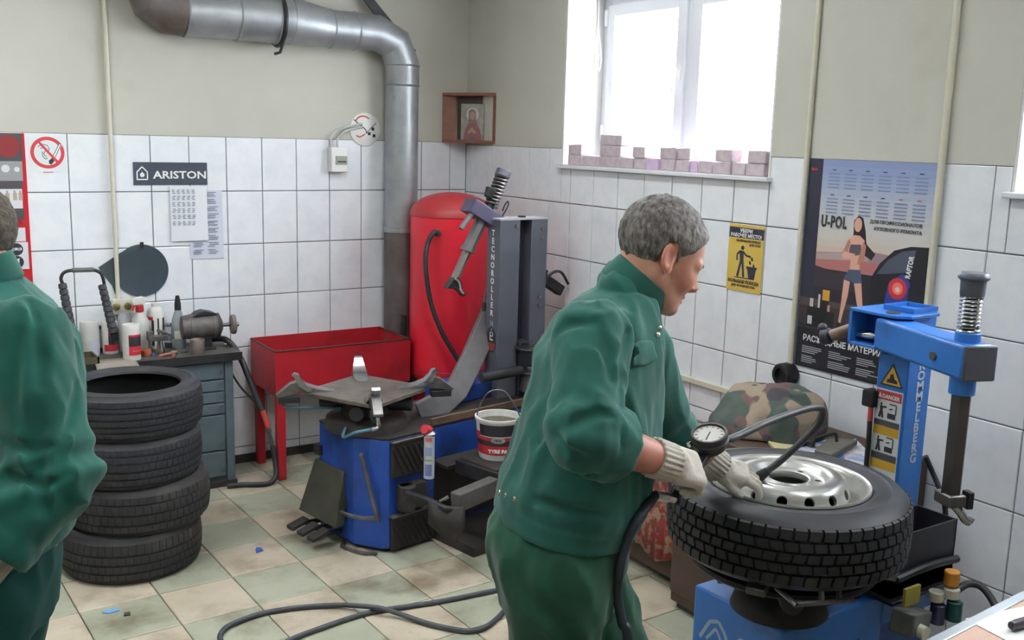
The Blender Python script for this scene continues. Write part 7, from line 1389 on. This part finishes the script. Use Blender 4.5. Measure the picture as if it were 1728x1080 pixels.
mb = MB(); mb.tube(catmull(hs + [e2, e3, e4], 7), .0115, 10); tag(mb.build('supply_hose', mat('dark_blue_hose', (44, 54, 66), (36, 44, 56), rough=.5, scale=20), None), 'dark blue hose hanging from the inflator past the man\'s trousers', 'hose')

# ------------------------------------------------------------------ the second man, seen from behind at the left edge
F2 = yawed(math.radians(180 + 8)); L2 = np.cross(UP, F2); D2 = 2.06
o2 = dp(-20, 940, D2).copy(); o2[2] = 0
man2 = thing('person', 'man in teal green work clothes at the left edge turned away from the wheel', 'person', o2)
st2 = sorted([(dp(-22, 960, D2), .150, .185), (dp(-14, 880, D2), .158, .195), (dp(-8, 780, D2), .158, .205), (dp(2, 660, D2), .156, .215), (dp(4, 580, D2), .140, .215), (dp(-8, 525, D2), .11, .185), (dp(-20, 490, D2), .082, .13), (dp(-28, 468, D2), .066, .080)], key=lambda s: s[0][2])
LS2, LE2, LW2 = dp(38, 578, 1.90), dp(88, 800, 1.88), dp(-48, 972, 1.80); RS2 = dp(-20, 570, 2.22); RE2 = RS2 - UP * .27 + F2 * .02; RW2 = RE2 - UP * .12 + F2 * .20
p2B, p2F = dp(116, 905, D2), dp(-140, 960, D2); h2 = unit(p2F - p2B); hn2 = unit(np.cross(L2, h2)); hn2 = hn2 if hn2[2] > 0 else -hn2
HC2 = dp(-66, 415, 2.08); HA2 = head_axes(yawed(math.radians(186)), UP, math.radians(8)); NB2 = dp(-28, 490, D2); ca2 = unit(F2 * .30 + UP * .95); cc2 = dp(-30, 470, D2)
def jacket2_sdf(P):
    d = sd_loft(P, st2, F2, L2, UP); hn = (P - (p2B + p2F) / 2) @ hn2; d = d - folds(P, .011, 5, 17, 41.0) * np.clip(hn * 12, .15, 1) - .008 * np.exp(-((hn - .075) / .03) ** 2)
    sl = sleeve(P, LS2, LE2, LW2, .74, .088, .080, .066, .009) - folds(P, .012, 5, 18, 45.0); sr = sleeve(P, RS2, RE2, RW2, .8, .084, .07, .06) - folds(P, .005, 5, 16, 49.0)
    d = smin(d, sl, .026); d = smin(d, sr, .03); d = np.minimum(d, smax(d - .004, np.abs(hn - .026) - .024, .003)); d = smax(d, -hn, .004)
    for cr_ in CREASES2: d = smax(d, -sd_chain(P, cr_, [.006] + [.010] * (len(cr_) - 2) + [.004]), .016)
    t = (P - cc2) @ ca2; d = smax(d, -smax(nrm((P - cc2) - t[:, None] * ca2) - .068, -(t + .012), .004), .006); d = np.minimum(d, cuff(P, LE2, LW2, .74, .064, .05)); return d
CREASES2 = []
_cr = []
for pl in ([(52, 508), (66, 550), (70, 600), (66, 650)], [(6, 742), (50, 762), (95, 752)], [(131, 650), (124, 690), (108, 735)], [(20, 800), (70, 822), (118, 800)], [(30, 560), (22, 640), (30, 720)]):
    q = [surface_hit(jacket2_sdf, x, y, 1.5, 2.4) for x, y in pl]
    if all(k for _, k in q) and all(np.linalg.norm(a[0] - b[0]) < .13 for a, b in zip(q[:-1], q[1:])): _cr.append([p for p, _ in q])
CREASES2 = _cr
def collar2_sdf(P):
    q = P - cc2; t = q @ ca2; w = q - t[:, None] * ca2; k = .071 - t * .1; b = w @ L2; a = w @ F2; d = smax(np.abs(nrm(w) - k) - .0055, np.abs(t - .010) - .030, .006); return smax(d, -smax(np.abs(b) - .014, -a, .004), .006)
allp = np.array([s[0] for s in st2] + [LE2, LW2, RW2, RS2, p2B]); lo = allp.min(0) - .26; hi = allp.max(0) + .26; hi[2] = NB2[2] + .08
v, f = sdf_mesh(jacket2_sdf, lo, hi, .0062); jk2 = mesh_obj('jacket', v, f, M_jacket2, man2, st2[3][0], smooth_it=1)
v, f = sdf_mesh(collar2_sdf, cc2 - .13, cc2 + .13, .0042); mesh_obj('collar', v, f, M_jacket2, jk2, cc2, smooth_it=1)
for x, y in ((112, 919), (98, 929), (75, 940)):
    p, ok = surface_hit(jacket2_sdf, x, y, 1.7, 2.3)
    if ok: n = surf_normal(jacket2_sdf, p); mb = MB(); mb.lathe([(0, .004), (.004, .0035), (.0055, .002), (.006, -.002)], 14, p, frame_from(n)); mb.build('snap_button', M_stud, jk2)
PH2 = dp(-24, 965, D2); RH2, LH2 = PH2 - L2 * .085 - UP * .03, PH2 + L2 * .085 - UP * .03; K2 = [LH2 + F2 * .03 - UP * .43, RH2 + F2 * .06 - UP * .43]; A2_ = [K2[0] - UP * .40 - F2 * .04, K2[1] - UP * .4 - F2 * .02]
for a in A2_: a[2] = .10
def trouser2_sdf(P):
    pel = sd_loft(P, [(PH2 - UP * .08, .13, .165), (PH2, .142, .178), (PH2 + UP * .12, .142, .175)], F2, L2, UP); l = sd_chain(P, [LH2, K2[0], A2_[0]], [.114, .082, .07], .02); r = sd_chain(P, [RH2, K2[1], A2_[1]], [.114, .082, .07], .02)
    d = smin(pel, smin(l, r, .012), .03) - folds(P, .007, 6, 13, 61.0); d = smax(d, (P - (p2B + p2F) / 2) @ hn2 - .03, .004); return smax(d, .085 - P[:, 2], .004)
lo = np.min([PH2] + A2_, 0) - .24; hi = np.max([PH2] + A2_, 0) + .24; lo[2] = .06; hi[2] = PH2[2] + .16
v, f = sdf_mesh(trouser2_sdf, lo, hi, .008); mesh_obj('trousers', v, f, mat('teal_trouser_cloth', (14, 80, 76), (12, 68, 66), rough=.9, scale=6), man2, PH2, smooth_it=1); boots(man2, A2_, F2)
stb2 = [(c, a * .86, b * .86) for c, a, b in st2]
def body2_sdf(P):
    d = sd_loft(P, stb2, F2, L2, UP); Q = (P - HC2) @ HA2; near = nrm(Q) < .26; hd = np.maximum(nrm(Q) - .17, .05)
    if near.any(): hd[near] = head_sdf(Q[near])
    d = smin(d, sd_cone(P, NB2 - UP * .03, HC2 + HA2 @ V(-.026, 0, -.035), .064, .055), .03); d = smin(d, hd, .018); d = smin(d, arm_skin(P, LS2, LE2, LW2, LW2 + unit(LW2 - LE2) * .05), .03); return smin(d, arm_skin(P, RS2, RE2, RW2, RW2 + unit(RW2 - RE2) * .05), .03)
def body2_col(P): Q = (P - HC2) @ HA2; c = head_col(Q); c[nrm(Q) > .16] = np.array(lin((190, 136, 118))[:3]); return c
lo = allp.min(0) - .2; hi = np.max([allp.max(0), HC2], 0) + .2
v, f = sdf_mesh(body2_sdf, lo, hi, .0052, B=6); mesh_obj('body', v, f, M_skin, man2, HC2, col=body2_col); dress_head(man2, HC2, HA2, M_hair2)
xg = LW2 - LE2; glove(man2, LW2 + unit(xg) * .01, xg, -f_ * .8 + E1 * .3, True, (.5, .6, .4), [(.75, .5, -.4), (.9, .1, -.4), (.9, -.1, -.4)], 1.0, LW2 - LE2); xg = RW2 - RE2; glove(man2, RW2 + unit(xg) * .01, xg, UP, False, (.5, .6, .4), [(.75, .5, -.4), (.9, .1, -.4), (.9, -.1, -.4)], 1.0, RW2 - RE2)

# ---- camouflage bundle on the cabinet
bc = V(-.29, -2.925, CT)
def camo_sdf(P):
    Q = P - bc; d = sd_box(Q, (.01, -.005, .045), (.14, .20, .128), rd=.085); d = smin(d, sd_ell(Q, (.02, -.05, .10), (.09, .11, .10)), .06); d = smin(d, sd_ell(Q, (-.10, .06, .0), (.11, .15, .11)), .05); d = d - folds(P, .013, 9, 12, 81.0); return smax(d, -(Q[:, 2] - .002), .01)
v, f = sdf_mesh(camo_sdf, bc - V(.3, .34, .02), bc + V(.21, .3, .34), .008); tag(mesh_obj('camouflage_bundle', v, f, M_camo, None, bc, smooth_it=2), 'camouflage cloth bundle heaped on the brown cabinet against the tiles', 'bundle')
